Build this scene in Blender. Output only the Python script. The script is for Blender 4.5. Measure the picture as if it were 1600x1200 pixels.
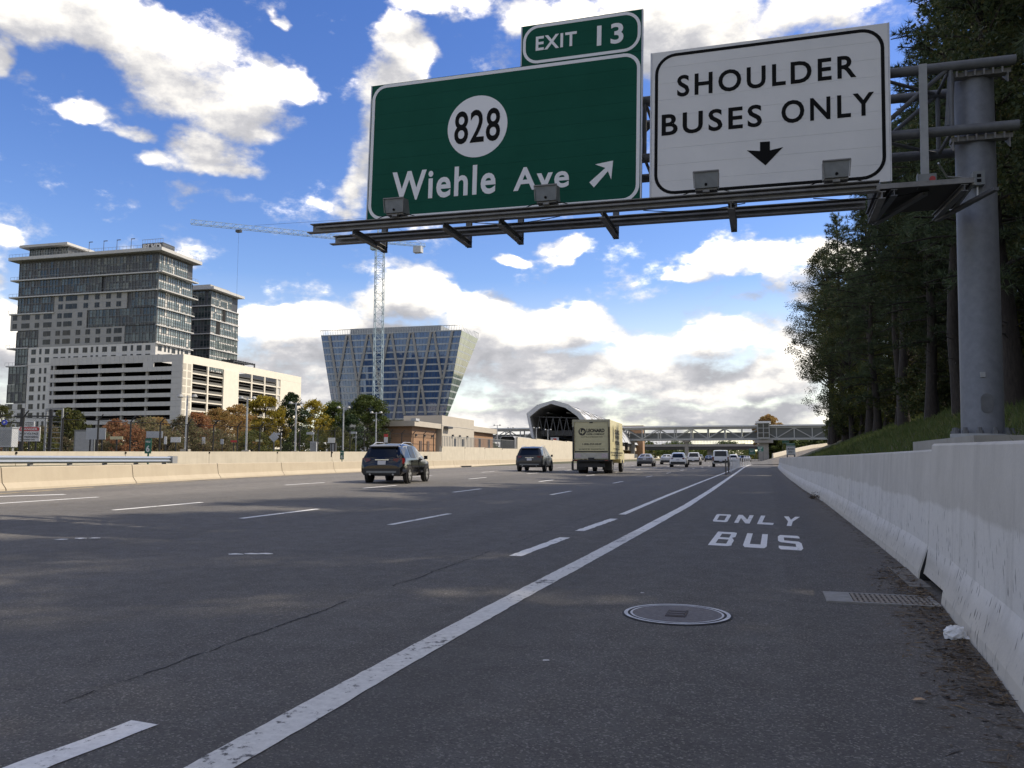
import bpy, math, random
import numpy as np
from math import sin, cos, tan, atan, atan2, radians, degrees, pi, sqrt
from mathutils import Vector, Matrix

for o in list(bpy.data.objects): bpy.data.objects.remove(o)
SC = bpy.context.scene
COL = SC.collection

# ------------------------------------------------------------------ camera
FPX, EYE = 1240.0, 1.2
PITCH, YAW = atan(116 / FPX), radians(17.73)
cam = bpy.data.cameras.new('camera'); camo = bpy.data.objects.new('camera', cam); COL.objects.link(camo)
cam.sensor_width = 36; cam.lens = 36 * FPX / 1600; cam.clip_start = .05; cam.clip_end = 6000
camo.location = (0, 0, EYE); camo.rotation_euler = (pi / 2 + PITCH, 0, YAW)
SC.camera = camo

# ------------------------------------------------------------------ sun, sky, exposure
SUN_AZ, SUN_EL = radians(62), radians(44.5)          # azimuth from +Y (along the road) towards +X (right)
sund = bpy.data.lights.new('sun', 'SUN'); suno = bpy.data.objects.new('sun', sund); COL.objects.link(suno)
sund.energy = 2.3; sund.angle = radians(.5); sund.color = (1, .96, .90)
sv = Vector((cos(SUN_EL) * sin(SUN_AZ), cos(SUN_EL) * cos(SUN_AZ), sin(SUN_EL)))
suno.rotation_euler = sv.to_track_quat('Z', 'Y').to_euler(); suno.location = (60, 40, 80)
SC.view_settings.view_transform = 'Standard'; SC.view_settings.look = 'None'
SC.view_settings.gamma = 1; SC.view_settings.exposure = 1.1; SC.view_settings.use_curve_mapping = False
SC.view_settings.use_white_balance = True; SC.view_settings.white_balance_temperature = 7600; SC.view_settings.white_balance_tint = 10
SKY_STRENGTH, CLOUD_STRENGTH = .096, .60

world = bpy.data.worlds.new('World'); SC.world = world; world.use_nodes = True
world.cycles.sampling_method = 'MANUAL'; world.cycles.sample_map_resolution = 512

class NT:
    """tiny helper for writing node trees"""
    def __init__(s, tree): s.t = tree; s.n = tree.nodes; s.l = tree.links
    def new(s, typ, **kw):
        n = s.n.new(typ)
        for k, v in kw.items(): setattr(n, k, v)
        return n
    def put(s, sock, v):
        if isinstance(v, bpy.types.NodeSocket): s.l.new(v, sock)
        elif v is not None: sock.default_value = v
    def math(s, op, a, b=None, c=None, clamp=False):
        n = s.new('ShaderNodeMath', operation=op); n.use_clamp = clamp
        s.put(n.inputs[0], a)
        if b is not None: s.put(n.inputs[1], b)
        if c is not None: s.put(n.inputs[2], c)
        return n.outputs[0]
    def vmath(s, op, a, b=None, out=0, scale=None):
        n = s.new('ShaderNodeVectorMath', operation=op); s.put(n.inputs[0], a)
        if b is not None: s.put(n.inputs[1], b)
        if scale is not None: s.put(n.inputs[3], scale)
        return n.outputs[out]
    def comb(s, x, y, z):
        n = s.new('ShaderNodeCombineXYZ'); s.put(n.inputs[0], x); s.put(n.inputs[1], y); s.put(n.inputs[2], z); return n.outputs[0]
    def sep(s, v):
        n = s.new('ShaderNodeSeparateXYZ'); s.put(n.inputs[0], v); return n.outputs
    def noise(s, vec, scale, detail=4, rough=.5, dist=0, dim='3D', out=0):
        n = s.new('ShaderNodeTexNoise'); n.noise_dimensions = dim
        s.put(n.inputs['Vector'], vec); s.put(n.inputs['Scale'], scale); s.put(n.inputs['Detail'], detail)
        s.put(n.inputs['Roughness'], rough); s.put(n.inputs['Distortion'], dist); return n.outputs[out]
    def ramp(s, fac, a, b, lo=0., hi=1., interp='LINEAR'):
        n = s.new('ShaderNodeMapRange'); n.interpolation_type = interp; n.clamp = True
        s.put(n.inputs[0], fac); n.inputs[1].default_value = a; n.inputs[2].default_value = b
        n.inputs[3].default_value = lo; n.inputs[4].default_value = hi; return n.outputs[0]
    def mix(s, fac, a, b, blend='MIX'):
        n = s.new('ShaderNodeMix', data_type='RGBA', blend_type=blend); n.clamp_factor = True
        s.put(n.inputs[0], fac)
        s.put(n.inputs[6], a if not isinstance(a, tuple) else (*a[:3], 1)); s.put(n.inputs[7], b if not isinstance(b, tuple) else (*b[:3], 1))
        return n.outputs[2]

# cumulus fields: azimuth, elevation, half width, half height (degrees), weight
CLOUDS = [
    (-47.7, 27.0, 9.7, 3.5, 1.20), (-41.0, 25.6, 6.0, 3.9, 1.25), (-37.1, 24.0, 4.4, 3.5, 1.20), (-39.1, 20.4, 3.7, 2.0, 1.10), (-34.5, 24.9, 3.2, 1.6, 1.05),
    (-33.8, 23.0, 2.1, 1.4, 0.70), (-42.1, 19.4, 2.8, 1.0, 0.80), (-38.4, 19.4, 3.7, 1.1, 0.95), (-46.1, 21.4, 1.9, 1.0, 0.95), (-44.1, 20.8, 2.3, 0.7, 0.80),
    (-51.2, 23.5, 1.6, 1.1, 0.95), (-34.4, 28.9, 1.1, 0.7, 0.80), (-50.3, 13.8, 2.1, 1.1, 0.70), (-51.3, 11.0, 2.3, 3.2, 1.00), (-50.8, 7.6, 2.8, 3.7, 0.90),
    (-26.8, 23.8, 3.9, 5.1, 1.20), (-25.7, 28.1, 3.0, 2.8, 1.10), (-29.0, 20.7, 2.2, 2.5, 0.90), (-29.7, 18.6, 1.4, 1.2, 0.60), (-22.6, 30.7, 5.5, 1.4, 1.00),
    (-14.8, 30.4, 5.1, 2.1, 1.10), (-5.3, 29.1, 8.8, 4.2, 1.30), (4.4, 28.7, 6.5, 1.8, 1.00), (-31.2, 17.5, 2.8, 0.6, 0.50), (1.3, 14.0, 4.4, 1.6, 1.10),
    (-2.5, 14.2, 3.2, 1.1, 0.95), (2.1, 11.8, 3.9, 2.2, 1.10), (-4.8, 13.3, 2.2, 0.8, 0.75), (4.2, 13.5, 3.7, 2.8, 1.00), (-0.9, 11.3, 1.8, 0.8, 0.70),
    (-13.7, 15.1, 2.9, 1.2, 1.00), (-17.7, 14.0, 2.0, 0.7, 1.00), (-14.4, 14.1, 1.8, 0.9, 0.70), (-21.5, 16.9, 2.3, 0.7, 0.50), (-32.4, 9.4, 6.0, 2.1, 1.15),
    (-25.6, 11.5, 5.5, 2.5, 1.30), (-19.6, 9.7, 5.1, 2.5, 1.25), (-14.0, 9.2, 6.5, 2.3, 1.30), (-8.5, 8.2, 3.7, 2.1, 1.10), (-4.0, 8.3, 4.4, 2.1, 1.15),
    (-0.6, 5.6, 4.2, 2.1, 1.10), (-26.0, 7.1, 15.2, 3.0, 1.20), (-14.0, 6.0, 12.0, 2.5, 1.20), (-4.5, 5.2, 8.8, 2.1, 1.10), (-31.4, 4.3, 12.0, 1.8, 1.00),
    (-16.8, 3.0, 18.5, 1.5, 1.00), (-2.0, 2.7, 12.0, 1.5, 1.00), (1.5, 6.1, 3.7, 2.5, 0.90), (-34.4, 6.4, 5.1, 2.8, 1.10), (-22.3, 1.2, 32.3, 1.8, 1.00),
    (-48.6, 3.0, 5.5, 2.3, 0.90), (-28.9, 13.4, 2.8, 1.2, 0.50), (-40.1, 12.6, 2.8, 0.6, 0.35), (-6.5, 16.7, 2.3, 0.6, 0.40),
]
def build_world():
    W = NT(world.node_tree); W.n.clear()
    out = W.new('ShaderNodeOutputWorld')
    sky = W.new('ShaderNodeTexSky'); sky.sky_type = 'NISHITA'; sky.sun_disc = False
    sky.sun_elevation = SUN_EL; sky.sun_rotation = SUN_AZ; sky.altitude = 120; sky.air_density = 1.0; sky.dust_density = .35; sky.ozone_density = 2.0
    hs = W.new('ShaderNodeHueSaturation'); W.l.new(sky.outputs[0], hs.inputs['Color']); hs.inputs['Saturation'].default_value = 1.32
    hs.inputs['Hue'].default_value = .519
    d = W.new('ShaderNodeTexCoord').outputs['Generated']
    d = W.vmath('NORMALIZE', d)
    W.l.new(W.ramp(W.sep(d)[2], .0, .22, .55, 1.33), hs.inputs['Saturation'])
    # one group that gives the cloud thickness in a direction
    g = bpy.data.node_groups.new('cloud_thickness', 'ShaderNodeTree')
    g.interface.new_socket('Dir', in_out='INPUT', socket_type='NodeSocketVector')
    g.interface.new_socket('Mass', in_out='OUTPUT', socket_type='NodeSocketFloat')
    G = NT(g); gi = G.new('NodeGroupInput'); go = G.new('NodeGroupOutput')
    x, y, z = G.sep(gi.outputs[0])
    zz = G.math('ADD', G.math('MAXIMUM', z, 0.), .16)
    q = G.comb(G.math('DIVIDE', x, zz), G.math('DIVIDE', y, zz), G.math('MULTIPLY', z, 2.))
    az = G.math('MULTIPLY', G.math('ARCTAN2', x, y), 180 / pi)
    el = G.math('MULTIPLY', G.math('ARCSINE', z), 180 / pi)
    wob = G.noise(d_in(G, gi.outputs[0]), 5.5, 5, .6, out=1)
    wx, wy, wz = G.sep(wob)
    az2 = G.math('ADD', az, G.math('MULTIPLY', G.math('SUBTRACT', wx, .5), 7.))
    el2 = G.math('ADD', el, G.math('MULTIPLY', G.math('SUBTRACT', wy, .5), 5.))
    p = G.comb(az2, el2, 0.)
    acc = None
    for (a, e, ra, re, w) in CLOUDS:
        v = G.vmath('SUBTRACT', p, (a, e, 0)); v = G.vmath('MULTIPLY', v, (1 / ra, 1 / re, 0))
        L = G.vmath('DOT_PRODUCT', v, v, out=1)
        m = G.math('MULTIPLY', G.math('MAXIMUM', G.math('SUBTRACT', 1., L), -.0), w)
        acc = m if acc is None else G.math('SMOOTH_MAX', acc, m, .25)
    n1 = G.noise(q, 1.5, 9, .58, .15)
    n2 = G.noise(q, .55, 3, .5)
    # cloud out of view, thickened beyond the fields above to brighten the ambient light
    inv = G.math('MULTIPLY', G.ramp(G.math('ABSOLUTE', G.math('ADD', az, 17.)), 40, 62, 1, 0), G.ramp(el, 36, 52, 1, 0))
    glob = G.math('ADD', G.math('MULTIPLY', G.math('SUBTRACT', n2, .5), 3.2), .32)
    acc = G.math('SUBTRACT', G.math('MULTIPLY', G.math('MINIMUM', acc, 1.1), 1.05), .33)
    base = G.math('ADD', G.math('MULTIPLY', acc, inv), G.math('MULTIPLY', glob, G.math('SUBTRACT', 1., inv)))
    fine = G.noise(G.vmath('MULTIPLY', gi.outputs[0], (1, 1, 1.7)), 13, 10, .62)
    lay = G.noise(G.comb(G.math('MULTIPLY', az, .06), G.math('MULTIPLY', el, .30), 0.), 1.0, 6, .6, .3)
    low = G.ramp(el, 14, 5, 0, 1)
    mass = G.math('ADD', base, G.math('ADD', G.math('MULTIPLY', G.math('SUBTRACT', n1, .5), 1.5), G.math('MULTIPLY', G.math('SUBTRACT', fine, .5), 2.3)))
    mass = G.math('ADD', mass, G.math('MULTIPLY', G.math('MULTIPLY', G.math('SUBTRACT', lay, .5), 1.5), low))
    G.l.new(mass, go.inputs[0])
    def mass_at(vec):
        n = W.new('ShaderNodeGroup'); n.node_tree = g; W.l.new(vec, n.inputs[0]); return n.outputs[0]
    m0 = mass_at(d)
    off = W.vmath('NORMALIZE', W.vmath('ADD', d, (sv.x * .02, sv.y * .02, .045)))
    m1 = mass_at(off)
    alpha = W.ramp(m0, -.06, .62, 0, 1, 'SMOOTHSTEP')
    lit = W.math('ADD', .52, W.math('MULTIPLY', W.math('SUBTRACT', m0, m1), .75), clamp=True)
    thick = W.ramp(m0, .3, 1.1, 0, .30)
    lit = W.math('SUBTRACT', lit, thick)
    lit = W.math('SUBTRACT', lit, W.ramp(W.sep(d)[2], .30, .06, 0, .12), clamp=True)
    cr = W.new('ShaderNodeValToRGB'); W.l.new(lit, cr.inputs[0]); e = cr.color_ramp.elements
    e[0].position = .0; e[0].color = (.35, .385, .47, 1); e[1].position = 1.; e[1].color = (2.0, 2.0, 2.0, 1)
    m_ = e.new(.30); m_.color = (.46, .50, .60, 1); m_ = e.new(.52); m_.color = (.68, .72, .80, 1); m_ = e.new(.72); m_.color = (.90, .93, .98, 1)
    ccol = cr.outputs[0]
    b1 = W.new('ShaderNodeBackground'); W.l.new(hs.outputs[0], b1.inputs[0]); b1.inputs[1].default_value = SKY_STRENGTH
    b2 = W.new('ShaderNodeBackground'); W.l.new(ccol, b2.inputs[0]); b2.inputs[1].default_value = CLOUD_STRENGTH
    up = W.ramp(W.sep(d)[2], -.02, .01, 0, 1)
    mx = W.new('ShaderNodeMixShader'); W.l.new(W.math('MULTIPLY', alpha, up), mx.inputs[0]); W.l.new(b1.outputs[0], mx.inputs[1]); W.l.new(b2.outputs[0], mx.inputs[2])
    W.l.new(mx.outputs[0], out.inputs[0])
def d_in(G, v): return G.vmath('MULTIPLY', v, (1, 1, 1.6))

# ------------------------------------------------------------------ small geometry helpers
_F0 = np.array([-sin(YAW), cos(YAW), 0]); _R = np.array([cos(YAW), sin(YAW), 0]); _Z = np.array([0, 0, 1.])
_F = cos(PITCH) * _F0 + sin(PITCH) * _Z; _U = -sin(PITCH) * _F0 + cos(PITCH) * _Z; _C = np.array([0, 0, EYE])
def ray(px, py): return _F + (px - 800) / FPX * _R - (py - 600) / FPX * _U
def at(px, py, Y):
    "point seen at a pixel of the photograph that lies on the upright plane y = Y"
    r = ray(px, py); return Vector(_C + r * Y / r[1])
def road_z(x, y):
    return .025 * (min(max(-9 - x, 0), 11)) + .0015 * min(max(y, 0), 420)
def on_road(px, py, dz=0.):
    r = ray(px, py); t = 10.
    for i in range(60):
        p = _C + t * r; t = (road_z(p[0], p[1]) - EYE) / r[2] * .5 + t * .5
    p = _C + t * r
    return Vector((p[0], p[1], road_z(p[0], p[1]) + dz))

class MB:
    def __init__(s): s.v = []; s.f = []; s.m = []
    def add(s, vs, fs, mi=0):
        b = len(s.v); s.v += [tuple(v) for v in vs]
        for f in fs: s.f.append([b + i for i in f]); s.m.append(mi)
        return s
    def box(s, x0, x1, y0, y1, z0, z1, mi=0, M=None):
        vs = [Vector((x, y, z)) for z in (z0, z1) for y in (y0, y1) for x in (x0, x1)]
        if M is not None: vs = [M @ v for v in vs]
        return s.add(vs, [(0, 2, 3, 1), (4, 5, 7, 6), (0, 1, 5, 4), (2, 6, 7, 3), (0, 4, 6, 2), (1, 3, 7, 5)], mi)
    def frame(s, p, q, up=(0, 0, 1)):
        p = Vector(p); q = Vector(q); d = (q - p); L = d.length; d.normalize(); up = Vector(up)
        if abs(d.dot(up)) > .98: up = Vector((0, 1, 0))
        a = d.cross(up).normalized(); b = a.cross(d).normalized()
        return p, d, a, b, L
    def beam(s, p, q, w, h, mi=0, up=(0, 0, 1)):
        p, d, a, b, L = s.frame(p, q, up)
        vs = []
        for t in (0, L):
            for (i, j) in ((-1, -1), (1, -1), (1, 1), (-1, 1)): vs.append(p + d * t + a * (i * w / 2) + b * (j * h / 2))
        return s.add(vs, [(0, 1, 2, 3), (7, 6, 5, 4), (0, 4, 5, 1), (1, 5, 6, 2), (2, 6, 7, 3), (3, 7, 4, 0)], mi)
    def ibeam(s, p, q, w, h, t=.012, mi=0, up=(0, 0, 1)):
        p, d, a, b, L = s.frame(p, q, up); q = p + d * L
        s.beam(p + b * (h / 2 - t / 2), q + b * (h / 2 - t / 2), w, t, mi, b); s.beam(p - b * (h / 2 - t / 2), q - b * (h / 2 - t / 2), w, t, mi, b)
        return s.beam(p, q, t, h - 2 * t - .001, mi, b)
    def tube(s, p, q, r0, r1=None, n=8, mi=0, caps=True):
        r1 = r0 if r1 is None else r1
        p, d, a, b, L = s.frame(p, q)
        vs = [];
        for t, r in ((0, r0), (L, r1)):
            for i in range(n):
                w = 2 * pi * i / n; vs.append(p + d * t + a * (cos(w) * r) + b * (sin(w) * r))
        fs = [(i, (i + 1) % n, n + (i + 1) % n, n + i) for i in range(n)]
        if caps: fs += [tuple(range(n - 1, -1, -1)), tuple(range(n, 2 * n))]
        return s.add(vs, fs, mi)
    def path(s, pts, radii, n=6, mi=0):
        pts = [Vector(p) for p in pts]; vs = []
        for k, p in enumerate(pts):
            d = (pts[min(k + 1, len(pts) - 1)] - pts[max(k - 1, 0)]).normalized()
            up = Vector((0, 0, 1)) if abs(d.z) < .95 else Vector((0, 1, 0))
            a = d.cross(up).normalized(); b = a.cross(d)
            r = radii[k] if hasattr(radii, '__len__') else radii
            for i in range(n):
                w = 2 * pi * i / n; vs.append(p + a * (cos(w) * r) + b * (sin(w) * r))
        fs = []
        for k in range(len(pts) - 1):
            for i in range(n): fs.append((k * n + i, k * n + (i + 1) % n, (k + 1) * n + (i + 1) % n, (k + 1) * n + i))
        fs += [tuple(range(n - 1, -1, -1)), tuple(range((len(pts) - 1) * n, len(pts) * n))]
        return s.add(vs, fs, mi)
    def prism(s, poly, fn, d0, d1, mi=0):
        "poly: 2-D outline; fn(u, v, d) gives the 3-D point"
        n = len(poly); vs = [fn(u, v, d0) for u, v in poly] + [fn(u, v, d1) for u, v in poly]
        fs = [tuple(range(n)), tuple(range(2 * n - 1, n - 1, -1))] + [(i, n + i, n + (i + 1) % n, (i + 1) % n) for i in range(n)]
        return s.add(vs, fs, mi)
    def disc(s, c, axis, r, n=16, mi=0, thick=.02, r2=None):
        c = Vector(c); a = Vector(axis).normalized()
        return s.tube(c - a * thick / 2, c + a * thick / 2, r, r2, n, mi)
    def sweep(s, prof, pts, mi=0, close=False):
        "cross-section prof [(side, up)] swept along a plan polyline of (x, y, z); side is to the right of travel"
        vs = []; n = len(prof); K = len(pts)
        for k, p in enumerate(pts):
            p = Vector(p); d = Vector(pts[min(k + 1, K - 1)]) - Vector(pts[max(k - 1, 0)]); d.z = 0; d.normalize()
            r = Vector((d.y, -d.x, 0))
            for (a, b) in prof: vs.append(p + r * a + Vector((0, 0, b)))
        fs = []
        for k in range(K - 1):
            for i in range(n): fs.append((k * n + i, k * n + (i + 1) % n, (k + 1) * n + (i + 1) % n, (k + 1) * n + i))
        fs += [tuple(range(n - 1, -1, -1)), tuple(range((K - 1) * n, K * n))]
        return s.add(vs, fs, mi)
    def mesh(s, name, mats, smooth=None):
        me = bpy.data.meshes.new(name); me.from_pydata(s.v, [], s.f)
        for m in (mats if isinstance(mats, (list, tuple)) else [mats]): me.materials.append(m)
        me.polygons.foreach_set('material_index', s.m)
        if smooth:
            me.polygons.foreach_set('use_smooth', [True] * len(s.f)); me.update(); me.set_sharp_from_angle(angle=radians(smooth))
        me.update(); return me
    def build(s, name, mats, parent=None, smooth=None, loc=None, kind=None):
        o = link(name, s.mesh(name, mats, smooth), parent, loc)
        if kind: o['kind'] = kind
        return o

def link(name, me, parent=None, loc=None, rot=None):
    o = bpy.data.objects.new(name, me); COL.objects.link(o)
    if parent is not None: o.parent = parent
    if loc is not None: o.location = loc
    if rot is not None: o.rotation_euler = rot
    return o
def tag(o, label, cat, group=None, kind=None):
    o['label'] = label; o['category'] = cat
    if group: o['group'] = group
    if kind: o['kind'] = kind
    return o
def thing(name, label, cat, loc=(0, 0, 0), rz=0, group=None, rot=None):
    o = bpy.data.objects.new(name, None); COL.objects.link(o); o.location = loc
    o.rotation_euler = rot if rot is not None else (0, 0, rz); o.empty_display_size = .2
    return tag(o, label, cat, group)
def structure(o): o['kind'] = 'structure'; return o
def dup(root, loc, rz=0, label=None, group=None, scale=None):
    r = root.copy(); COL.objects.link(r); r.location = loc; r.rotation_euler = (0, 0, rz)
    if scale: r.scale = (scale,) * 3
    if label: r['label'] = label
    if group: r['group'] = group
    for ch in list(root.children):
        c = ch.copy(); COL.objects.link(c); c.parent = r
        for gc in ch.children:
            e = gc.copy(); COL.objects.link(e); e.parent = c
    return r
def np_mesh(name, V, Fc, mat):
    me = bpy.data.meshes.new(name); V = np.asarray(V, np.float32); Fc = np.asarray(Fc, np.int32); k = Fc.shape[1]
    me.vertices.add(len(V)); me.vertices.foreach_set('co', V.ravel())
    me.loops.add(Fc.size); me.loops.foreach_set('vertex_index', Fc.ravel())
    me.polygons.add(len(Fc)); me.polygons.foreach_set('loop_start', np.arange(0, Fc.size, k, dtype=np.int32))
    me.update(calc_edges=True); me.validate(); me.materials.append(mat); return me

def text_mesh(txt, place, mat, name, parent, bold=0., depth=.004, spacing=1.):
    """flat lettering: place(u, v, d) maps the unit box (0..1, 0..1, depth) to 3-D"""
    cu = bpy.data.curves.new('lettering', 'FONT'); cu.body = txt; cu.size = 1; cu.offset = bold; cu.space_character = spacing; cu.extrude = .01; cu.resolution_u = 4
    o = bpy.data.objects.new('lettering', cu); COL.objects.link(o)
    bpy.context.view_layer.update()
    me = bpy.data.meshes.new_from_object(o.evaluated_get(bpy.context.evaluated_depsgraph_get()))
    bpy.data.objects.remove(o); bpy.data.curves.remove(cu)
    co = np.empty(len(me.vertices) * 3, np.float32); me.vertices.foreach_get('co', co); co = co.reshape(-1, 3)
    lo, hi = co.min(0), co.max(0)
    for i, v in enumerate(me.vertices):
        u = (co[i] - lo) / np.maximum(hi - lo, 1e-6); v.co = place(u[0], u[1], u[2] * depth)
    me.materials.clear(); me.materials.append(mat); me.name = name; me.update()
    return link(name, me, parent)

# ------------------------------------------------------------------ materials
MATS = {}
def mat(name, col, col2=None, scale=3., rough=.7, metal=0., bump=0., bscale=None, spec=.5, detail=5, stretch=None, coat=0., alpha=None, coords='Object'):
    if name in MATS: return MATS[name]
    m = bpy.data.materials.new(name); m.use_nodes = True; N = NT(m.node_tree); N.n.clear()
    out = N.new('ShaderNodeOutputMaterial'); b = N.new('ShaderNodeBsdfPrincipled'); N.l.new(b.outputs[0], out.inputs[0])
    b.inputs['Roughness'].default_value = rough; b.inputs['Metallic'].default_value = metal; b.inputs['Specular IOR Level'].default_value = spec
    b.inputs['Coat Weight'].default_value = coat; b.inputs['Coat Roughness'].default_value = .05
    v = N.new('ShaderNodeTexCoord').outputs[coords]
    if stretch: v = N.vmath('MULTIPLY', v, stretch)
    if col2 is not None:
        f = N.ramp(N.noise(v, scale, detail, .6), .3, .7)
        N.l.new(N.mix(f, col, col2), b.inputs['Base Color'])
        N.l.new(N.math('ADD', rough - .06, N.math('MULTIPLY', f, .12)), b.inputs['Roughness'])
    else: b.inputs['Base Color'].default_value = (*col, 1)
    if bump:
        bn = N.new('ShaderNodeBump'); bn.inputs['Strength'].default_value = bump; bn.inputs['Distance'].default_value = .02
        N.l.new(N.noise(v, bscale or scale * 8, 4, .6), bn.inputs['Height']); N.l.new(bn.outputs[0], b.inputs['Normal'])
    MATS[name] = m; return m

def leaf_mat(name, cols, trans=.3):
    m = bpy.data.materials.new(name); m.use_nodes = True; N = NT(m.node_tree); N.n.clear()
    out = N.new('ShaderNodeOutputMaterial'); geo = N.new('ShaderNodeNewGeometry')
    r = N.new('ShaderNodeValToRGB'); N.l.new(geo.outputs['Random Per Island'], r.inputs[0])
    e = r.color_ramp.elements
    while len(e) < len(cols): e.new(.5)
    for i, c in enumerate(cols): e[i].position = i / (len(cols) - 1); e[i].color = (*c, 1)
    n = N.noise(N.new('ShaderNodeTexCoord').outputs['Object'], .7, 3)
    oi = N.new('ShaderNodeObjectInfo')
    k = N.math('MULTIPLY', N.ramp(n, .3, .7, .65, 1.3), N.ramp(oi.outputs['Random'], 0, 1, .8, 1.2))
    col = N.mix(1., r.outputs[0], N.comb(k, k, k), 'MULTIPLY')
    d = N.new('ShaderNodeBsdfPrincipled'); N.l.new(col, d.inputs['Base Color']); d.inputs['Roughness'].default_value = .6; d.inputs['Specular IOR Level'].default_value = .25
    t = N.new('ShaderNodeBsdfTranslucent'); N.l.new(col, t.inputs[0])
    mx = N.new('ShaderNodeMixShader'); mx.inputs[0].default_value = trans; N.l.new(d.outputs[0], mx.inputs[1]); N.l.new(t.outputs[0], mx.inputs[2]); N.l.new(mx.outputs[0], out.inputs[0])
    MATS[name] = m; return m

def asphalt_mat():
    m = bpy.data.materials.new('asphalt'); m.use_nodes = True; N = NT(m.node_tree); N.n.clear()
    out = N.new('ShaderNodeOutputMaterial'); b = N.new('ShaderNodeBsdfPrincipled'); N.l.new(b.outputs[0], out.inputs[0])
    P = N.new('ShaderNodeNewGeometry').outputs['Position']; x, y, z = N.sep(P)
    big = N.noise(N.vmath('MULTIPLY', P, (1, .25, 1)), .5, 5, .6)
    mid = N.noise(P, 3.5, 5, .65)
    vor = N.new('ShaderNodeTexVoronoi'); vor.feature = 'F1'; N.l.new(P, vor.inputs['Vector']); vor.inputs['Scale'].default_value = 115
    vc = N.sep(vor.outputs['Color'])[0]
    base = N.mix(N.ramp(big, .3, .7), (.090, .085, .078), (.116, .110, .101))
    # lane wheel tracks and the paler lanes to the left
    trk = N.math('MULTIPLY', N.math('ADD', N.math('SINE', N.math('MULTIPLY', N.math('ADD', x, N.math('MULTIPLY', y, .02)), 2 * pi / 1.65)), 1.), .5)
    base = N.mix(N.math('MULTIPLY', trk, .38), base, (.115, .110, .103))
    base = N.mix(N.ramp(x, -3.2, -5.2, 0, .45), base, (.125, .12, .112))
    base = N.mix(N.ramp(x, -14, -16, 0, .55), base, (.26, .24, .212))  # sunlight on the far-left lanes is put into a paler colour
    # shoulder seam, dusty strip by the wall
    base = N.mix(N.ramp(x, .12, .19, 0, .45), base, (.074, .068, .062))
    ew = N.math('ADD', x, N.math('MULTIPLY', N.math('SUBTRACT', mid, .5), .9))
    base = N.mix(N.ramp(ew, .6, 1.3, 0, .75), base, (.15, .125, .095))
    base = N.mix(N.ramp(mid, .35, .7, .0, .35), base, (.074, .068, .062))
    ag = N.ramp(vc, .80, 1., 0, 1); agd = N.ramp(vc, .25, 0., 0, 1)
    col = N.mix(N.math('MULTIPLY', ag, .6), base, (.33, .31, .28)); col = N.mix(N.math('MULTIPLY', agd, .6), col, (.03, .03, .032))
    # light grit and tyre-polished streaks
    st = N.noise(N.vmath('MULTIPLY', P, (5, .18, 1)), 1.2, 4, .6); col = N.mix(N.ramp(st, .55, .8, 0, .35), col, (.074, .069, .063))
    # oil-darkened middle of each lane and a few square patches of newer asphalt
    oil = N.math('POWER', N.math('ABSOLUTE', N.math('SINE', N.math('MULTIPLY', N.math('ADD', x, N.math('ADD', N.math('MULTIPLY', y, .022), .05)), pi / 3.3))), 8.)
    col = N.mix(N.math('MULTIPLY', N.math('MULTIPLY', oil, N.ramp(big, .35, .6)), .38), col, (.055, .053, .051))
    N.l.new(col, b.inputs['Base Color']); N.l.new(N.ramp(mid, .3, .7, .72, .9), b.inputs['Roughness']); b.inputs['Specular IOR Level'].default_value = .35
    bn = N.new('ShaderNodeBump'); bn.inputs['Strength'].default_value = .7; bn.inputs['Distance'].default_value = .006
    N.l.new(N.math('ADD', vor.outputs['Distance'], N.math('MULTIPLY', mid, .6)), bn.inputs['Height']); N.l.new(bn.outputs[0], b.inputs['Normal'])
    MATS['asphalt'] = m; return m

def paint_mat(name, col, worn):
    "road paint worn down to the asphalt in patches"
    m = bpy.data.materials.new(name); m.use_nodes = True; N = NT(m.node_tree); N.n.clear()
    out = N.new('ShaderNodeOutputMaterial'); b = N.new('ShaderNodeBsdfPrincipled'); N.l.new(b.outputs[0], out.inputs[0])
    P = N.new('ShaderNodeNewGeometry').outputs['Position']
    n = N.noise(P, 16, 9, .74); n2 = N.noise(P, 1.1, 4, .6)
    f = N.ramp(N.math('ADD', n, N.math('MULTIPLY', N.math('SUBTRACT', n2, .5), .7)), worn, worn + .07)
    dirt = N.mix(N.ramp(N.noise(P, 22, 5, .7), .35, .75), col, tuple(c * .72 for c in col))
    N.l.new(N.mix(f, (.07, .068, .065), dirt), b.inputs['Base Color']); b.inputs['Roughness'].default_value = .65
    MATS[name] = m; return m

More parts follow.
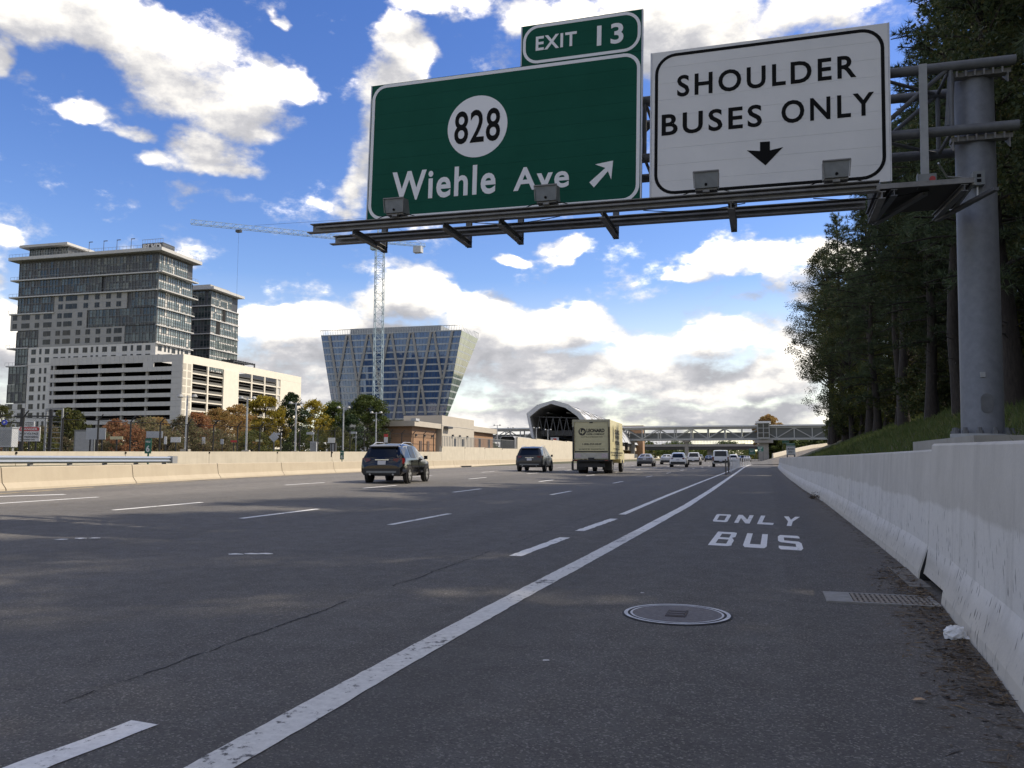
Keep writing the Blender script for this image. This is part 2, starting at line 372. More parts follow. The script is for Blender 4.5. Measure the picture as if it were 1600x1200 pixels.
def concrete_mat(name, c1, c2, streak=.5, marks=0., pale=None):
    m = bpy.data.materials.new(name); m.use_nodes = True; N = NT(m.node_tree); N.n.clear()
    out = N.new('ShaderNodeOutputMaterial'); b = N.new('ShaderNodeBsdfPrincipled'); N.l.new(b.outputs[0], out.inputs[0])
    P = N.new('ShaderNodeNewGeometry').outputs['Position']; x, y, z = N.sep(P)
    n = N.noise(P, 1.3, 6, .62); s = N.noise(N.vmath('MULTIPLY', P, (3.5, 3.5, .25)), 1.4, 5, .6)
    f = N.noise(P, 40, 4, .7)
    col = N.mix(N.ramp(n, .3, .7), c1, c2)
    if pale:      # a paler skim coat on the lower part of the face, with a ragged top edge
        edge = N.math('ADD', z, N.math('ADD', N.math('MULTIPLY', N.math('SUBTRACT', N.noise(P, .9, 3, .5), .5), .22), N.math('MULTIPLY', N.math('SUBTRACT', n, .5), .08)))
        k = N.math('MULTIPLY', N.ramp(edge, pale[0], pale[0] - .04), N.ramp(edge, .2, .3))
        col = N.mix(N.math('MULTIPLY', k, .6), col, pale[1])
        col = N.mix(N.ramp(z, .24, .1, 0, .7), col, (.55, .51, .44))
    col = N.mix(N.math('MULTIPLY', N.ramp(s, .5, .75), streak), col, tuple(c * .62 for c in c1))
    col = N.mix(N.ramp(f, .45, .8, 0, .25), col, tuple(c * .6 for c in c1))
    if marks:     # short dark scuffs low on the face
        mk = N.noise(N.vmath('MULTIPLY', N.vmath('ADD', P, N.comb(0., N.math('MULTIPLY', z, -.35), 0.)), (1, 11, 3.4)), 2.4, 2, .5)
        km = N.math('MULTIPLY', N.ramp(mk, .635, .69), N.ramp(z, 1.0, .3))
        col = N.mix(N.math('MULTIPLY', km, marks), col, (.10, .095, .085))
    N.l.new(col, b.inputs['Base Color']); b.inputs['Roughness'].default_value = .85; b.inputs['Specular IOR Level'].default_value = .3
    bn = N.new('ShaderNodeBump'); bn.inputs['Strength'].default_value = .25; bn.inputs['Distance'].default_value = .01
    N.l.new(N.math('ADD', f, N.math('MULTIPLY', n, 2.)), bn.inputs['Height']); N.l.new(bn.outputs[0], b.inputs['Normal'])
    MATS[name] = m; return m

def glass_mat(name, c1, c2, rough=.04, ior=1.9, wob=.0):
    "window glass in front of a dim room: dark body, mirror-like face, each pane a little different"
    m = bpy.data.materials.new(name); m.use_nodes = True; N = NT(m.node_tree); N.n.clear()
    out = N.new('ShaderNodeOutputMaterial'); b = N.new('ShaderNodeBsdfPrincipled'); N.l.new(b.outputs[0], out.inputs[0])
    geo = N.new('ShaderNodeNewGeometry'); r = geo.outputs['Random Per Island']
    col = N.mix(N.math('POWER', r, 2.), c1, c2)
    N.l.new(col, b.inputs['Base Color']); b.inputs['Roughness'].default_value = rough; b.inputs['IOR'].default_value = ior
    MATS[name] = m; return m

asphalt = asphalt_mat()
M_line = paint_mat('worn_white_paint', (.68, .67, .63), .35); M_dash = paint_mat('white_dash_paint', (.82, .81, .78), .32)
M_yellow = paint_mat('faded_yellow_paint', (.46, .36, .20), .42); M_letter = paint_mat('white_letter_paint', (.84, .83, .80), .28)
M_wall = concrete_mat('wall_concrete', (.58, .55, .50), (.46, .435, .39), .5, .9, (.80, (.72, .70, .665)))
M_found = concrete_mat('foundation_concrete', (.40, .38, .34), (.31, .295, .26), .5)
M_barrier = concrete_mat('tan_barrier_concrete', (.48, .42, .325), (.43, .37, .285), .15)
M_wall2 = concrete_mat('cream_wall_concrete', (.60, .545, .45), (.52, .47, .385), .3)
M_pier = concrete_mat('pier_concrete', (.36, .34, .31), (.28, .265, .24), .3)
M_galv = mat('galvanised_steel', (.145, .158, .18), (.20, .212, .235), 9, .55, .25, .05, 60)
M_galvd = mat('dull_galvanised_steel', (.10, .105, .112), (.16, .165, .17), 6, .6, .3)
M_steel = mat('weathered_steel', (.15, .145, .14), (.26, .255, .245), 5, .6, .3)
M_light = mat('light_grey_paint', (.34, .35, .35), (.27, .28, .28), 5, .55)
M_box = mat('fixture_grey', (.20, .215, .215), (.15, .16, .16), 7, .5)
M_lens = mat('lamp_lens', (.35, .36, .36), rough=.15)
M_green = mat('sign_green', (.004, .085, .055), (.005, .074, .048), 1.2, .7, spec=.12)
M_white = mat('sign_white', (.74, .73, .71), (.66, .655, .64), 1.0, .55, spec=.3)
M_sheet = mat('sign_lettering_white', (.76, .76, .76), rough=.5)
M_black = mat('sign_black', (.006, .006, .006), rough=.75, spec=.15)
M_alu = mat('mill_aluminium', (.48, .49, .50), (.40, .41, .42), 4, .45, .5)
M_red = mat('red_knob', (.35, .03, .03), rough=.5)
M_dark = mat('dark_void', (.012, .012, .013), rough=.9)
M_bark = mat('bark', (.050, .040, .032), (.025, .020, .017), 6, .95, bump=.8, bscale=14, stretch=(3, 3, .6))
M_grey_bark = mat('grey_bark', (.10, .085, .07), (.06, .05, .042), 5, .95)
M_soil = mat('soil', (.075, .058, .040), (.05, .042, .03), 2, .95, bump=.5, bscale=10, coords='Object')

build_world()

# ------------------------------------------------------------------ the ground, the road and its markings
def gz_ground(x, y):
    z = road_z(min(x, 1.5), y) - .06
    if x > 1.6:
        lo, hi = (1.0, 1.35) if y < 75 else (.0, .9)
        t = min(max((x - 1.7) / 1.2, 0), 1); z += t * (.95 if y < 95 else max(.95 - (y - 95) * .02, -.1))
        z += min(max(x - 2.4, 0), 22) * .40 * (1 if y < 110 else max(1 - (y - 110) / 60, .1))
    if x < -26: z += min((-26 - x) * .06, .5)
    return z
xs = [-2500, -900, -300, -150, -90, -60, -45, -40, -34, -30, -26, -22, -20, -14, -9, -4, 0, 1.5, 1.62, 2.0, 2.4, 2.9, 3.6, 4.5, 6, 8, 11, 15, 20, 26, 40, 80, 200, 600, 2500]
ys = [-400, -100, -40, -20, -12, -6, -2, 2, 5, 8, 11, 14, 17, 20, 24, 28, 33, 40, 48, 58, 70, 82, 95, 110, 130, 150, 180, 220, 280, 360, 480, 700, 1200, 3000]
G = MB(); nx = len(xs)
rg = random.Random(3)
for y in ys:
    for x in xs: G.v.append((x, y, gz_ground(x, y) + (rg.uniform(-.05, .05) if 2.4 < x < 26 and y < 130 else 0)))
for j in range(len(ys) - 1):
    for i in range(nx - 1): G.f.append((j * nx + i, j * nx + i + 1, (j + 1) * nx + i + 1, (j + 1) * nx + i)); G.m.append(0)
M_ground = mat('rough_grass_ground', (.055, .065, .025), (.085, .075, .04), .6, .95, bump=.5, bscale=6)
structure(G.build('ground', M_ground, smooth=60))

# left median barrier, in plan (x, y)
MED = [(-16.6, -12), (-17.3, 0), (-19.2, 13), (-20.3, 18), (-22.0, 26), (-23.3, 33), (-24.2, 42), (-25.5, 57), (-27.9, 79), (-30.2, 115), (-32, 170), (-33.2, 250), (-34, 420)]
def med_x(y):
    for (x0, y0), (x1, y1) in zip(MED, MED[1:]):
        if y <= y1: return x0 + (x1 - x0) * (y - y0) / (y1 - y0)
    return MED[-1][0]
RW = [(1.02, -3.0), (1.10, 4.3), (1.19, 5.4), (1.24, 6.3), (1.33, 7.6), (1.40, 9.9), (1.41, 12), (1.41, 16), (1.41, 22.7), (1.24, 32), (1.13, 46), (1.08, 58), (1.06, 76), (1.1, 92), (1.3, 106)]
def rw_x(y):
    if y < RW[0][1]: return RW[0][0]
    for (x0, y0), (x1, y1) in zip(RW, RW[1:]):
        if y <= y1: return x0 + (x1 - x0) * (y - y0) / (y1 - y0)
    return 1.3 + (y - 106) * .12
rys = [-14, -8, -4, -1, 1, 2, 3, 4, 5, 6, 7, 8, 10, 12, 14, 16, 18, 21, 24, 28, 33, 38, 46, 58, 68, 79, 92, 106, 120, 140, 170, 200, 250, 320, 420]
Rd = MB()
for y in rys:
    xr = rw_x(y) + .12; xl = -46
    for x in (xl, med_x(y), -20, -14, -9, -5, -2, xr): Rd.v.append((x, y, road_z(x, y)))
for j in range(len(rys) - 1):
    for i in range(7): Rd.f.append((j * 8 + i, j * 8 + i + 1, (j + 1) * 8 + i + 1, (j + 1) * 8 + i)); Rd.m.append(0)
road = structure(Rd.build('road', asphalt))

rj = random.Random(11)
def strip(name, m, pts, w, jag=0., step=.25, parent=road, dz=.004):
    "a painted strip along (x, y) points, finely cut so that its edges can be ragged"
    P = []; 
    for (a, b) in zip(pts, pts[1:]):
        L = sqrt((b[0] - a[0]) ** 2 + (b[1] - a[1]) ** 2); n = max(1, int(L / step))
        P += [(a[0] + (b[0] - a[0]) * i / n, a[1] + (b[1] - a[1]) * i / n) for i in range(n)]
    P.append(pts[-1]); mb = MB()
    for k, p in enumerate(P):
        q0, q1 = P[max(k - 1, 0)], P[min(k + 1, len(P) - 1)]; d = Vector((q1[0] - q0[0], q1[1] - q0[1])).normalized(); r = (d.y, -d.x)
        e = 0 if k in (0, len(P) - 1) else jag
        for s in (-1, 1):
            h = s * w / 2 + rj.uniform(-e, e); x, y = p[0] + r[0] * h, p[1] + r[1] * h
            mb.v.append((x, y, road_z(x, y) + dz))
    for k in range(len(P) - 1): mb.f.append((2 * k, 2 * k + 1, 2 * k + 3, 2 * k + 2)); mb.m.append(0)
    return mb.build(name, m, parent)
LANES = [(-6.42, .015, 12.95), (-9.72, .027, 13.2), (-13.0, .043, 13.4), (-16.2, .04, 13.4)]
for (x0, k, y0) in LANES:
    for i in range(-1, 17):
        ya = y0 + i * 11.75; lx = lambda y: x0 - k * min(max(y - 13, -8), 60)
        strip('lane_dash', M_dash, [(lx(ya), ya), (lx(ya + 2.9), ya + 2.9)], .13, .006, .5)
# the dotted line that becomes solid at the gore
for a, b in (((-2.80, 2.05), (-2.72, 3.04)), ((-2.95, 9.35), (-2.91, 11.7)), ((-2.94, 12.8), (-2.87, 15.5))):
    strip('lane_dash', M_dash, [a, b], .16, .012, .12)
mb = MB(); [mb.v.append((x, y, .008)) for x, y in ((-2.86, 1.2), (-2.70, 1.2), (-2.71, 2.3), (-2.715, 3.04), (-2.78, 2.75), (-2.80, 2.45), (-2.87, 2.2))]
mb.f.append(tuple(range(7))); mb.m.append(0); mb.build('lane_dash', M_dash, road)
strip('edge_line', M_dash, [(-2.92, 16.7), (-3.0, 26), (-3.05, 40), (-3.07, 60), (-3.2, 84), (-3.0, 112), (-2.1, 150), (0, 190)], .15, .006, .6)
strip('edge_line', M_line, [(-2.10, .2), (-2.09, 2.7), (-2.10, 4.5), (-2.09, 6.5), (-2.05, 9), (-2.0, 13)], .19, .005, .1)
strip('edge_line', M_dash, [(-2.0, 13), (-1.92, 20), (-1.96, 30), (-2.04, 40), (-2.3, 70), (-2.6, 100), (-2.5, 118), (-1.6, 150), (.2, 176), (4, 205)], .19, .008, .5)
strip('edge_line', M_yellow, [(x + .75, y) for x, y in MED[:-1]], .13, .006, 1.)
strip('gore_line', M_dash, [(-18.9, 8), (-18.2, 15), (-17.75, 16.6)], .22, .01, .5)
# longitudinal joint crack
ck = MB(); y = 2.6; k = 0; x = -3.32
while y < 24:
    x += rj.uniform(-.022, .022); x += (-3.32 - .012 * (y - 3) - x) * .3; w = rj.uniform(.0015, .0075) * (1.3 if 4 < y < 11 else 1)
    ck.v += [(x - w, y, road_z(x, y) + .003), (x + w, y, road_z(x, y) + .003)]
    if k and (rj.random() > .12 or 5 < y < 9) and sin(y * 1.7) > -.75: ck.f.append((2 * k - 2, 2 * k - 1, 2 * k + 1, 2 * k)); ck.m.append(0)
    k += 1; y += rj.uniform(.03, .075)
ck.build('crack', M_dark, road)
# scraps of old marker left on the asphalt
for px, py in ((123, 842), (393, 866), (867, 1028), (1012, 925)):
    c = on_road(px, py, .005); mb = MB(); s = .16 if px < 800 else .035
    for t in range(3 if px < 800 else 1):
        u = c + Vector(((t - 1) * s, (t - 1) * .12 + rj.uniform(-.05, .05), 0)); n = 6
        mb.add([u + Vector((cos(i * 2 * pi / n) * s * rj.uniform(.5, .9), sin(i * 2 * pi / n) * s * rj.uniform(.25, .6), 0)) for i in range(n)], [tuple(range(n))])
    mb.build('old_marker', M_dash, road)

# BUS / ONLY in thermoplastic blocks
GLY = {
 'B': [[(0, 0), (.27, 0), (.27, 1), (0, 1)], [(.27, .84), (.82, .84), (.97, .97), (.82, 1), (.27, 1)], [(.27, .43), (.85, .43), (.92, .5), (.85, .57), (.27, .57)], [(.27, 0), (.84, 0), (1, .05), (.98, .15), (.27, .15)], [(.72, .57), (.85, .57), (.99, .64), (.97, .97), (.82, .84), (.72, .84)], [(.74, .15), (.98, .15), (1, .38), (.92, .5), (.85, .43), (.74, .43)]],
 'U': [[(0, .12), (.27, .22), (.27, 1), (0, 1)], [(.73, .22), (1, .12), (1, 1), (.73, 1)], [(0, .12), (.1, 0), (.9, 0), (1, .12), (.73, .22), (.27, .22)]],
 'S': [[(0, .88), (.27, .82), (.98, .8), (.98, .93), (.9, 1), (.1, 1)], [(0, .55), (.27, .6), (.27, .82), (0, .88)], [(0, .55), (.1, .46), (.74, .4), (1, .46), (.9, .56), (.27, .6)], [(.74, .2), (1, .12), (1, .46), (.74, .4)], [(.02, .08), (.1, 0), (.9, 0), (1, .12), (.74, .2), (.02, .22)]],
 'O': [[(0, .1), (.25, .2), (.25, .8), (0, .9)], [(.75, .2), (1, .1), (1, .9), (.75, .8)], [(0, .9), (.25, .8), (.75, .8), (1, .9), (.92, 1), (.08, 1)], [(0, .1), (.08, 0), (.92, 0), (1, .1), (.75, .2), (.25, .2)]],
 'N': [[(0, 0), (.27, 0), (.27, 1), (0, 1)], [(.73, 0), (1, 0), (1, 1), (.73, 1)], [(.27, .58), (.73, 0), (.73, .42), (.27, 1)]],
 'L': [[(0, 0), (.28, 0), (.28, 1), (0, 1)], [(.28, 0), (1, 0), (1, .2), (.28, .2)]],
 'Y': [[(0, 1), (.36, .44), (.5, .62), (.3, 1)], [(1, 1), (.7, 1), (.5, .62), (.64, .44)], [(.36, 0), (.64, 0), (.64, .44), (.5, .62), (.36, .44)]]}
def road_word(word, corners):
    "corners: near-left, near-right, far-right, far-left points on the road"
    a, b, c, d = corners; n = len(word); cell = 1 / (n - .32)
    for i, ch in enumerate(word):
        mb = MB()
        for poly in GLY[ch]:
            vs = []
            for (u, v) in poly:
                U = (i + u * .68) * cell; p = a.lerp(b, U).lerp(d.lerp(c, U), v); p.z = road_z(p.x, p.y) + .005; vs.append(p)
            mb.add(vs, [tuple(range(len(vs)))])
        mb.build('road_letter', M_letter, road)
road_word('BUS', [on_road(1106, 852), on_road(1256, 861), on_road(1249, 838), on_road(1122, 831)])
road_word('ONLY', [on_road(1113, 815), on_road(1246, 823), on_road(1250, 808), on_road(1120, 803.5)])

# the exit ramp that climbs to the right beyond the wall
RP = [(.6, 128, .24), (2.2, 150, .55), (5, 172, 1.3), (9.5, 196, 2.5), (15, 220, 3.8), (23, 246, 5.0), (40, 285, 6)]
rm = MB()
rm.sweep([(-3.6, 0), (3.6, .1), (3.6, -1.2), (-3.6, -1.2)], RP); structure(rm.build('ramp', asphalt))
for side, nm in ((-3.9, 'outer'), (3.9, 'inner')):
    mb = MB(); mb.sweep([(side - .2, -1.2), (side - .12, .85), (side + .12, .85), (side + .2, -1.2)], RP[1:] if side > 0 else RP[2:])
    tag(mb.build('ramp_wall', M_wall2), 'low pale concrete wall along the %s edge of the climbing exit ramp' % ('far' if side < 0 else 'near'), 'wall', 'ramp walls')

# ------------------------------------------------------------------ right-hand wall
rwall = thing('roadside_wall', 'tall grey concrete barrier wall along the right edge of the bus shoulder', 'wall', (1.4, 8, 0))
def off(o): return Vector(o.location)
def rwall_panel(ya, yb, hgt0, hgt1, gap=.02, notch=None):
    ys_ = [ya + gap] + [y for (_, y) in RW if ya + .15 < y < yb - .15] + [yb - gap]
    mb = MB(); O = off(rwall); n = 7; rings = []
    if notch: ys_ = sorted(set(ys_ + [notch[0] - .06, notch[0] + .06, notch[1] - .04, notch[1]]))
    for y in ys_:
        t = (y - ya) / (yb - ya); h = hgt0 + (hgt1 - hgt0) * t; x = rw_x(y); z = road_z(0, y) - .06
        lift = .13 if notch and notch[0] < y < notch[1] else 0
        rings.append([(x + (.06 if lift else 0), z + lift), (x + (.062 if lift else 0) + .02, z + .14 + lift * .55), (x + .115, z + .40), (x + .19, z + h + .06 - .02), (x + .21, z + h + .06), (x + .50, z + h + .06), (x + .56, z)])
    for y, rg_ in zip(ys_, rings):
        for (x, z) in rg_: mb.v.append((x - O.x, y - O.y, z - O.z))
    for k in range(len(ys_) - 1):
        for i in range(n): mb.f.append((k * n + i, (k + 1) * n + i, (k + 1) * n + (i + 1) % n, k * n + (i + 1) % n)); mb.m.append(0)
    mb.f.append(tuple(range(n))); mb.m.append(0); mb.f.append(tuple(range((len(ys_) - 1) * n, len(ys_) * n))[::-1]); mb.m.append(0)
    jt = MB(); x = rw_x(yb); z = road_z(0, yb) - .06; jt.prism([(.010, 0), (.032, .14), (.125, .41), (.20, hgt1 + .03), (.49, hgt1 + .045), (.5, 0)], lambda u, v, d: (x + u, yb + d, z + v), -.0195, .0195); jt.build('joint_filler', M_dark, rwall, loc=-O)
    return mb.build('wall_panel', M_wall, rwall)
rwall_panel(-2.9, 8.75, 1.21, 1.33, notch=(7.45, 8.75))
rwall_panel(8.75, 17.2, 1.275, 1.25)
yb = 17.2
while yb < 100:
    L = 7.5 if yb < 60 else 11
    rwall_panel(yb, yb + L, 1.25 - (yb - 17) * .002, 1.25 - (yb + L - 17) * .002); yb += L
mb = MB(); mb.box(rw_x(8.1) + .16, rw_x(8.1) + .50, 7.5, 8.70, -.05, .16); o = mb.build('drain_shade', M_dark, rwall, loc=-off(rwall))  # dark block fills the notch, standing for the shade inside it

# foundation behind the wall and the post that stands on it
fnd = MB(); fnd.box(2.6, 6.6, 11.8, 16.4, .6, 1.50)
tag(fnd.build('sign_foundation', M_found), 'buff concrete block behind the wall under the thick steel sign post', 'foundation')
# steel plate in the gutter and the drain
mb = MB()
for (x0, x1, y0, y1) in ((1.22, 1.40, 8.2, 9.6),): mb.box(x0, x1, y0, y1, -.02, .028)
tag(mb.build('gutter_slab', mat('dirty_concrete', (.20, .185, .16), (.13, .115, .095), 6, .9)), 'worn concrete slab in the gutter beside the drain grate', 'slab')
drain = thing('storm_drain', 'steel drain grate with a solid pale end plate set in the shoulder by the wall', 'drain', (.82, 7.45, .012))
fr = MB(); x0, x1, y0, y1 = -.17, .44, -.25, .25
fr.box(x0 - .21, x0, y0, y1, -.03, .012); fr.box(x0, x1, y0, y0 + .035, -.03, .012); fr.box(x0, x1, y1 - .035, y1, -.03, .012); fr.box(x1, x1 + .04, y0, y1, -.03, .012)
fr.build('frame', mat('drain_frame', (.28, .27, .245), (.21, .20, .18), 12, .6, .2), drain)
pit = MB(); pit.box(x0, x1, y0 + .04, y1 - .04, -.024, -.010); pit.build('pit', M_dark, drain)
M_iron = mat('rusty_iron', (.20, .165, .13), (.28, .25, .21), 14, .75, .3)
bar = MB(); bar.box(-.011, .011, y0 + .036, y1 - .036, -.009, .011); bme = bar.mesh('bar', M_iron)
for i in range(15): link('bar', bme, drain, (x0 + (i + .55) * (x1 - x0) / 15, 0, 0))
cb = MB(); cb.box(x0, x1, -.012, .012, -.009, .0085); cme = cb.mesh('cross_bar', M_iron)
for t in (-.135, 0, .135): link('cross_bar', cme, drain, (0, t, 0))

man = thing('manhole_cover', 'round iron manhole cover with a bright worn rim in the dark shoulder', 'manhole cover', (-.69, 6.3, .012))
mk = MB(); n = 48
def ringm(r0, r1, z, mb):
    vs = [(cos(2 * pi * i / n) * r, sin(2 * pi * i / n) * r, z) for r in (r0, r1) for i in range(n)]
    mb.add(vs, [(i, n + i, n + (i + 1) % n, (i + 1) % n) for i in range(n)])
M_rim = mat('worn_rim', (.62, .62, .63), (.36, .36, .37), 9, .5, .4)
ringm(.372, .40, .006, mk); mk.build('outer_rim', M_rim, man)
mk = MB(); ringm(.335, .352, .006, mk); mk.build('inner_rim', M_rim, man)
mk = MB(); mk.tube((0, 0, -.02), (0, 0, .0), .415, n=48); mk.build('frame', mat('manhole_dark', (.03, .03, .032), rough=.8), man)
mk = MB(); mk.tube((0, 0, -.01), (0, 0, .0045), .334, n=48); mk.build('lid', mat('manhole_lid', (.17, .16, .165), (.12, .112, .116), 30, .7, .3, .6, 60), man)
mk = MB(); mk.box(-.075, .075, -.13, .13, .004, .009); mk.build('centre_plate', mat('plate_dark', (.04, .033, .033), (.075, .06, .06), 20, .8), man)
mk = MB()
for i in range(-1, 2): mk.box(-.06, .06, i * .08 - .018, i * .08 + .018, .0085, .0125)
mk.build('rib', mat('rib_iron', (.09, .08, .085), rough=.7), man)

# litter at the foot of the wall
lit = []; rl = random.Random(5); V = []; Fq = []
for i in range(2600):
    y = rl.choice((rl.uniform(3.2, 9), rl.uniform(4.5, 7.2), rl.uniform(7.6, 9.6), rl.uniform(9, 40))); d = abs(rl.gauss(0, .16)) if y < 9.5 else abs(rl.gauss(0, .10))
    x = rw_x(y) - d - .005; z = road_z(x, y) + rl.uniform(.002, .018) * (1 if d < .25 else .4); a = rl.uniform(0, 6.3)
    if rl.random() < .55: s, w = rl.uniform(.02, .075), rl.uniform(.002, .005)
    else: s, w = rl.uniform(.008, .022), rl.uniform(.006, .014)
    dx, dy = cos(a) * s, sin(a) * s; px_, py_ = -sin(a) * w, cos(a) * w; b = len(V); t = rl.uniform(-.008, .012)
    V += [(x - dx, y - dy, z), (x + px_, y + py_, z + .003), (x + dx, y + dy, z + t), (x - px_, y - py_, z)]; Fq.append((b, b + 1, b + 2, b + 3))
leaf_mat('leaf_litter_mix', [(.10, .06, .03), (.05, .032, .02), (.16, .10, .045), (.07, .05, .03), (.22, .15, .08), (.03, .022, .016)], 0)
o = link('leaf_litter', np_mesh('leaf_litter', V, Fq, MATS['leaf_litter_mix'])); o['kind'] = 'stuff'; o['label'] = 'brown needles, twigs and leaf scraps swept against the foot of the wall'
cup = thing('crumpled_cup', 'crumpled white paper cup lying in the leaf litter at the wall foot', 'cup', on_road(1492, 998, .0), 0.6)
mb = MB(); nn = 16; rr = random.Random(8); K = 7
for k in range(K):
    t = k / (K - 1); z = .005 + .075 * sin(pi * t * .5); r = .078 * cos(pi * t * .5) ** .6 + .004
    for i in range(nn): f = 1 + rr.uniform(-.16, .16) * (1 if k < K - 1 else 0); mb.v.append((cos(2 * pi * i / nn) * r * f, sin(2 * pi * i / nn) * r * f * .75, z + rr.uniform(-.008, .008)))
for k in range(K - 1):
    for i in range(nn): mb.f.append((k * nn + i, k * nn + (i + 1) % nn, (k + 1) * nn + (i + 1) % nn, (k + 1) * nn + i)); mb.m.append(0)
mb.f.append(tuple(range((K - 1) * nn, K * nn))); mb.m.append(0)
mb.build('cup', mat('paper_white', (.75, .75, .73), rough=.6), cup)
mb = MB(); mb.add([(.02, -.07, .01), (.075, -.10, .012), (.085, -.04, .02), (.03, -.03, .03)], [(0, 1, 2, 3)]); mb.build('torn_flap', mat('paper_white', (.75, .75, .73)), cup)
lf = on_road(1436, 1098, .012); mb = MB(); mb.add([lf + Vector(v) for v in ((-.03, 0, 0), (-.012, .016, .006), (.012, .018, .01), (.032, .002, .004), (.010, -.016, .008), (-.014, -.016, .004))], [(0, 1, 4, 5), (1, 2, 3, 4)])
tag(mb.build('fallen_leaf', mat('tan_leaf', (.42, .27, .15), rough=.7)), 'single tan fallen leaf on the dark shoulder asphalt', 'leaf')
db = thing('debris_clump', 'small dark clump of leafy debris against the wall further along the shoulder', 'debris', (rw_x(24.5) - .12, 24.5, road_z(0, 24)))
V = []; Fq = []
for i in range(160):
    p = Vector((rl.gauss(0, .07), rl.gauss(0, .2), abs(rl.gauss(0, .06)) + .01)); a = rl.uniform(0, 6.3); s = rl.uniform(.02, .06); b = len(V)
    V += [p, p + Vector((cos(a) * s, sin(a) * s, .02)), p + Vector((cos(a + 1) * s, sin(a + 1) * s, .03))]; Fq.append((b, b + 1, b + 2))
link('leaves', np_mesh('leaves', V, Fq, MATS['leaf_litter_mix']), db)

# ------------------------------------------------------------------ overhead sign structure (leans a little, arm rising to the left)
PB = Vector((3.30, 14.4, 1.52)); LEAN = .025
RL = Matrix.Rotation(LEAN, 3, 'Y'); RLI = RL.inverted()
def S(px, py, Y=13.65):
    "photograph pixel on plane y = Y, in the upright coordinates of the sign structure"
    p = RLI @ (at(px, py, Y) - PB); return p.x, p.z
def gthing(name, label, cat, l, group=None):
    return thing(name, label, cat, PB + RL @ Vector(l), group=group, rot=(0, LEAN, 0))
gan = gthing('sign_gantry', 'thick grey steel post with a cantilevered truss arm and catwalk carrying the highway signs', 'sign gantry', (0, 0, 0))
mb = MB(); n = 40
hz = [(.06, .305), (2.9, .30), (2.95, .30), (5.95, .29), (6.0, .29)]
vs = [(cos(2 * pi * i / n) * r, sin(2 * pi * i / n) * r, z) for z, r in hz for i in range(n)]
mb.add(vs, [(k * n + i, k * n + (i + 1) % n, (k + 1) * n + (i + 1) % n, (k + 1) * n + i) for k in range(4) for i in range(n)] + [tuple(range(4 * n, 5 * n))])
mb.build('column', M_galv, gan, smooth=40)
mb = MB(); mb.tube((0, 0, .0), (0, 0, .06), .46, n=32); mb.build('base_plate', M_light, gan, smooth=30)
bm_ = MB(); bm_.tube((0, 0, 0), (0, 0, .10), .03, n=6); bm_.tube((0, 0, .0), (0, 0, .05), .05, n=6); bme = bm_.mesh('anchor_bolt', M_galvd)
for i in range(12):
    a = 2 * pi * i / 12 + .2; link('anchor_bolt', bme, gan, (cos(a) * .405, sin(a) * .405, .06))
# oval hand hole and small tag on the front of the column
cx, cz = S(1543, 630, 14.07); mb = MB(); mb.prism([(cos(a) * .085 + (0), sin(a) * .085 + (.07 if sin(a) > 0 else -.07)) for a in [2 * pi * i / 20 for i in range(20)]], lambda u, v, d: (cx + u, -.290 - d, cz + v), -.05, .028)
mb.build('hand_hole_cover', M_galvd, gan)
cx, cz = S(1536, 585, 14.07); mb = MB(); mb.box(cx - .035, cx + .035, -.325, -.27, cz - .04, cz + .04); mb.build('tag_plate', M_light, gan)
# truss: front chords, rear chords, web members
YF, YR = -.42, .62
ZT, ZBm = S(1390, 115, 13.98)[1], S(1390, 213, 13.98)[1]
XL = -10.3
for (y, z, xr) in ((YF, ZT, .50), (YF, ZBm, .52), (YR, ZT, .05), (YR, ZBm, .05)):
    mb = MB(); mb.tube((XL, y, z), (xr, y, z), .082, n=14); mb.build('chord', M_galvd, gan, smooth=40)
nodes = [-.42 - i * 1.24 for i in range(9)]
wm = lambda p, q, r=.038: MB().tube(p, q, r, n=8).build('truss_web', M_galvd, gan, smooth=40)
for i, x in enumerate(nodes):
    for y in (YF, YR):
        wm((x, y, ZBm), (x, y, ZT))
        if i < len(nodes) - 1:
            xb = nodes[i + 1]
            wm((x, y, ZT if i % 2 == 0 else ZBm), (xb, y, ZBm if i % 2 == 0 else ZT))
    for z in (ZT, ZBm):
        wm((x, YF, z), (x, YR, z), .03)
        if i < len(nodes) - 1: wm((x, YF if i % 2 else YR, z), (nodes[i + 1], YR if i % 2 else YF, z), .03)
# saddles that hold the front chords on the column
for z in (ZT, ZBm):
    mb = MB()
    mb.box(-.42, .46, -.345, -.325 + .12, z - .16, z - .085); mb.prism([(0, 0), (.30, 0), (0, -.22)], lambda u, v, d: (-.40 + d, -.36 + u, z - .10 + v), 0, .02); mb.prism([(0, 0), (.30, 0), (0, -.22)], lambda u, v, d: (.40 + d, -.36 + u, z - .10 + v), 0, .02)
    for k in range(6): mb.tube((-.33 + k * .13, YF, z - .19), (-.33 + k * .13, YF, z - .09), .016, n=6)
    mb.build('saddle', M_steel, gan)
wm((-.40, -.36, ZT - .15), (-.46, -.36, ZBm + .1), .055)
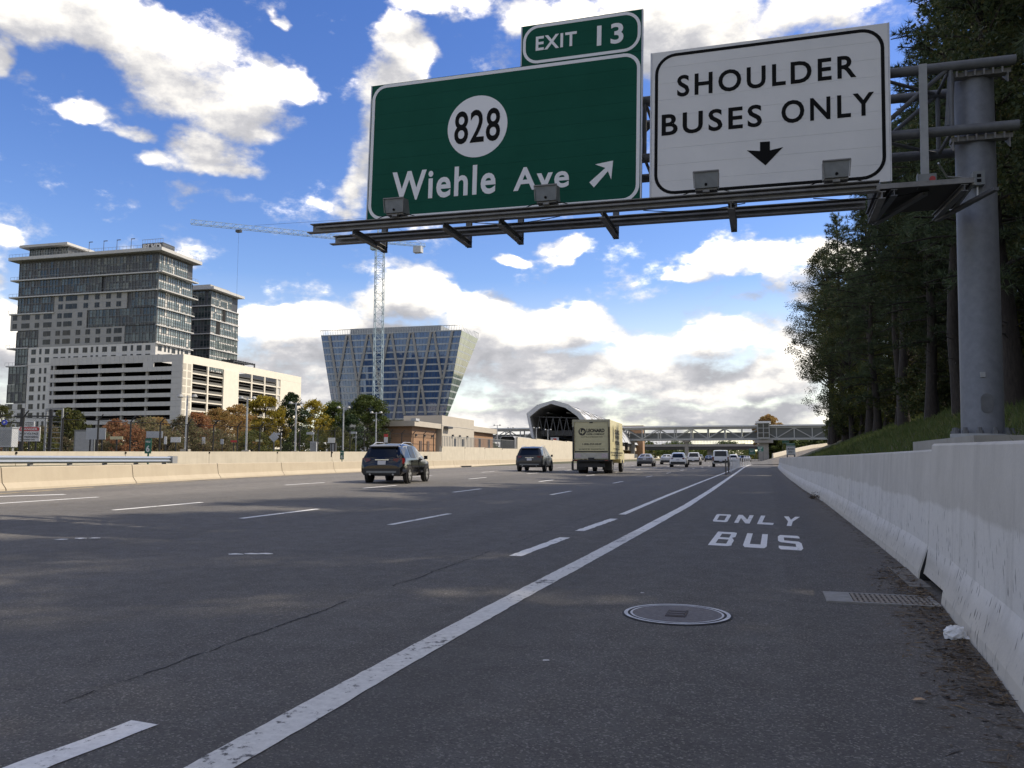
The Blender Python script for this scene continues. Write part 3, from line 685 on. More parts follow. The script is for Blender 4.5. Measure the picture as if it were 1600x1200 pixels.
# catwalk rails
def rail(x0, z0, x1, z1, y):
    mb = MB()
    mb.beam((x0, y, z0 + .075), (x1, y, z1 + .075), .12, .014); mb.beam((x0, y + .05, z0), (x1, y + .05, z1), .012, .134); mb.beam((x0 - .06, y, z0 - .075), (x1, y, z1 - .075), .13, .014)
    mb.beam((x0 + .1, y - .02, z0 + .02), (x1, y - .02, z1 + .02), .03, .03)
    return mb.build('catwalk_rail', M_steel, gan)
YO, YI = 12.6 - PB.y, 13.4 - PB.y
a, b = S(487, 358, 12.6), S(1374, 291, 12.6); rail(a[0], a[1], b[0], b[1], YO); ZO = (a[1] + b[1]) / 2
a, b = S(522, 376, 13.4), S(1352, 318, 13.4); rail(a[0], a[1], b[0], b[1], YI)
YP = 13.82 - PB.y
ZK = ZO - .13
for (px, pt, tilt) in ((600, 345, 0), (732, 345, 0), (813, 345, 0), (962, 330, 0), (1147, 320, 0), (1362, 300, 0)):
    x, z = S(px, 396 - (px - 600) * .045, 13.82)
    MB().ibeam((x, YO - .04, ZK), (x, YP + .06, ZK), .10, .11, .012).build('bracket', M_steel, gan)
    MB().ibeam((x, YP, ZK - .07), (x, YP, ZT + .25), .10, .09, .012, up=(0, 1, 0)).build('hanger_post', M_galvd, gan)
# solid grating bay next to the column
x0, z0 = S(1368, 290, 12.6); x1 = -.46
mb = MB(); mb.box(x0 + .01, x1, YO, YP + .1, ZO - .02, ZO + .03); mb.build('grating', mat('grating_dark', (.035, .034, .032), (.055, .052, .048), 20, .8), gan)
mb = MB(); mb.box(x0 + .01, x1 + .02, YO - .04, YO - .004, ZO - .04, ZO + .035); mb.build('toe_board', M_steel, gan); mb = MB(); mb.box(x1 + .004, x1 + .04, YO, YP + .3, ZO - .06, ZO + .03); mb.build('end_channel', M_light, gan)
for x in (x0 + .25, x1 - .1):
    MB().ibeam((x, YO - .02, ZO - .10), (x - .12, YP + .25, ZO - .10), .09, .10, .012).build('bracket', M_galvd, gan)
    MB().beam((x - .1, YP + .2, ZO - .16), (x + .45, YO + .2, ZO - .10 + .02), .08, .05).build('brace', M_galvd, gan)
# pale upright channel beside the white sign, switch box at its foot
x, z = S(1443, 97, 13.7); x2, z2 = S(1447, 288, 13.7)
mb = MB(); mb.beam((x, -.62, z2), (x, -.62, z), .115, .05, up=(0, 1, 0)); mb.build('upright_channel', M_light, gan)
x, z = S(1448, 283, 12.75); mb = MB(); mb.box(x - .12, x + .12, -1.72, -1.58, z - .09, z + .09); mb.box(x - .13, x - .122, -1.72, -1.6, z - .11, z + .11); sb = mb.build('switch_box', M_box, gan)
mb = MB(); mb.disc((x + .06, -1.735, z), (0, 1, 0), .04, 14, 0, .04); mb.build('red_knob', M_red, sb)
x, z = S(1528, 280, 14.0); mb = MB(); mb.box(x - .085, x + .085, -.47, -.32, z - .11, z + .11); jb = mb.build('junction_box', M_box, gan)
mb = MB(); mb.box(x - .03, x + .03, -.478, -.47, z + .01, z + .06); mb.box(x - .03, x + .03, -.478, -.47, z - .07, z - .02); mb.build('box_marks', M_black, jb)
mb = MB(); mb.path([(x, -.37, z - .11), (x, -.36, z - .28), (x, -.345, z - .34)], .014); mb.path([(x - .09, -.40, z + .02), (x - .5, -.7, z - .02), (x - .75, -1.4, z - .03)], .014); mb.build('conduit', M_alu, gan)
mb = MB(); zc = ZO - .12
for xa in (-8.2, -5.2, -2.6):
    mb = MB(); mb.path([(xa + t * 1.6, YO + .1, zc + .05 - .07 * sin(pi * t)) for t in [i / 8 for i in range(9)]], .008, n=5); mb.build('cable', M_black, gan)

# ------------------------------------------------------------------ signs on the arm
def sign_rect(tl, bl, tr, br):
    P = [S(*p) for p in (tl, bl, tr, br)]
    return (P[0][0] + P[1][0]) / 2, (P[2][0] + P[3][0]) / 2, (P[1][1] + P[3][1]) / 2, (P[0][1] + P[2][1]) / 2
def rrect(x0, x1, z0, z1, r, n=8):
    pts = []
    for cx, cz, a0 in ((x1 - r, z1 - r, 0), (x0 + r, z1 - r, 90), (x0 + r, z0 + r, 180), (x1 - r, z0 + r, 270)):
        for i in range(n + 1): a = radians(a0 + 90 * i / n); pts.append((cx + cos(a) * r, cz + sin(a) * r))
    return pts
def ring(mb, outer, inner, y0, y1):
    n = len(outer); vs = [(u, y, v) for y in (y0, y1) for P in (outer, inner) for (u, v) in P]
    for i in range(n):
        j = (i + 1) % n
        mb.f += [[i + len(mb.v), j + len(mb.v), n + j + len(mb.v), n + i + len(mb.v)]]; mb.m.append(0)
        mb.f += [[i + len(mb.v), 2 * n + i + len(mb.v), 2 * n + j + len(mb.v), j + len(mb.v)]]; mb.m.append(0)
        mb.f += [[n + i + len(mb.v), n + j + len(mb.v), 3 * n + j + len(mb.v), 3 * n + i + len(mb.v)]]; mb.m.append(0)
    mb.v += vs
YS = 13.65 - PB.y
def make_sign(name, label, rect, m, border_m, border, rows, th=.05, inset=0.):
    x0, x1, z0, z1 = rect; o = gthing(name, label, 'road sign', ((x0 + x1) / 2, YS, z0)); W, H = x1 - x0, z1 - z0
    for i in range(rows):
        h = H / rows; mb = MB(); mb.box(-W / 2, W / 2, 0, th, i * h + .0008, (i + 1) * h - .0016); mb.build('plank', m, o)
    mb = MB()
    for s in (-1, 1): mb = MB(); mb.box(s * (W / 2 + .014) - .012, s * (W / 2 + .014) + .012, -.006, th + .02, 0, H); mb.build('edge_trim', M_alu, o)
    bw, e, r = border
    mb = MB(); ring(mb, rrect(-W / 2 + e, W / 2 - e, e, H - e, r), rrect(-W / 2 + e + bw, W / 2 - e - bw, e + bw, H - e - bw, r - bw), -.004, -.0005); mb.build('border', border_m, o)
    mb = MB()
    for k in range(4): xx = -W / 2 + W * (k + .5) / 4; mb.ibeam((xx, th + .05, .02), (xx, th + .05, H - .05), .08, .08, .01, up=(0, 1, 0))
    mb.build('back_rib', M_galvd, o)
    o['_b'] = (x0 + W / 2, z0); return o
def word(o, txt, pl, pr, ht, m, bold=.0, spacing=1., name='lettering', slant=0.):
    "pl = (x, top, bottom) pixels at the left end, pr the same at the right end"
    ox, oz = o['_b'][0], o['_b'][1]
    xa, za = S(pl[0], pl[2]); _, zta = S(pl[0], pl[1]); xb, zb = S(pr[0], pr[2]); _, ztb = S(pr[0], pr[1])
    z0, z1 = (za + zb) / 2 - oz, (zta + ztb) / 2 - oz; xa -= ox; xb -= ox
    return text_mesh(txt, lambda u, v, d: (xa + (xb - xa) * u, -.0012 - d, z0 + (z1 - z0) * v), m, name, o, bold, .004, spacing)
gr = sign_rect((576, 133), (580, 345), (1000, 82), (1002, 315))
grn = make_sign('exit_sign', 'large dark green exit sign with a route number disc above the road', gr, M_green, M_sheet, (.062, .012, .30), 9)
x0 = S(816, 70)[0]; x1 = gr[1]; z0 = gr[3] + .004; z1 = (S(816, 40)[1] + S(1001, 16)[1]) / 2
tab = make_sign('exit_number_sign', 'small green exit number panel standing on top of the large green sign', (x0, x1, z0, z1), M_green, M_sheet, (.055, .015, .30), 3)
wh = sign_rect((1016, 84), (1020, 309), (1387, 35), (1391, 285))
wht = make_sign('bus_lane_sign', 'large white bus shoulder sign with black border beside the steel post', wh, M_white, M_black, (.055, .055, .36), 9)
word(grn, 'Wiehle', (612, 268, 314), (774, 257, 303.5), 0, M_sheet, .022, 1.12)
word(grn, 'Ave', (802, 263, 300), (889, 255, 291.5), 0, M_sheet, .022, 1.12)
ox, oz = grn['_b'][0], grn['_b'][1]; cx, cz = S(745.7, 197.5); cx -= ox; cz -= oz; rd = (S(792, 197)[0] - S(699, 197)[0]) / 2
mb = MB(); mb.prism([(cos(2 * pi * i / 48) * rd, sin(2 * pi * i / 48) * rd) for i in range(48)], lambda u, v, d: (cx + u, -.0005 - d, cz + v), 0, .003); mb.build('route_disc', M_sheet, grn)
o = word(grn, '828', (709.5, 176, 227), (781, 167, 219), 0, M_black, .012, 1.05, 'route_number'); o.location = (0, -.004, 0)
# arrow pointing up and to the right
def arrow(o, pts, m):
    ox, oz = o['_b'][0], o['_b'][1]; P = [(S(*p)[0] - ox, S(*p)[1] - oz) for p in pts]
    mb = MB(); mb.prism(P, lambda u, v, d: (u, -.0008 - d, v), 0, .004); mb.build('arrow', m, o)
arrow(grn, [(921, 285), (946, 262.5), (930, 257), (958, 251), (955, 280.5), (950, 267.5), (928, 293)], M_sheet)
word(tab, 'EXIT', (837, 57, 79), (901, 49.5, 71.5), 0, M_sheet, .022, 1.12)
word(tab, '13', (932.6, 40, 71), (974, 35, 68), 0, M_sheet, .022, 1.15)
word(wht, 'SHOULDER', (1058, 117, 151), (1338, 86, 121.5), 0, M_black, .018, 1.22)
word(wht, 'BUSES', (1033.7, 178, 212.5), (1190.5, 164, 198), 0, M_black, .018, 1.22)
word(wht, 'ONLY', (1221, 157, 193), (1366, 144, 180.5), 0, M_black, .018, 1.22)
arrow(wht, [(1187.5, 222), (1203, 221), (1203, 235), (1223.5, 230), (1196, 258.5), (1167, 235), (1187.5, 236)], M_black)
# floodlights on the outer catwalk rail
for (px, py, lab) in ((621, 330, 'grey sign floodlight in front of the W, at the far end of the catwalk'), (856, 311, 'grey sign floodlight on the catwalk covering the foot of the letters Ave'), (1104, 289, 'grey sign floodlight under the black arrow of the white sign'), (1306, 271, 'grey sign floodlight at the lower corner of the white sign nearest the post')):
    x, z = S(px, py, 12.6); zt = ZO + .085 + (x - S(930, 330, 12.6)[0]) * ((S(1374, 291, 12.6)[1] - S(487, 358, 12.6)[1]) / (S(1374, 291, 12.6)[0] - S(487, 358, 12.6)[0]))
    f = gthing('sign_floodlight', lab, 'floodlight', (x, YO, zt), 'floodlights along the sign catwalk')
    mb = MB(); a, b, h = .185, .165, .27; z0 = .06
    mb.add([(-b, -.14, z0), (b, -.14, z0), (b + .02, .13, z0 + .02), (-b - .02, .13, z0 + .02), (-a, -.17, z0 + h * .93), (a, -.17, z0 + h * .93), (a + .01, .02, z0 + h), (-a - .01, .02, z0 + h)],
           [(3, 2, 1, 0), (4, 5, 6, 7), (0, 1, 5, 4), (1, 2, 6, 5), (3, 0, 4, 7)]); mb.build('housing', M_box, f)
    mb = MB(); mb.add([(-b - .015, .128, z0 + .025), (b + .015, .128, z0 + .025), (a + .005, .022, z0 + h - .005), (-a - .005, .022, z0 + h - .005)], [(0, 1, 2, 3)]); mb.build('lens', M_lens, f)
    mb = MB(); mb.beam((-a - .012, -.18, z0 + h * .93), (a + .012, -.18, z0 + h * .93), .02, .02); mb.beam((-a - .01, -.18, z0 + h * .93), (-b - .012, -.15, z0), .014, .014); mb.beam((a + .01, -.18, z0 + h * .93), (b + .012, -.15, z0), .014, .014); mb.build('visor_frame', M_steel, f)
    mb = MB(); mb.box(-b, b, -.1, .1, .035, .06); mb.box(-.05, .05, -.12, .04, 0, .035); mb.build('base', M_steel, f)
    mb = MB(); mb.disc((0, -.145, z0 + .05), (0, 1, 0), .022, 10, 0, .03); mb.build('latch', M_black, f)
    
    for s in (-1, 1): mb = MB(); mb.path([(s * b, -.05, .05), (s * b + s * .1, -.05, .03), (s * b + s * .2, -.04, -.0)], .008, n=5); mb.build('cable', M_black, f)

# ------------------------------------------------------------------ median barrier on the left
med = thing('median_barrier', 'low tan concrete barrier along the left edge of the roadway', 'barrier', (-20, 20, .3))
mh = .66
prof = [(.0, -.05), (-.02, .06), (-.14, .22), (-.20, mh - .02), (-.22, mh), (-.38, mh), (-.6, -.05)]
def subpath(ya, yb, fx, zf, step=4.):
    n = max(1, int((yb - ya) / step)); return [(fx(ya + (yb - ya) * i / n), ya + (yb - ya) * i / n, zf(fx(ya + (yb - ya) * i / n), ya + (yb - ya) * i / n)) for i in range(n + 1)]
ya = -8.
for L in [6.2] * 12 + [9] * 8 + [20] * 9:
    if ya > 360: break
    mb = MB(); mb.sweep(prof, subpath(ya + .02, ya + L - .02, med_x, road_z)); mb.build('barrier_segment', M_barrier, med, loc=-off(med)); ya += L
# dark block for the shade in an opening at the barrier foot
sc = on_road(738, 730); mb = MB(); xs_ = med_x(sc.y); mb.box(xs_ - .02, xs_ + .03, sc.y - 2.2, sc.y + 2.2, road_z(xs_, sc.y) - .02, road_z(xs_, sc.y) + .13); mb.build('scupper_shade', M_dark, med, loc=-off(med))

# cream wall of the rail line beyond, higher further on
W2 = [(-43.5, 22), (-42.4, 35), (-41.6, 50), (-39.8, 70), (-38.6, 92), (-38.7, 124), (-38, 157), (-37.6, 190), (-38, 240)]
def w2x(y):
    if y < W2[0][1]: return W2[0][0] - (W2[0][1] - y) * .1
    for (x0, y0), (x1, y1) in zip(W2, W2[1:]):
        if y <= y1: return x0 + (x1 - x0) * (y - y0) / (y1 - y0)
    return W2[-1][0]
w2 = thing('rail_wall', 'long cream concrete wall between the access road and the fenced rail yard', 'wall', (-41, 60, .4))
def wpanel(ya, yb, top0, top1, name='wall_panel'):
    mb = MB(); x0, x1 = w2x(ya), w2x(yb)
    for (x, y, t) in ((x0, ya + .02, top0), (x1, yb - .02, top1)): mb.v += [(x, y, .1), (x - .35, y, .1), (x - .35, y, t), (x, y, t)]
    mb.f += [[0, 3, 7, 4], [1, 5, 6, 2], [3, 2, 6, 7], [0, 1, 2, 3], [7, 6, 5, 4]]; mb.m += [0] * 5
    mb.build(name, M_wall2, w2, loc=-off(w2))
    mb = MB(); mb.box(x0 - .03, x0 + .05, ya - .05, ya + .05, top0 - .15, top0 - .03); mb.build('joint_cap', M_black, w2, loc=-off(w2))
ya = 12.
tz = lambda y: 1.60 + (y - 35) * .0072
while ya < 92: wpanel(ya, ya + 8, tz(ya), tz(ya + 8)); ya += 8
while ya < 124: wpanel(ya, min(ya + 8, 124), 2.68, 2.74); ya += 8
while ya < 186: wpanel(ya, ya + 10.3, 4.64, 4.5); ya += 10.3
while ya < 236: wpanel(ya, ya + 12.5, 2.5, 2.5); ya += 12.5
# ground of the yard behind it
yd = MB(); yd.add([(-46, 10, .95), (-37.9, 250, 1.6), (-140, 250, 1.6), (-140, 10, .95)], [(3, 2, 1, 0)]); structure(yd.build('yard_ground', mat('ballast', (.16, .15, .135), (.10, .095, .085), 3, .95, bump=.5, bscale=12)))

# guardrail in the strip between barrier and wall
gdr = thing('guardrail', 'galvanised steel guardrail running behind the low tan barrier', 'guardrail', (-27.5, 25, .35))
wprof = [(0, -.155), (.04, -.12), (.075, -.08), (.04, -.035), (0, 0), (.04, .035), (.075, .08), (.04, .12), (0, .155), (-.006, .155), (.034, .12), (.069, .08), (.034, .035), (-.006, 0), (.034, -.035), (.069, -.08), (.034, -.12), (-.006, -.155)]
pts = [(-26.4, 10, 1.12), (-27.6, 22.8, 1.15), (-28.45, 32.8, 1.13)]
mb = MB(); mb.sweep(wprof, pts); mb.build('rail', mat('bright_galvanised', (.42, .47, .52), (.36, .40, .45), 3, .35, .5), gdr, loc=-off(gdr))
mb = MB(); mb.box(-28.62, -28.30, 32.8, 33.15, .95, 1.31); mb.build('end_cap', M_alu, gdr, loc=-off(gdr))
pm = MB(); pm.box(-.2, -.07, -.08, .08, -.85, .12); pme = pm.mesh('guardrail_post', M_steel)
for i in range(11):
    y = 12 + i * 2.05; t = (y - 10) / 22.8; link('guardrail_post', pme, gdr, (-26.4 - 2.05 * t + 27.5, y - 25, 1.13 - .35))

# ------------------------------------------------------------------ rail yard fence, signs, lamps
M_fence = mat('black_fence', (.012, .012, .013), rough=.55)
M_panelgrey = mat('panel_back_grey', (.46, .48, .50), (.40, .42, .44), 2, .5)
fen = thing('security_fence', 'black chain-link security fence with outward arms on top of the cream wall', 'fence', (-43, 50, 1.6))
O = off(fen)
def fx(y): return w2x(y) - .55
pm = MB(); pm.tube((0, 0, 0), (0, 0, 2.45), .06, n=6); pm.tube((0, 0, 2.43), (.38, 0, 2.82), .04, n=6); pme = pm.mesh('fence_post', M_fence)
ysf = [26 + i * 2.7 for i in range(25)]
for i, y in enumerate(ysf): link('fence_post', pme, fen, Vector((fx(y), y, tz(y) - .35)) - O)
mb = MB()
for h in (.1, 2.4): mb = MB(); mb.path([(fx(y), y, tz(y) - .35 + h) for y in ysf], .022, n=5); mb.build('fence_rail', M_fence, fen, loc=-O)
for t in (.33, .66, 1.): mb = MB(); mb.path([(fx(y) + .38 * t, y, tz(y) + 2.08 + .39 * t) for y in ysf], .006, n=3); mb.build('barbed_wire', M_fence, fen, loc=-O)
V = []; Fq = []; L = ysf[-1] - ysf[0]; Hh = 2.3; st = .14
def wire(ya, za, yb, zb):
    b = len(V); w = .0035
    for (y, z) in ((ya, za), (yb, zb)):
        x = fx(min(max(y, ysf[0]), ysf[-1])); zz = tz(y) - .30 + z
        V.extend([(x, y - w, zz), (x, y + w, zz)])
    Fq.append((b, b + 1, b + 3, b + 2))
nw = int((L + Hh) / st)
for i in range(nw):
    y = ysf[0] - Hh + i * st
    for sgn in (1, -1):
        a0, a1 = (0, Hh) if sgn > 0 else (Hh, 0); t0 = max(0, (ysf[0] - y) / Hh); t1 = min(1, (ysf[-1] - y) / Hh)
        if t1 <= t0: continue
        # several short lengths so that the wires follow the wall
        for k in range(2):
            ta, tb = t0 + (t1 - t0) * k / 2, t0 + (t1 - t0) * (k + 1) / 2
            wire(y + Hh * ta, a0 + (a1 - a0) * ta, y + Hh * tb, a0 + (a1 - a0) * tb)
o = link('chain_link', np_mesh('chain_link', V, Fq, M_fence), fen, -O); o['kind'] = 'stuff'

def board(name, label, cat, px0, px1, py0, py1, Y, zbase, m, posts=2, group=None, th=.05, post_m=None, rz=.35):
    "a flat board on posts, facing the road; pixel extents fix its size at distance Y"
    a, b = at(px0, py0, Y), at(px1, py1, Y); W = (b.x - a.x) / cos(rz) * .9; c = (a + b) / 2
    o = thing(name, label, cat, (c.x, Y, zbase), rz, group)
    h0, h1 = b.z - zbase, a.z - zbase; mb = MB(); mb.box(-W / 2, W / 2, -th / 2, th / 2, h0, h1); mb.build('board', m, o)
    if posts:
        mb = MB()
        for k in range(posts):
            x = 0 if posts == 1 else -W * .3 + W * .6 * k / (posts - 1)
            mb.box(x - .04, x + .04, th / 2 + .002, th / 2 + .08, 0, h1 - .03)
        mb.build('post', post_m or M_fence, o)
    o['_s'] = (W, h0, h1); return o
M_wsign = mat('notice_white', (.70, .70, .68), (.62, .62, .60), 4, .5)
M_redsign = mat('notice_red', (.50, .03, .03), rough=.5); M_gsign = mat('marker_green', (.0, .11, .075), rough=.5)
def btext(o, txt, u0, u1, v0, v1, m, bold=.01):
    W, h0, h1 = o['_s']; H = h1 - h0
    return text_mesh(txt, lambda u, v, d: (-W / 2 + W * (u0 + (u1 - u0) * u), -.028 - d, h0 + H * (v0 + (v1 - v0) * v)), m, 'lettering', o, bold, .006)
dg = board('danger_sign', 'white high voltage notice with a red oval behind the rail wall', 'sign', 33, 58.5, 667, 689.5, 40, 1.2, M_wsign, 2)
W, h0, h1 = dg['_s']; H = h1 - h0
mb = MB(); mb.prism(rrect(-W * .46, W * .46, h0 + H * .70, h0 + H * .98, H * .13, 6), lambda u, v, d: (u, -.026 - d, v), 0, .01); mb.build('red_oval', M_redsign, dg)
t = btext(dg, 'DANGER', .12, .88, .76, .92, M_wsign, .02); t.location.y = -.012
btext(dg, 'HIGH VOLTAGE', .08, .92, .46, .60, M_black, .012); btext(dg, 'NO TRESPASSING', .08, .92, .24, .37, M_black, .01); btext(dg, 'AUTHORIZED ONLY', .1, .8, .08, .16, M_black)
nt = board('warning_notice', 'small white two line notice above the red and white high voltage notice', 'sign', 40, 52, 658.5, 666, 40, 1.2, M_wsign, 1)
btext(nt, 'WARNING', .1, .9, .56, .84, M_black, .015); btext(nt, 'NO ENTRY', .1, .9, .14, .42, M_black, .015)
board('blank_board', 'broad grey back of a board on three posts left of the shrubs', 'sign', 138, 162, 669, 686.5, 43, 1.2, M_panelgrey, 3)
board('blank_board', 'smaller grey board standing behind the tall green mile marker', 'sign', 231, 252, 674, 684, 49, 1.2, M_panelgrey, 2)
board('yellow_notice', 'narrow cream notice with a ragged edge in front of the red shrubs', 'sign', 174, 190, 682, 686.5, 47, 1.2, mat('notice_cream', (.62, .56, .34), rough=.5), 1)
for (px0, px1, py0, py1, lab, m) in ((268, 281, 683, 691, 'small white notice on the fence right of the grey board', M_wsign), (257, 260, 682, 694, 'slim white upright marker left of the small white notice', M_wsign), (316, 320, 683, 694, 'slim white upright marker under the red maples', M_wsign), (345, 349, 686, 694, 'small pale tag plate right of the slim white marker', M_panelgrey), (361, 369, 688, 691, 'tiny red notice among the orange trees', M_redsign), (400, 409, 687, 690, 'tiny pale yellow notice over the parked white van', mat('notice_yellow', (.60, .58, .38), rough=.5)), (513, 523, 684, 692, 'white notice on the fence right of the diamond board', M_wsign)):
    board('fence_notice', lab, 'sign', px0, px1, py0, py1, 55 if px0 < 300 else 64, 1.3, m, 1, 'small notices along the rail fence', .04)
a = at(428, 683, 66); dm = thing('diamond_sign', 'grey diamond shaped sign back on a post among the yellow trees', 'sign', (a.x, 66, 1.4), .35)
mb = MB(); mb.prism([(0, -.5), (.5, 0), (0, .5), (-.5, 0)], lambda u, v, d: (u, d, a.z - 1.4 + v), -.02, .02); mb.build('board', M_panelgrey, dm); mb = MB(); mb.box(-.04, .04, .03, .1, 0, a.z - 1.2); mb.build('post', M_galvd, dm)
for (px, py0, py1, Y, txt, lab) in ((232, 685, 711, 33.5, '6', 'tall green mile marker on a post at the end of the guardrail'), (534.5, 704, 720, 62, '6', 'short green mile marker against the cream wall left of the black car')):
    a, b = at(px, py0, Y), at(px, py1, Y); zb = road_z(a.x, Y); o = thing('mile_marker', lab, 'sign', (a.x, Y, zb), .35); w = .16
    hh = .78 if txt else .5
    mb = MB(); mb.box(-w, w, -.02, .02, a.z - zb - hh, a.z - zb); mb.build('board', M_gsign, o); mb = MB(); mb.box(-.035, .035, .022, .08, 0, a.z - zb - .02); mb.build('post', M_gsign, o)
    top = a.z - zb
    text_mesh(txt, lambda u, v, d: (-.09 + .18 * u, -.024 - d, top - .70 + .34 * v), M_wsign, 'lettering', o, .03, .004)
    text_mesh('MILE', lambda u, v, d: (-.12 + .24 * u, -.024 - d, top - .22 + .10 * v), M_wsign, 'lettering', o, .02, .004)
# pale ladder frame and cabinets
a, b = at(73, 638, 42), at(90, 700, 42); lad = thing('ladder_frame', 'tall pale steel ladder frame standing behind the rail fence', 'ladder', (a.x, 42, 1.2), .35)
w = (b.x - a.x) * .95; H = a.z - 1.2; mb = MB()
for x in (0, w): mb.box(x - .05, x + .05, -.05, .05, 0, H)
mb.box(.05, w - .05, -.05, .05, H - .1, H); mb.build('upright', M_light, lad)
for k in range(7): r_ = MB(); r_.box(.05, w - .05, -.03, .03, .3 + k * .36, .34 + k * .36); r_.build('rung', M_light, lad)
fr_ = thing('portal_frame', 'black steel frame of tall posts and a crossbar around the high voltage notice', 'frame', (at(32, 700, 40.5).x, 40.5, 1.2), .35)
w = at(66, 700, 40.5).x - at(32, 700, 40.5).x; mb = MB()
for x in (0, w): mb.box(x - .09, x + .09, -.08, .08, 0, 3.35 - x * .05)
mb.build('post', M_fence, fr_); mb = MB(); mb.box(-.5, w + .5, -.04, .04, 2.75, 2.84); mb.build('crossbar', M_fence, fr_)
def cabinet(lab, px, py0, py1, wpx, Y, m, legs=False, rz=.35, dep_=.7):
    a, b = at(px, py0, Y), at(px + wpx, py1, Y); zb = 1.15; o = thing('cabinet', lab, 'cabinet', ((a.x + b.x) / 2, Y, zb), rz); W = (b.x - a.x) * .9
    z0 = .75 if legs else 0; H = a.z - zb
    mb = MB(); mb.box(-W / 2, W / 2, -dep_ / 2, dep_ / 2, z0, H - .05); mb.build('body', m, o)
    mb = MB(); mb.box(-W / 2 - .04, W / 2 + .04, -dep_ / 2 - .04, dep_ / 2 + .04, H - .048, H); mb.build('lid', m, o)
    mb = MB(); mb.box(-W * .44, W * .44, -dep_ / 2 - .015, -dep_ / 2, z0 + .1, H - .15); mb.build('door', M_light, o)
    if legs:
        mb = MB()
        for x in (-W * .4, -W * .1, W * .1, W * .4): mb.box(x - .03, x + .03, -.1, .1, 0, z0 - .002)
        mb.build('leg', M_light, o)
cabinet('pale cabinet on thin legs at the left edge of the rail yard', 0, 668, 700, 20, 38, M_panelgrey, True)
cabinet('grey equipment cabinet behind the black posts beside the grey board', 122, 672, 700, 26, 52, mat('cabinet_grey', (.16, .17, .17), rough=.5))
cabinet('white narrow cabinet on the wall left of the slim lamp with two arms', 486, 690, 704, 9, 72, M_panelgrey)
cabinet('dark cabinet under the white notice in the rail yard', 517, 692, 704, 8, 76, mat('cabinet_dark', (.05, .052, .055), rough=.5))
shed = thing('storage_box', 'low dark red container at the left edge behind the pale cabinet', 'container', (at(8, 680, 60).x, 60, 1.1), .35)
mb = MB(); mb.box(-2, 1.6, -1, 1, 0, 2.0); mb.build('body', mat('dull_red', (.22, .06, .045), (.17, .05, .04), 3, .6), shed); mb = MB(); mb.box(-2.05, 1.65, -1.05, 1.05, 2.002, 2.1); mb.build('lid', M_light, shed)
bs = at(7, 660, 44); bst = thing('blue_badge_sign', 'small blue round badge with a white centre on a thin bar at the left edge', 'sign', (bs.x, 44, 1.1), .35)
mb = MB(); mb.disc((0, 0, bs.z - 1.1), (0, 1, 0), .2, 10, 0, .04); mb.build('badge', mat('badge_blue', (.02, .05, .45), rough=.5), bst); mb = MB(); mb.disc((0, -.03, bs.z - 1.1), (0, 1, 0), .07, 8, 0, .02); mb.build('centre', M_wsign, bst)
mb = MB(); mb.box(-.03, .03, .03, .08, 0, bs.z - 1.1); mb.box(-1.2, 1.2, .09, .14, bs.z - 1.1 - .04, bs.z - 1.1 + .04); mb.build('post', M_fence, bst)
mb = MB(); mb.tube((0, 0, 0), (0, 0, .02), .05)

def lamp(px, py, Y, lab, zb=1.7, first=[None]):
    a = at(px, py, Y); o = thing('yard_lamp', lab, 'street lamp', (a.x, Y, zb), .35, 'double headed lamps along the rail wall'); H = a.z - zb
    mb = MB(); mb.box(-.32, .32, -.25, .25, -.3, .22); mb.build('base', M_wall2, o)
    mb = MB(); mb.tube((0, 0, .22), (0, 0, H), .095, .07, 8); mb.build('pole', M_alu, o)
    mb = MB(); mb.beam((-.62, 0, H - .12), (.62, 0, H - .12), .05, .05); mb.build('arm', M_alu, o)
    for s in (-1, 1):
        mb = MB(); mb.tube((s * .56, 0, H - .10), (s * .56, 0, H + .10), .24, .12, 10); mb.tube((s * .56, 0, H - .16), (s * .56, 0, H - .103), .18, .24, 10); mb.build('lamp_head', M_light, o)
for (px, py, Y, lab) in ((293, 618, 52, 'double headed lamp in front of the lit corner of the parking garage'), (387, 621, 60, 'double headed lamp in front of the yellow tree'), (463, 629, 70, 'double headed lamp beside the dark green conifer'), (537, 636, 80, 'double headed lamp in front of the yellow green trees'), (588, 644, 88, 'double headed lamp before the brown end of the low tan building')): lamp(px, py, Y, lab)
for (px, py, Y, lab) in ((777, 664, 150, 'small double headed lamp right of the low tan building'), (838, 668, 158, 'small double headed lamp just left of the mouth of the vaulted station'), (856, 671, 160, 'small double headed lamp inside the mouth of the vaulted station'), (798, 668, 170, 'small double headed lamp by the rail car')): lamp(px, py, Y, lab, 3.9)
for (px, py, Y, lab) in ((436, 678, 80, 'short platform light box on a post under the yellow tree'), (486, 677, 72, 'pale light box on a bent post right of the dark conifer'), (553, 676, 76, 'pale light box on a bent post left of the tan building')):
    a = at(px, py, Y); o = thing('light_box', lab, 'light box', (a.x, Y, 1.3), .35, 'light boxes in the rail yard'); H = a.z - 1.3; mb = MB(); mb.box(-.45, .3, -.12, .12, H - .12, H + .12); mb.build('head', M_panelgrey, o); mb = MB(); mb.box(.18, .27, -.04, .04, 0, H - .122); mb.build('post', M_light, o)
# red and white stop marker behind the black car
a = at(603, 683, 92); o = thing('stop_marker', 'small red and white marker board above the roof of the black car', 'sign', (a.x, 92, 1.5), .35); mb = MB(); mb.box(-.26, .26, -.03, .03, a.z - 1.5, a.z - 1.1); mb.build('red_board', M_redsign, o); mb = MB(); mb.box(-.24, .24, -.028, .028, a.z - 2.2, a.z - 1.503); mb.build('white_board', M_wsign, o); mb = MB(); mb.box(-.03, .03, .032, .08, 0, a.z - 1.2); mb.build('post', M_galvd, o)

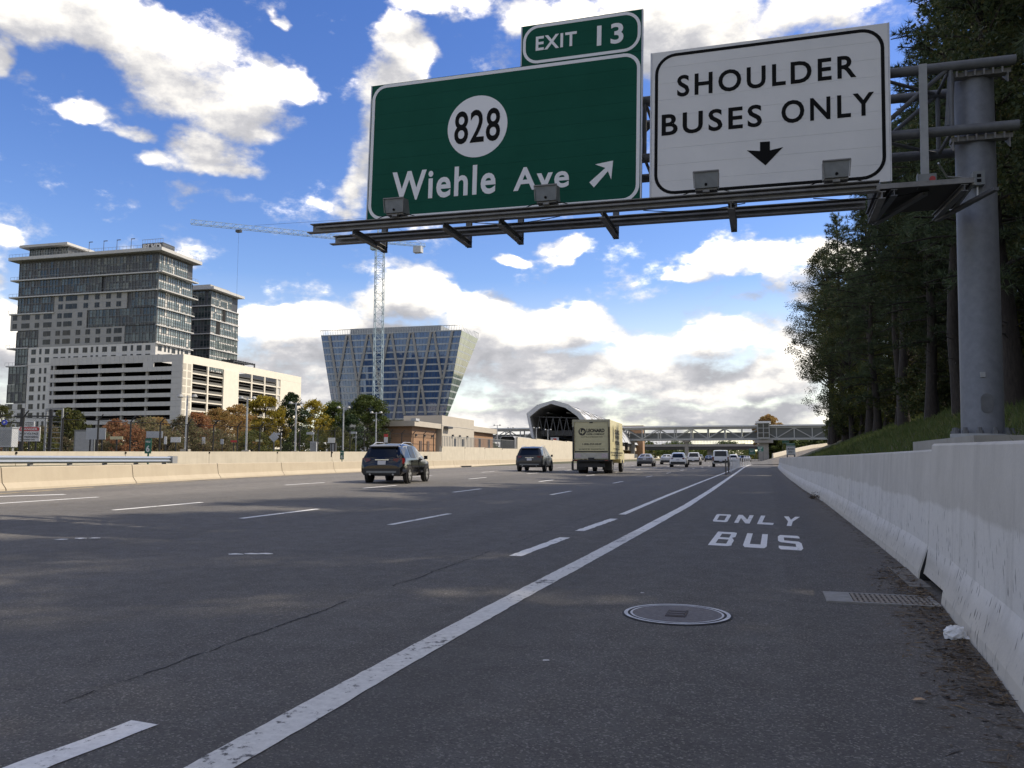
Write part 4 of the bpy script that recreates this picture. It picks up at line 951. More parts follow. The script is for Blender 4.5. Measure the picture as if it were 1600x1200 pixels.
# ------------------------------------------------------------------ buildings
BROT = radians(3.8)
def building(name, label, cat, x, y): return thing(name, label, cat, (x, y, 0), BROT)
M_grayclad = mat('grey_cladding', (.32, .32, .31), (.285, .285, .28), .4, .7)
M_paleclad = mat('pale_cladding', (.60, .59, .565), (.55, .54, .515), .4, .7)
M_darkclad = mat('dark_cladding', (.06, .064, .07), (.045, .048, .053), .3, .5)
M_slab = mat('pale_slab', (.50, .50, .49), (.44, .44, .43), 1, .7)
M_soff = mat('soffit_grey', (.30, .30, .30), rough=.8)
M_win = glass_mat('window_glass', (.012, .015, .017), (.07, .075, .072), .06, 1.35)
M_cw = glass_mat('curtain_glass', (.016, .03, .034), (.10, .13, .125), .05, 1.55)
M_cwside = glass_mat('curtain_glass_sunlit', (.09, .125, .125), (.24, .28, .27), .07, 1.7)  # same glass made paler, with the sunlight on the flanks in its colour
M_mull = mat('mullion_grey', (.14, .15, .155), rough=.5)
M_rail = mat('rail_grey', (.22, .23, .235), rough=.5)
rb = random.Random(21)
class Face:
    "helper for a facade: u runs along the wall, d outwards, z up"
    def __init__(s, axis, base=0.): s.axis = axis; s.base = base
    def p(s, u, d, z): return (u, s.base - d, z) if s.axis == 'x' else (s.base + d, u, z)
    def box(s, mb, u0, u1, d0, d1, z0, z1, mi=0):
        a, b = s.p(u0, d0, z0), s.p(u1, d1, z1)
        return mb.box(min(a[0], b[0]), max(a[0], b[0]), min(a[1], b[1]), max(a[1], b[1]), min(a[2], b[2]), max(a[2], b[2]), mi)
def curtain(parent, F, u0, u1, z0, z1, mg, nu, nz=2, d=.02, dark=.0, md=M_darkclad):
    "glazed bay: separate panes, each set a hair out of true, spandrels between floors, mullions in front"
    g = MB(); du = (u1 - u0) / nu; h = (z1 - z0) / nz; fr = MB()
    for j in range(nz):
        for i in range(nu):
            a, b = u0 + i * du, u0 + (i + 1) * du; t = [rb.uniform(-.012, .012) for _ in range(3)]
            solid = rb.random() < dark
            zs = z0 + j * h
            vs = [F.p(a, d + t[0], zs + .7), F.p(b, d + t[1], zs + .7), F.p(b, d + t[2], zs + h), F.p(a, d + t[0] + t[2] - t[1], zs + h)]
            g.add(vs, [(0, 1, 2, 3) if F.axis == 'x' else (3, 2, 1, 0)][:1], 1 if solid else 0)
            vs = [F.p(a, d, zs), F.p(b, d, zs), F.p(b, d, zs + .7), F.p(a, d, zs + .7)]
            g.add(vs, [(0, 1, 2, 3)], 1 if rb.random() < .75 else 0)
    for i in range(nu + 1):
        w = .05 if i % 2 else .09
        F.box(fr, u0 + i * du - w, u0 + i * du + w, d + .02, d + .16, z0, z1)
    for j in range(nz):
        F.box(fr, u0, u1, d + .02, d + .13, z0 + j * h + .62, z0 + j * h + .74); F.box(fr, u0, u1, d + .02, d + .12, z0 + j * h + 2.0, z0 + j * h + 2.07)
    q = g.build('curtain_wall', [mg, md], parent); fr.build('mullions', M_mull, q, kind='stuff'); q['kind'] = 'stuff'; return q
WINM = {}
def window(parent, F, u, z, w, h, lit=False):
    key = (F.axis, round(w, 2), round(h, 2))
    if key not in WINM:
        mb = MB(); Z = Face(F.axis, 0.)
        a = [Z.p(-w / 2, .025, 0), Z.p(0, .025, 0), Z.p(0, .025, h), Z.p(-w / 2, .025, h), Z.p(0, .027, 0), Z.p(w / 2, .027, 0), Z.p(w / 2, .027, h), Z.p(0, .027, h)]
        mb.add(a, [(0, 1, 2, 3), (4, 5, 6, 7)], 0)
        for (x0, x1, z0, z1) in ((-w / 2 - .06, w / 2 + .06, h, h + .08), (-w / 2 - .06, w / 2 + .06, -.1, 0), (-w / 2 - .06, -w / 2, 0, h), (w / 2, w / 2 + .06, 0, h), (-.03, .03, 0, h)): Z.box(mb, x0, x1, .0, .07, z0, z1, 1)
        WINM[key] = mb.mesh('window', [M_win, M_mull])
    link('window', WINM[key], parent, F.p(u, .0, z))
def balcony_rail(parent, F, u0, u1, d, z):
    mb = MB(); n = max(1, int((u1 - u0) / 1.5))
    F.box(mb, u0, u1, d - .05, d, z + 1.02, z + 1.1)
    for i in range(n + 1): x = u0 + (u1 - u0) * i / n; F.box(mb, x - .03, x + .03, d - .05, d, z, z + 1.02)
    return mb.build('balcony_rail', M_rail, parent, kind='stuff')

# ---- apartment tower
tw = building('apartment_tower', 'tall stepped apartment tower of grey panels and dark glass with overhanging roof slab', 'apartment tower', -200.9, 225.7)
FX, FS = Face('x'), Face('y')
XL_, XR_, YB_ = -63.4, -2.9, 19.4          # main front spans XL_..XR_, right flank runs 0..YB_
FS.base = XR_
LV = [74.4, 67.3, 60.9, 54.6, 48.2, 41.8, 35.2]
co = MB(); co.box(XL_ + .4, XR_ - .4, .4, YB_, 36.2, LV[0]); co.box(XL_ + .4, -46.5, .4, YB_, 9, 36.19); co.box(-46.49, XR_ - .4, 17, YB_, 9, 36.19); co.build('core', M_darkclad, tw)
def clad(u0, u1, z0, z1, m=M_grayclad, F=FX, pr=.0):
    mb = MB(); nz = max(1, round((z1 - z0) / 3.2)); nu = max(1, round((u1 - u0) / 5.2))
    for j in range(nz):
        for i in range(nu):
            F.box(mb, u0 + (u1 - u0) * i / nu + .015, u0 + (u1 - u0) * (i + 1) / nu - .015, -.38, pr, z0 + (z1 - z0) * j / nz + .015, z0 + (z1 - z0) * (j + 1) / nz - .015)
    return mb.build('wall_panels', m, tw)
def slab(u0, u1, d, z, t=.45, y1=None, name='balcony_slab'):
    mb = MB(); mb.box(u0, u1, -d, .3, z - t, z); mb.build(name, M_slab, tw)
def row(us, z, w=1.9, h=1.75, F=FX):
    for u in us: window(tw, F, u, z, w if not isinstance(u, tuple) else u[1], h)
# bands from the top
curtain(tw, FX, XL_ + .2, XR_, LV[1] + .05, LV[0] - 1.0, M_cw, 44, 2, dark=.45)
curtain(tw, FX, XL_ + .4, -26.6, LV[2] + .05, LV[1] - .6, M_cw, 27, 2, dark=.35)
curtain(tw, FX, -24.6, XR_, LV[2] + .05, LV[1] - .6, M_cw, 16, 2, dark=.45)
curtain(tw, FX, XL_ + .4, -47.1, LV[3] + .05, LV[2] - .6, M_cw, 12, 2, dark=.3)
clad(-46.9, -15.6, LV[3], LV[2] - .55); curtain(tw, FX, -13.6, XR_, LV[3] + .05, LV[2] - .6, M_cw, 8, 2, dark=.2)
clad(-66.0, -32.4, LV[4], LV[3]); curtain(tw, FX, -31.3, XR_, LV[4] + .05, LV[3] - .2, M_cw, 20, 2, dark=.12)
curtain(tw, FX, XL_ + .6, -53.4, LV[5] + .05, LV[4] - .5, M_cw, 7, 2, dark=.2); clad(-53.2, -16.0, LV[5], LV[4]); curtain(tw, FX, -15.6, XR_, LV[5] + .05, LV[4] - .2, M_cw, 9, 2, dark=.08)
curtain(tw, FX, XL_ + .6, -57.5, LV[6] + .05, LV[5] - .5, M_cw, 4, 2, dark=.15); clad(-57.3, XR_, LV[6], LV[5] - .03, M_paleclad)
curtain(tw, FX, -65.4, -57.3, 28.2, LV[6] - .4, M_cw, 5, 2, dark=.1); curtain(tw, FX, -65.6, -57.3, 21.4, 28.15, M_cw, 5, 2, dark=.1)
clad(-57.1, -46.9, 9, LV[6] - .03, M_paleclad); clad(-66.2, -57.3, 9, 21.2, M_paleclad)
for z in (LV[3] + .9, LV[3] + 3.9):
    row([-44, -37.8, -33, -28.2, -23.4, -19], z); row([-40.2], z, 3.2)
for z in (LV[4] + .9, LV[4] + 4.0):
    row([-64, -54, -44.2, -35.3], z); row([-59.2, -49.4, -40.6], z, 3.6)
for z in (LV[5] + .9, LV[5] + 4.0):
    row([-44.6, -35.8, -31.6, -27.2, -22.6], z); row([-49.4, -40.8, -18.8], z, 3.2)
for z in (LV[6] + .9, LV[6] + 4.0):
    row([-54.8, -48.8, -45, -41.8, -36.2, -32.4, -24, -20.2, -15.6, -9.6, -6.0], z)
    for u in (-51.8, -39, -29.4, -27.2, -12.6): window(tw, FX, u, z, .85, 1.9)
for k in range(7):
    z = 12.6 + k * 3.25
    row([-54.8], z)
    for u in (-51.4, -49.2): window(tw, FX, u, z, .85, 1.9)
    if k < 3: row([-64, -59.6], z)
# slabs and overhanging roof
for (z, l) in ((LV[1], -66.3), (LV[2], -66.6), (LV[3], -66.4), (LV[5], -66.6), (LV[6], -66.6)):
    r = XR_ if z in (LV[1], LV[2]) else {LV[3]: -46.6, LV[5]: -57.4, LV[6]: -57.3}[z]
    slab(l, r, .9 if z in (LV[1], LV[2]) else .5, z); balcony_rail(tw, FX, l, min(r, XL_ + 2.), .85, z); 
    mb = MB(); mb.box(l, XL_ - .02, .302, 9, z - .45, z); mb.build('balcony_slab', M_slab, tw)
balcony_rail(tw, FX, XL_, XR_, .85, LV[1]); balcony_rail(tw, FX, -26, XR_, .85, LV[2]); balcony_rail(tw, FX, -31, XR_, .3, LV[4])
mb = MB(); mb.box(-66.4, XR_ + 2.6, -2.2, YB_ + 1.5, LV[0], LV[0] + 1.15); mb.build('roof_slab', M_slab, tw)
mb = MB(); mb.box(-66.3, XR_ + 2.5, -2.1, YB_ + 1.4, LV[0] - .12, LV[0] - .004); mb.build('soffit', M_soff, tw)
balcony_rail(tw, FX, -66.2, -3, 2.1, LV[0] + 1.15)
F2 = Face('y', XR_ + 2.5); balcony_rail(tw, F2, -2, YB_ + 1, 0, LV[0] + 1.15)
# right flank, in the sun
for i, (z0, z1) in enumerate(((LV[1], LV[0] - 1), (LV[2], LV[1] - .6), (LV[3], LV[2] - .5), (LV[4], LV[3] - .2), (LV[5], LV[4] - .2))):
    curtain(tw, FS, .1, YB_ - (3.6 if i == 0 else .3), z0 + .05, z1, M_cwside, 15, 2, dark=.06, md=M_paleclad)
    mb = MB(); mb.box(XR_ + .3, XR_ + (2.2 if i < 2 else .9), -.9, YB_ + .4, z0 - .4, z0); mb.build('balcony_slab', M_slab, tw)
    if i < 4: F2 = Face('y', XR_ + (2.1 if i < 2 else .85)); balcony_rail(tw, F2, -.5, YB_, 0, z0)
mb = MB(); FS.box(mb, .05, YB_, -.38, .0, LV[6], LV[5] - .45); mb.build('wall_panels', M_paleclad, tw)
for z in (LV[6] + .9, LV[6] + 4.):
    for u in (2.2, 9.6, 17): window(tw, FS, u, z, 1.9, 1.75)
    for u in (5, 7, 12.4, 14.4): window(tw, FS, u, z, .85, 1.9)
# penthouse and name box on the roof
curtain(tw, Face('x', 2.0), -61, -43.6, LV[0] + 1.3, LV[0] + 5.2, M_cw, 15, 1, dark=.1); mb = MB(); mb.box(-60.9, -43.7, 2.05, 13, LV[0] + 1.2, LV[0] + 5.2); mb.build('penthouse', M_darkclad, tw)
mb = MB(); mb.box(-63.6, -42.2, -.4, 15, LV[0] + 5.2, LV[0] + 6.1); mb.build('penthouse_roof', M_slab, tw)
mb = MB(); mb.box(-12.4, -3.6, 2.6, 9, LV[0] + 1.16, LV[0] + 4.2); nb = mb.build('name_box', M_darkclad, tw)
mb = MB()
for i in range(9): mb.box(-12.3 + i * 1.08, -12.22 + i * 1.08, 2.55, 2.6, LV[0] + 4.2, LV[0] + 5.6)
mb.box(-12.4, -3.5, 2.5, 2.58, LV[0] + 5.5, LV[0] + 5.62); mb.build('screen', M_rail, nb)
text_mesh('BLVD', lambda u, v, d: (-11.6 + 7.4 * u, 2.35 - d, LV[0] + 1.7 + 2.1 * v), M_slab, 'name_letters', nb, .05, .22, 1.08)
lm = MB(); lm.tube((0, 0, 0), (0, 0, 6), .12, .09, 6); lm.box(-.1, 1.5, -.12, .12, 5.9, 6.15); lme = lm.mesh('roof_lamp', M_darkclad)
for u, zz in ((-35.6, 6.2), (-29.2, 6.6), (-23.5, 6.8), (-17.4, 7.2)): link('roof_lamp', lme, tw, (u, 3, LV[0] + .4))

# ---- second block of the same estate, further back on the right
t2 = building('apartment_block', 'second lower glass apartment block half hidden behind the tall stepped tower', 'apartment block', -220.8, 277.4)
F1, F2 = Face('x'), Face('y', -1.8)
mb = MB(); mb.box(-20, -2.2, .4, 20, 20, 72.4); mb.build('core', M_darkclad, t2)
lv2 = [72.4, 65.9, 60.1, 53.9, 47.6, 41.2, 34.8]
for i in range(6):
    curtain(t2, F1, -20, -1.8, lv2[i + 1], lv2[i] - .5, M_cw, 12, 2, dark=.3)
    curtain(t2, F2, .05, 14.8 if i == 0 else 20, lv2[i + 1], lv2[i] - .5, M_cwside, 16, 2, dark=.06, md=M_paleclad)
    mb = MB(); mb.box(-20, -1.2, -.8, 20.3, lv2[i + 1] - .5, lv2[i + 1] - .05); mb.build('balcony_slab', M_slab, t2)
for (u0, u1, z0, z1) in ((8.2, 10.4, 59.9, 65.4), (4, 6.6, 53.8, 59.6)):
    mb = MB(); F2.box(mb, u0, u1, .2, .25, z0, z1); mb.build('recess_shade', M_dark, t2)  # dark plates on the glass stand for the shade of recesses
mb = MB(); mb.box(-22, .6, -2.0, 21, 72.4, 73.5); mb.build('roof_slab', M_slab, t2)
mb = MB(); mb.box(-18, -4.5, 3, 17, 73.5, 75.6); mb.build('penthouse', M_grayclad, t2)

# ---- parking garage
gg = building('parking_garage', 'cream precast parking garage with open decks in front of the apartment tower', 'parking garage', -191.2, 225.7)
M_prec = mat('precast_cream_sunlit', (.72, .67, .575), (.66, .615, .53), .5, .8); M_precg = mat('precast_grey_shaded', (.50, .49, .475), (.45, .445, .43), .4, .8)  # one precast twice: lighter for the sunlit flank, greyer for the shaded front
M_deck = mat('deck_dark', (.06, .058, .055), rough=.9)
GF, GS = Face('x', -1.2), Face('y', 0.)
rowsz = [(34.5, 32.9), (31.35, 29.9), (28.4, 26.85), (25.3, 23.75), (22.3, 20.7), (19.2, 17.6), (16.1, 14.6), (13.0, 11.5)]
mb = MB(); z_prev = 37.2
for i, (zt, zb) in enumerate(rowsz + [(9.9, 9.)]):
    # parapet band of separate precast panels
    pb_ = MB(); npn = 26
    for k in range(npn):
        u0 = -55 + (55 - 4.3) * k / npn; u1 = -55 + (55 - 4.3) * (k + 1) / npn
        GF.box(pb_, u0 + .03, u1 - .03, -.3, 0, zt, z_prev)
    pb_.build('parapet', M_precg, gg); z_prev = zb
for (zt, zb) in rowsz:
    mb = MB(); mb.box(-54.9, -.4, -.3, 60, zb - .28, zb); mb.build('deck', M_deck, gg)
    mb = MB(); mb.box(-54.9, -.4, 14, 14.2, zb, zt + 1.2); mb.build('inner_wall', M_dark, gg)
mb = MB(); mb.box(-56, -.35, 60.2, 81, 5, 37); mb.build('rear_block', M_precg, gg)
for u in (-55, -45.6, -35.5, -25.5, -15.6, -5.1):
    mb = MB(); mb.box(u - .4, u + .4, .5, 1.3, 5, 36.5); mb.build('column', M_precg, gg)
for k in range(14):
    mb = MB(); z0 = 9 + k * 2.0; GF.box(mb, -4.27, -2.2, -.4, .03, z0 + .02, z0 + 1.98); GF.box(mb, -2.17, -.0, -.4, .03, z0 + .02, z0 + 1.98); mb.build('pier_panel', M_precg, gg)
mb = MB(); GF.box(mb, -15.9, -14.6 + 3, -.3, .01, 32.9, 34.5); mb.build('infill_panel', M_precg, gg)
# small lights on the deck soffits
lt = MB(); lt.box(-.7, .7, -.1, .1, -.12, 0); ltm = lt.mesh('deck_light', mat('deck_light_white', (.8, .8, .76), rough=.4))
for (zt, zb) in rowsz[:7]:
    for u in (-47, -38, -30, -21, -11): 
        if rb.random() < .6: link('deck_light', ltm, gg, (u + rb.uniform(-2, 2), 1.5 + rb.uniform(0, 3), zt + .7))
# sunlit flank
GS.base = 0
def gsb(name, u0, u1, z0, z1, d0=-.4, d1=0., m=M_prec): mb = MB(); GS.box(mb, u0, u1, d0, d1, z0, z1); return mb.build(name, m, gg)
gsb('flank_panel', -1.2, 4.4, 5, 37.2); gsb('flank_panel', 4.43, 81, 34.3, 37.2); gsb('stair_tower', 22.6, 32.4, 5, 34.27, -.4, .25); gsb('flank_panel', 63.5, 81, 5, 34.27)
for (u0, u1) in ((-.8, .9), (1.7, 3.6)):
    for k in range(7): gsb('recess_shade_panel', u0, u1, 15.6 + k * 2.7, 17.8 + k * 2.7, .004, .03, mat('precast_shade', (.43, .40, .34), rough=.8))  # recesses drawn as raised panels with their shade in the colour
lv3 = [34.27, 31.0, 27.7, 24.4, 21.1, 17.8, 14.5, 11.2]
for (u0, u1, cols) in ((4.43, 22.57, (13.3,)), (32.43, 63.47, (41.7, 51.2, 60.6))):
    for a, b in zip(lv3, lv3[1:]):
        gsb('spandrel', u0, u1, b - .25, b + .2, -.5, -.05); gsb('cable_rail', u0, u1, b + .2, b + 1.15, -.45, -.40, mat('rail_dark', (.11, .108, .10), rough=.7))
    for c in cols: gsb('column', c - .4, c + .4, 5, 34.25, -.45, .08)
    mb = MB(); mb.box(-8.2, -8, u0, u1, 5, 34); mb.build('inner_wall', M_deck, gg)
gsb('flank_panel', 60.9, 63.5, 5, 20, -.4, .02)
# parked cars just showing on the decks
pc = MB(); pc.box(-2.2, 2.2, -.9, .9, .25, .95); pc.add([(-1.6, -.8, .95), (1.4, -.8, .95), (1.0, -.7, 1.45), (-1.2, -.7, 1.45), (-1.6, .8, .95), (1.4, .8, .95), (1.0, .7, 1.45), (-1.2, .7, 1.45)], [(0, 1, 2, 3), (7, 6, 5, 4), (3, 2, 6, 7), (0, 3, 7, 4), (1, 5, 6, 2)])
for i, c in enumerate(((.6, .6, .6), (.05, .05, .06), (.3, .05, .04), (.5, .5, .48))):
    me = pc.mesh('deck_car', mat('deck_paint%d' % i, c, rough=.3))
    for (u, zl, idx) in ((7, 31, 0), (18, 27.7, 1), (9, 21.1, 3), (16, 17.8, 0), (36, 27.7, 2), (47, 24.4, 0), (56, 31, 1), (46, 21.1, 3), (10, 24.4, 2), (37, 21.1, 1)):
        if idx == i:
            o = link('deck_car', me, None); o.location = tw.matrix_world @ Vector((0, 0, 0)); 
            R4 = Matrix.Rotation(BROT, 3, 'Z'); o.location = Vector((-191.2, 225.7, 0)) + R4 @ Vector((-3.2, u, zl + .01)); o.rotation_euler = (0, 0, BROT + rb.uniform(-.1, .1))
            tag(o, '%s car on the %s garage deck, %s' % (('white', 'black', 'dark red', 'pale grey')[i], {31: 'top', 27.7: 'second', 24.4: 'third', 21.1: 'fourth', 17.8: 'lowest'}[zl], {7: 'by the lit corner', 9: 'near the lit corner', 10: 'near the lit corner', 16: 'left of the stair tower', 18: 'left of the stair tower', 36: 'right of the stair tower', 37: 'right of the stair tower', 46: 'in the middle rear bay', 47: 'in the middle rear bay', 56: 'in the furthest bay'}[u]), 'car', 'cars on the garage decks')
# pergola on the garage roof
mb = MB()
for i in range(10): mb.box(-6, -.5, 30 + i * 1.6, 30.3 + i * 1.6, 38.6, 39.0)
mb.box(-6, -5.7, 30, 45, 38.2, 38.6); mb.box(-1, -.7, 30, 45, 38.2, 38.6)
for y in (30, 37, 44.5): mb.box(-1.1, -.7, y, y + .4, 37.2, 38.2); mb.box(-6, -5.6, y, y + .4, 37.2, 38.2)
mb.build('pergola', M_darkclad, gg)

# ---- tapered glass office building
go_ = building('glass_office', 'wide glass office building leaning outwards with crossing pale braces', 'office building', -153.6, 393.7)
ZT_, ZB_ = 69.6, 22.0
def xl(z): return -83.3 + (ZT_ - z) * .195
def xr(z): return -.7 - (ZT_ - z) * .193
def yb_(z): return 31.5 - (ZT_ - z) * .60 if z > 20 else 3
M_og = glass_mat('office_glass', (.03, .075, .18), (.06, .12, .24), .03, 1.8); M_og2 = glass_mat('office_glass_side', (.06, .10, .10), (.14, .19, .18), .03, 2.2)
M_ospan = mat('office_spandrel', (.34, .37, .39), rough=.4); M_brace = mat('brace_grey', (.30, .30, .29), (.26, .26, .25), .3, .6)
NF = 13; fh = (ZT_ - ZB_) / NF
cr = MB(); vs = []
for z in (ZB_, ZT_): vs += [(xl(z) + .4, .5, z), (xr(z) - .4, .5, z), (xr(z) - .4, yb_(z), z), (xl(z) + .4, yb_(z), z)]
cr.add(vs, [(0, 1, 2, 3), (7, 6, 5, 4), (0, 4, 5, 1), (1, 5, 6, 2), (2, 6, 7, 3), (3, 7, 4, 0)]); cr.build('core', M_dark, go_)
for k in range(NF):
    z0, z1 = ZB_ + k * fh, ZB_ + (k + 1) * fh; zs = z0 + .8; g = MB(); n = 42
    for i in range(n):
        t0, t1 = i / n, (i + 1) / n; t = [rb.uniform(-.02, .02) for _ in range(3)]
        X = lambda t_, z: xl(z) + (xr(z) - xl(z)) * t_
        g.add([(X(t0, zs), t[0], zs), (X(t1, zs), t[1], zs), (X(t1, z1), t[2], z1), (X(t0, z1), t[0] + t[2] - t[1], z1)], [(0, 1, 2, 3)])
    p_ = g.build('front_glazing', M_og, go_)
    mb = MB()
    for i in range(n + 1):
        t = i / n; mb.beam((X(t, zs), -.08, zs), (X(t, z1), -.08, z1), .06, .10, 0, (0, 1, 0))
    mb.build('mullions', mat('office_mullion', (.10, .12, .14), rough=.4), p_, kind='stuff'); p_['kind'] = 'stuff'
    mb = MB(); mb.add([(xl(z0) - .05, -.12, z0), (xr(z0) + .05, -.12, z0), (xr(zs) + .05, -.12, zs), (xl(zs) - .05, -.12, zs), (xl(z0), .3, z0), (xr(z0), .3, z0), (xr(zs), .3, zs), (xl(zs), .3, zs)], [(0, 1, 2, 3), (4, 7, 6, 5), (3, 2, 6, 7), (0, 4, 5, 1)]); mb.build('spandrel', M_ospan, go_)
    g = MB(); ns = 16
    for i in range(ns):
        Y = lambda t_, z: .3 + (yb_(z) - .3) * t_; t0, t1 = i / ns, (i + 1) / ns; t = rb.uniform(-.02, .02)
        g.add([(xr(zs) + t, Y(t0, zs), zs), (xr(zs), Y(t1, zs), zs), (xr(z1) + t, Y(t1, z1), z1), (xr(z1), Y(t0, z1), z1)], [(0, 1, 2, 3)], 0)
        g.add([(xr(z0), Y(t0, z0), z0), (xr(z0), Y(t1, z0), z0), (xr(zs), Y(t1, zs), zs), (xr(zs), Y(t0, zs), zs)], [(0, 1, 2, 3)], 1)
    g.build('flank_glazing', [M_og2, M_ospan], go_, kind='stuff')
# diagonal braces
tops = [-79.0, -66.7, -54.2, -41.6, -29.3, -17.1, -5.0]; mids = [-72.4, -60.4, -47.9, -35.6, -23.4, -11.2]
ZM = 43.6
def brace(a, b): MB().beam((a[0], -.5, a[1]), (b[0], -.5, b[1]), 1.25, .7, 0, (0, 1, 0)).build('brace', M_brace, go_)
for i, m_ in enumerate(mids):
    brace((tops[i] + .8, ZT_), (m_ - .4, ZM)); brace((tops[i + 1] - .8, ZT_), (m_ + .4, ZM))
    brace((m_, ZM + .6), (m_, ZM - 3))
for m_, l, r in ((-72.4, None, -70.2), (-60.4, None, -59.6), (-47.9, None, -44.9), (-35.6, -39.0, -32.6), (-23.4, -26.1, -20.4), (-11.2, -14.0, None)):
    for e in (l, r):
        if e is not None: brace((m_ + (.4 if e > m_ else -.4), ZM - 2.6), (e, 24.5 if e != -39.0 else 22.2))
# parapet screens and roof plant
mb = MB()
for i in range(57):
    t = i / 56; mb.beam((xl(ZT_) + (xr(ZT_) - xl(ZT_)) * t, -.1, ZT_), (xl(ZT_ + 3) + (xr(ZT_ + 3) - xl(ZT_ + 3)) * t, -.1, ZT_ + 3), .14, .14)
mb.beam((xl(ZT_ + 3), -.1, ZT_ + 3), (xr(ZT_ + 3), -.1, ZT_ + 3), .2, .3); mb.beam((xl(ZT_), -.1, ZT_ + .15), (xr(ZT_), -.1, ZT_ + .15), .3, .5)
for i in range(12): y = 2 + i * 2.6; mb.beam((xr(ZT_), y, ZT_), (xr(ZT_ + 3), y, ZT_ + (3 if y > 20 else 2)), .14, .14)
mb.beam((xr(ZT_ + 3), 22, ZT_ + 3), (xr(ZT_ + 3), 31, ZT_ + 3), .2, .25); mb.build('parapet_screen', M_ospan, go_, kind='stuff')
mb = MB(); mb.box(-68.8, -14.9, 7, 22, ZT_, ZT_ + 4.6); mb.build('roof_plant', mat('plant_screen', (.30, .32, .33), (.26, .28, .29), .5, .6), go_); mb = MB()
for i in range(36): mb.box(-68.8 + i * 1.54 - .06, -68.8 + i * 1.54 + .06, 6.9, 7, ZT_, ZT_ + 4.7)
mb.build('screen_rib', M_ospan, go_, kind='stuff')
mb = MB(); mb.box(-80, -14, 3, 26, 0, ZB_); mb.build('podium', M_paleclad, go_)

# ---- tower crane
crn = thing('tower_crane', 'pale blue lattice tower crane with a long jib reaching left over the office building', 'crane', (-103, 199, 1))
M_crane = mat('crane_pale_blue', (.36, .46, .50), (.32, .41, .45), 2, .5)
def lattice(mb, p, q, w, up, bays, chord=.11, web=.06, tri=False):
    p = Vector(p); q = Vector(q); d = (q - p).normalized(); up = Vector(up); a = d.cross(up).normalized(); b = a.cross(d).normalized(); h = w / 2
    cs = [(-h, -h), (h, -h), (h, h), (-h, h)] if not tri else [(-h, -h * .7), (h, -h * .7), (0, h * .9)]
    P = lambda t, c: p.lerp(q, t) + a * c[0] + b * c[1]
    for c in cs: mb.beam(P(0, c), P(1, c), chord, chord)
    for i in range(bays):
        t0, t1 = i / bays, (i + 1) / bays; k = len(cs)
        for j in range(k):
            c0, c1 = cs[j], cs[(j + 1) % k]
            if i % 2: c0, c1 = c1, c0
            mb.beam(P(t0, c0), P(t1, c1), web, web); mb.beam(P(t1, cs[j]), P(t1, cs[(j + 1) % k]), web, web)
mb = MB(); lattice(mb, (0, 0, 0), (0, 0, 61), 2.3, (sin(.9), cos(.9), 0), 30, .17, .09); mb.build('mast', M_crane, crn)
JD = Vector((-141.6 + 101.3, 163.7 - 193.4, 0)).normalized(); JZ = 61.6
mb = MB(); lattice(mb, (0, 0, JZ), JD * 50 + Vector((0, 0, JZ + .8)), 1.5, (0, 0, 1), 40, .10, .055, True); mb.build('jib', M_crane, crn)
mb = MB(); lattice(mb, (0, 0, JZ), -JD * 13 + Vector((0, 0, JZ)), 1.2, (0, 0, 1), 9, .10, .06, True); mb.build('counter_jib', M_crane, crn)
mb = MB(); lattice(mb, (0, 0, JZ), (0, 0, JZ + 7), 1.3, (sin(.9), cos(.9), 0), 5, .12, .07); mb.build('apex', M_crane, crn)
mb = MB(); mb.tube((0, 0, JZ + 7), JD * 34 + Vector((0, 0, JZ + 1.4)), .035, n=4); mb.tube((0, 0, JZ + 7), JD * 17 + Vector((0, 0, JZ + 1)), .035, n=4); mb.tube((0, 0, JZ + 7), -JD * 12 + Vector((0, 0, JZ + .6)), .035, n=4); mb.build('tie_rod', M_darkclad, crn)
c = -JD * 11; mb = MB(); mb.box(c.x - 1.2, c.x + 1.2, c.y - .9, c.y + .9, JZ - 2.4, JZ - .6); mb.build('counterweight', M_panelgrey, crn)
c = JD * 1.5 + Vector((JD.y, -JD.x, 0)) * 1.6; mb = MB(); mb.box(c.x - .8, c.x + .8, c.y - .8, c.y + .8, JZ - 2.2, JZ - .2); mb.build('cab', M_crane, crn)
c = JD * 38; mb = MB(); mb.box(c.x - .7, c.x + .7, c.y - .5, c.y + .5, JZ - .9, JZ - .3); mb.build('trolley', M_darkclad, crn); mb = MB(); mb.tube((c.x, c.y, JZ - 30), (c.x, c.y, JZ - .9), .03, n=4); mb.build('hoist_rope', M_darkclad, crn)

# ---- low tan service building by the rail line
M_brick = mat('tan_brick', (.34, .20, .115), (.29, .17, .10), 3, .85); M_brickd = mat('brown_brick', (.25, .15, .09), (.21, .13, .08), 3, .85); M_buff = mat('buff_render', (.46, .42, .355), (.42, .385, .325), .6, .85)
sb_ = building('service_building', 'low tan and cream rail service building with flat grey roof bands', 'building', -51.2, 110.2)
mb = MB(); mb.box(-6.9, 0, 0, 10.8, 1, 4.4); mb.build('wall', M_brick, sb_); mb = MB(); mb.box(-6.95, .05, -.05, 10.85, 4.4, 6.05); mb.build('wall_band', M_brickd, sb_)
for z in (2.4, 3.4, 4.9, 5.4): mb = MB(); mb.box(-6.97, .07, -.07, 10.9, z, z + .06); mb.build('string_course', M_brickd, sb_)
mb = MB(); mb.box(-7.6, .75, -.8, 11.5, 6.05, 6.85); mb.build('roof_band', M_buff, sb_); mb = MB(); mb.box(.1, .9, -.7, .9, 6.86, 7.2); mb.build('roof_hatch', M_panelgrey, sb_)
Fd = Face('y', .05)
for u in (3.2, 6.6): mb = MB(); Fd.box(mb, u, u + 1.05, 0, .06, 1.2, 3.9); mb.build('door', mat('door_brown', (.13, .085, .06), rough=.5), sb_)
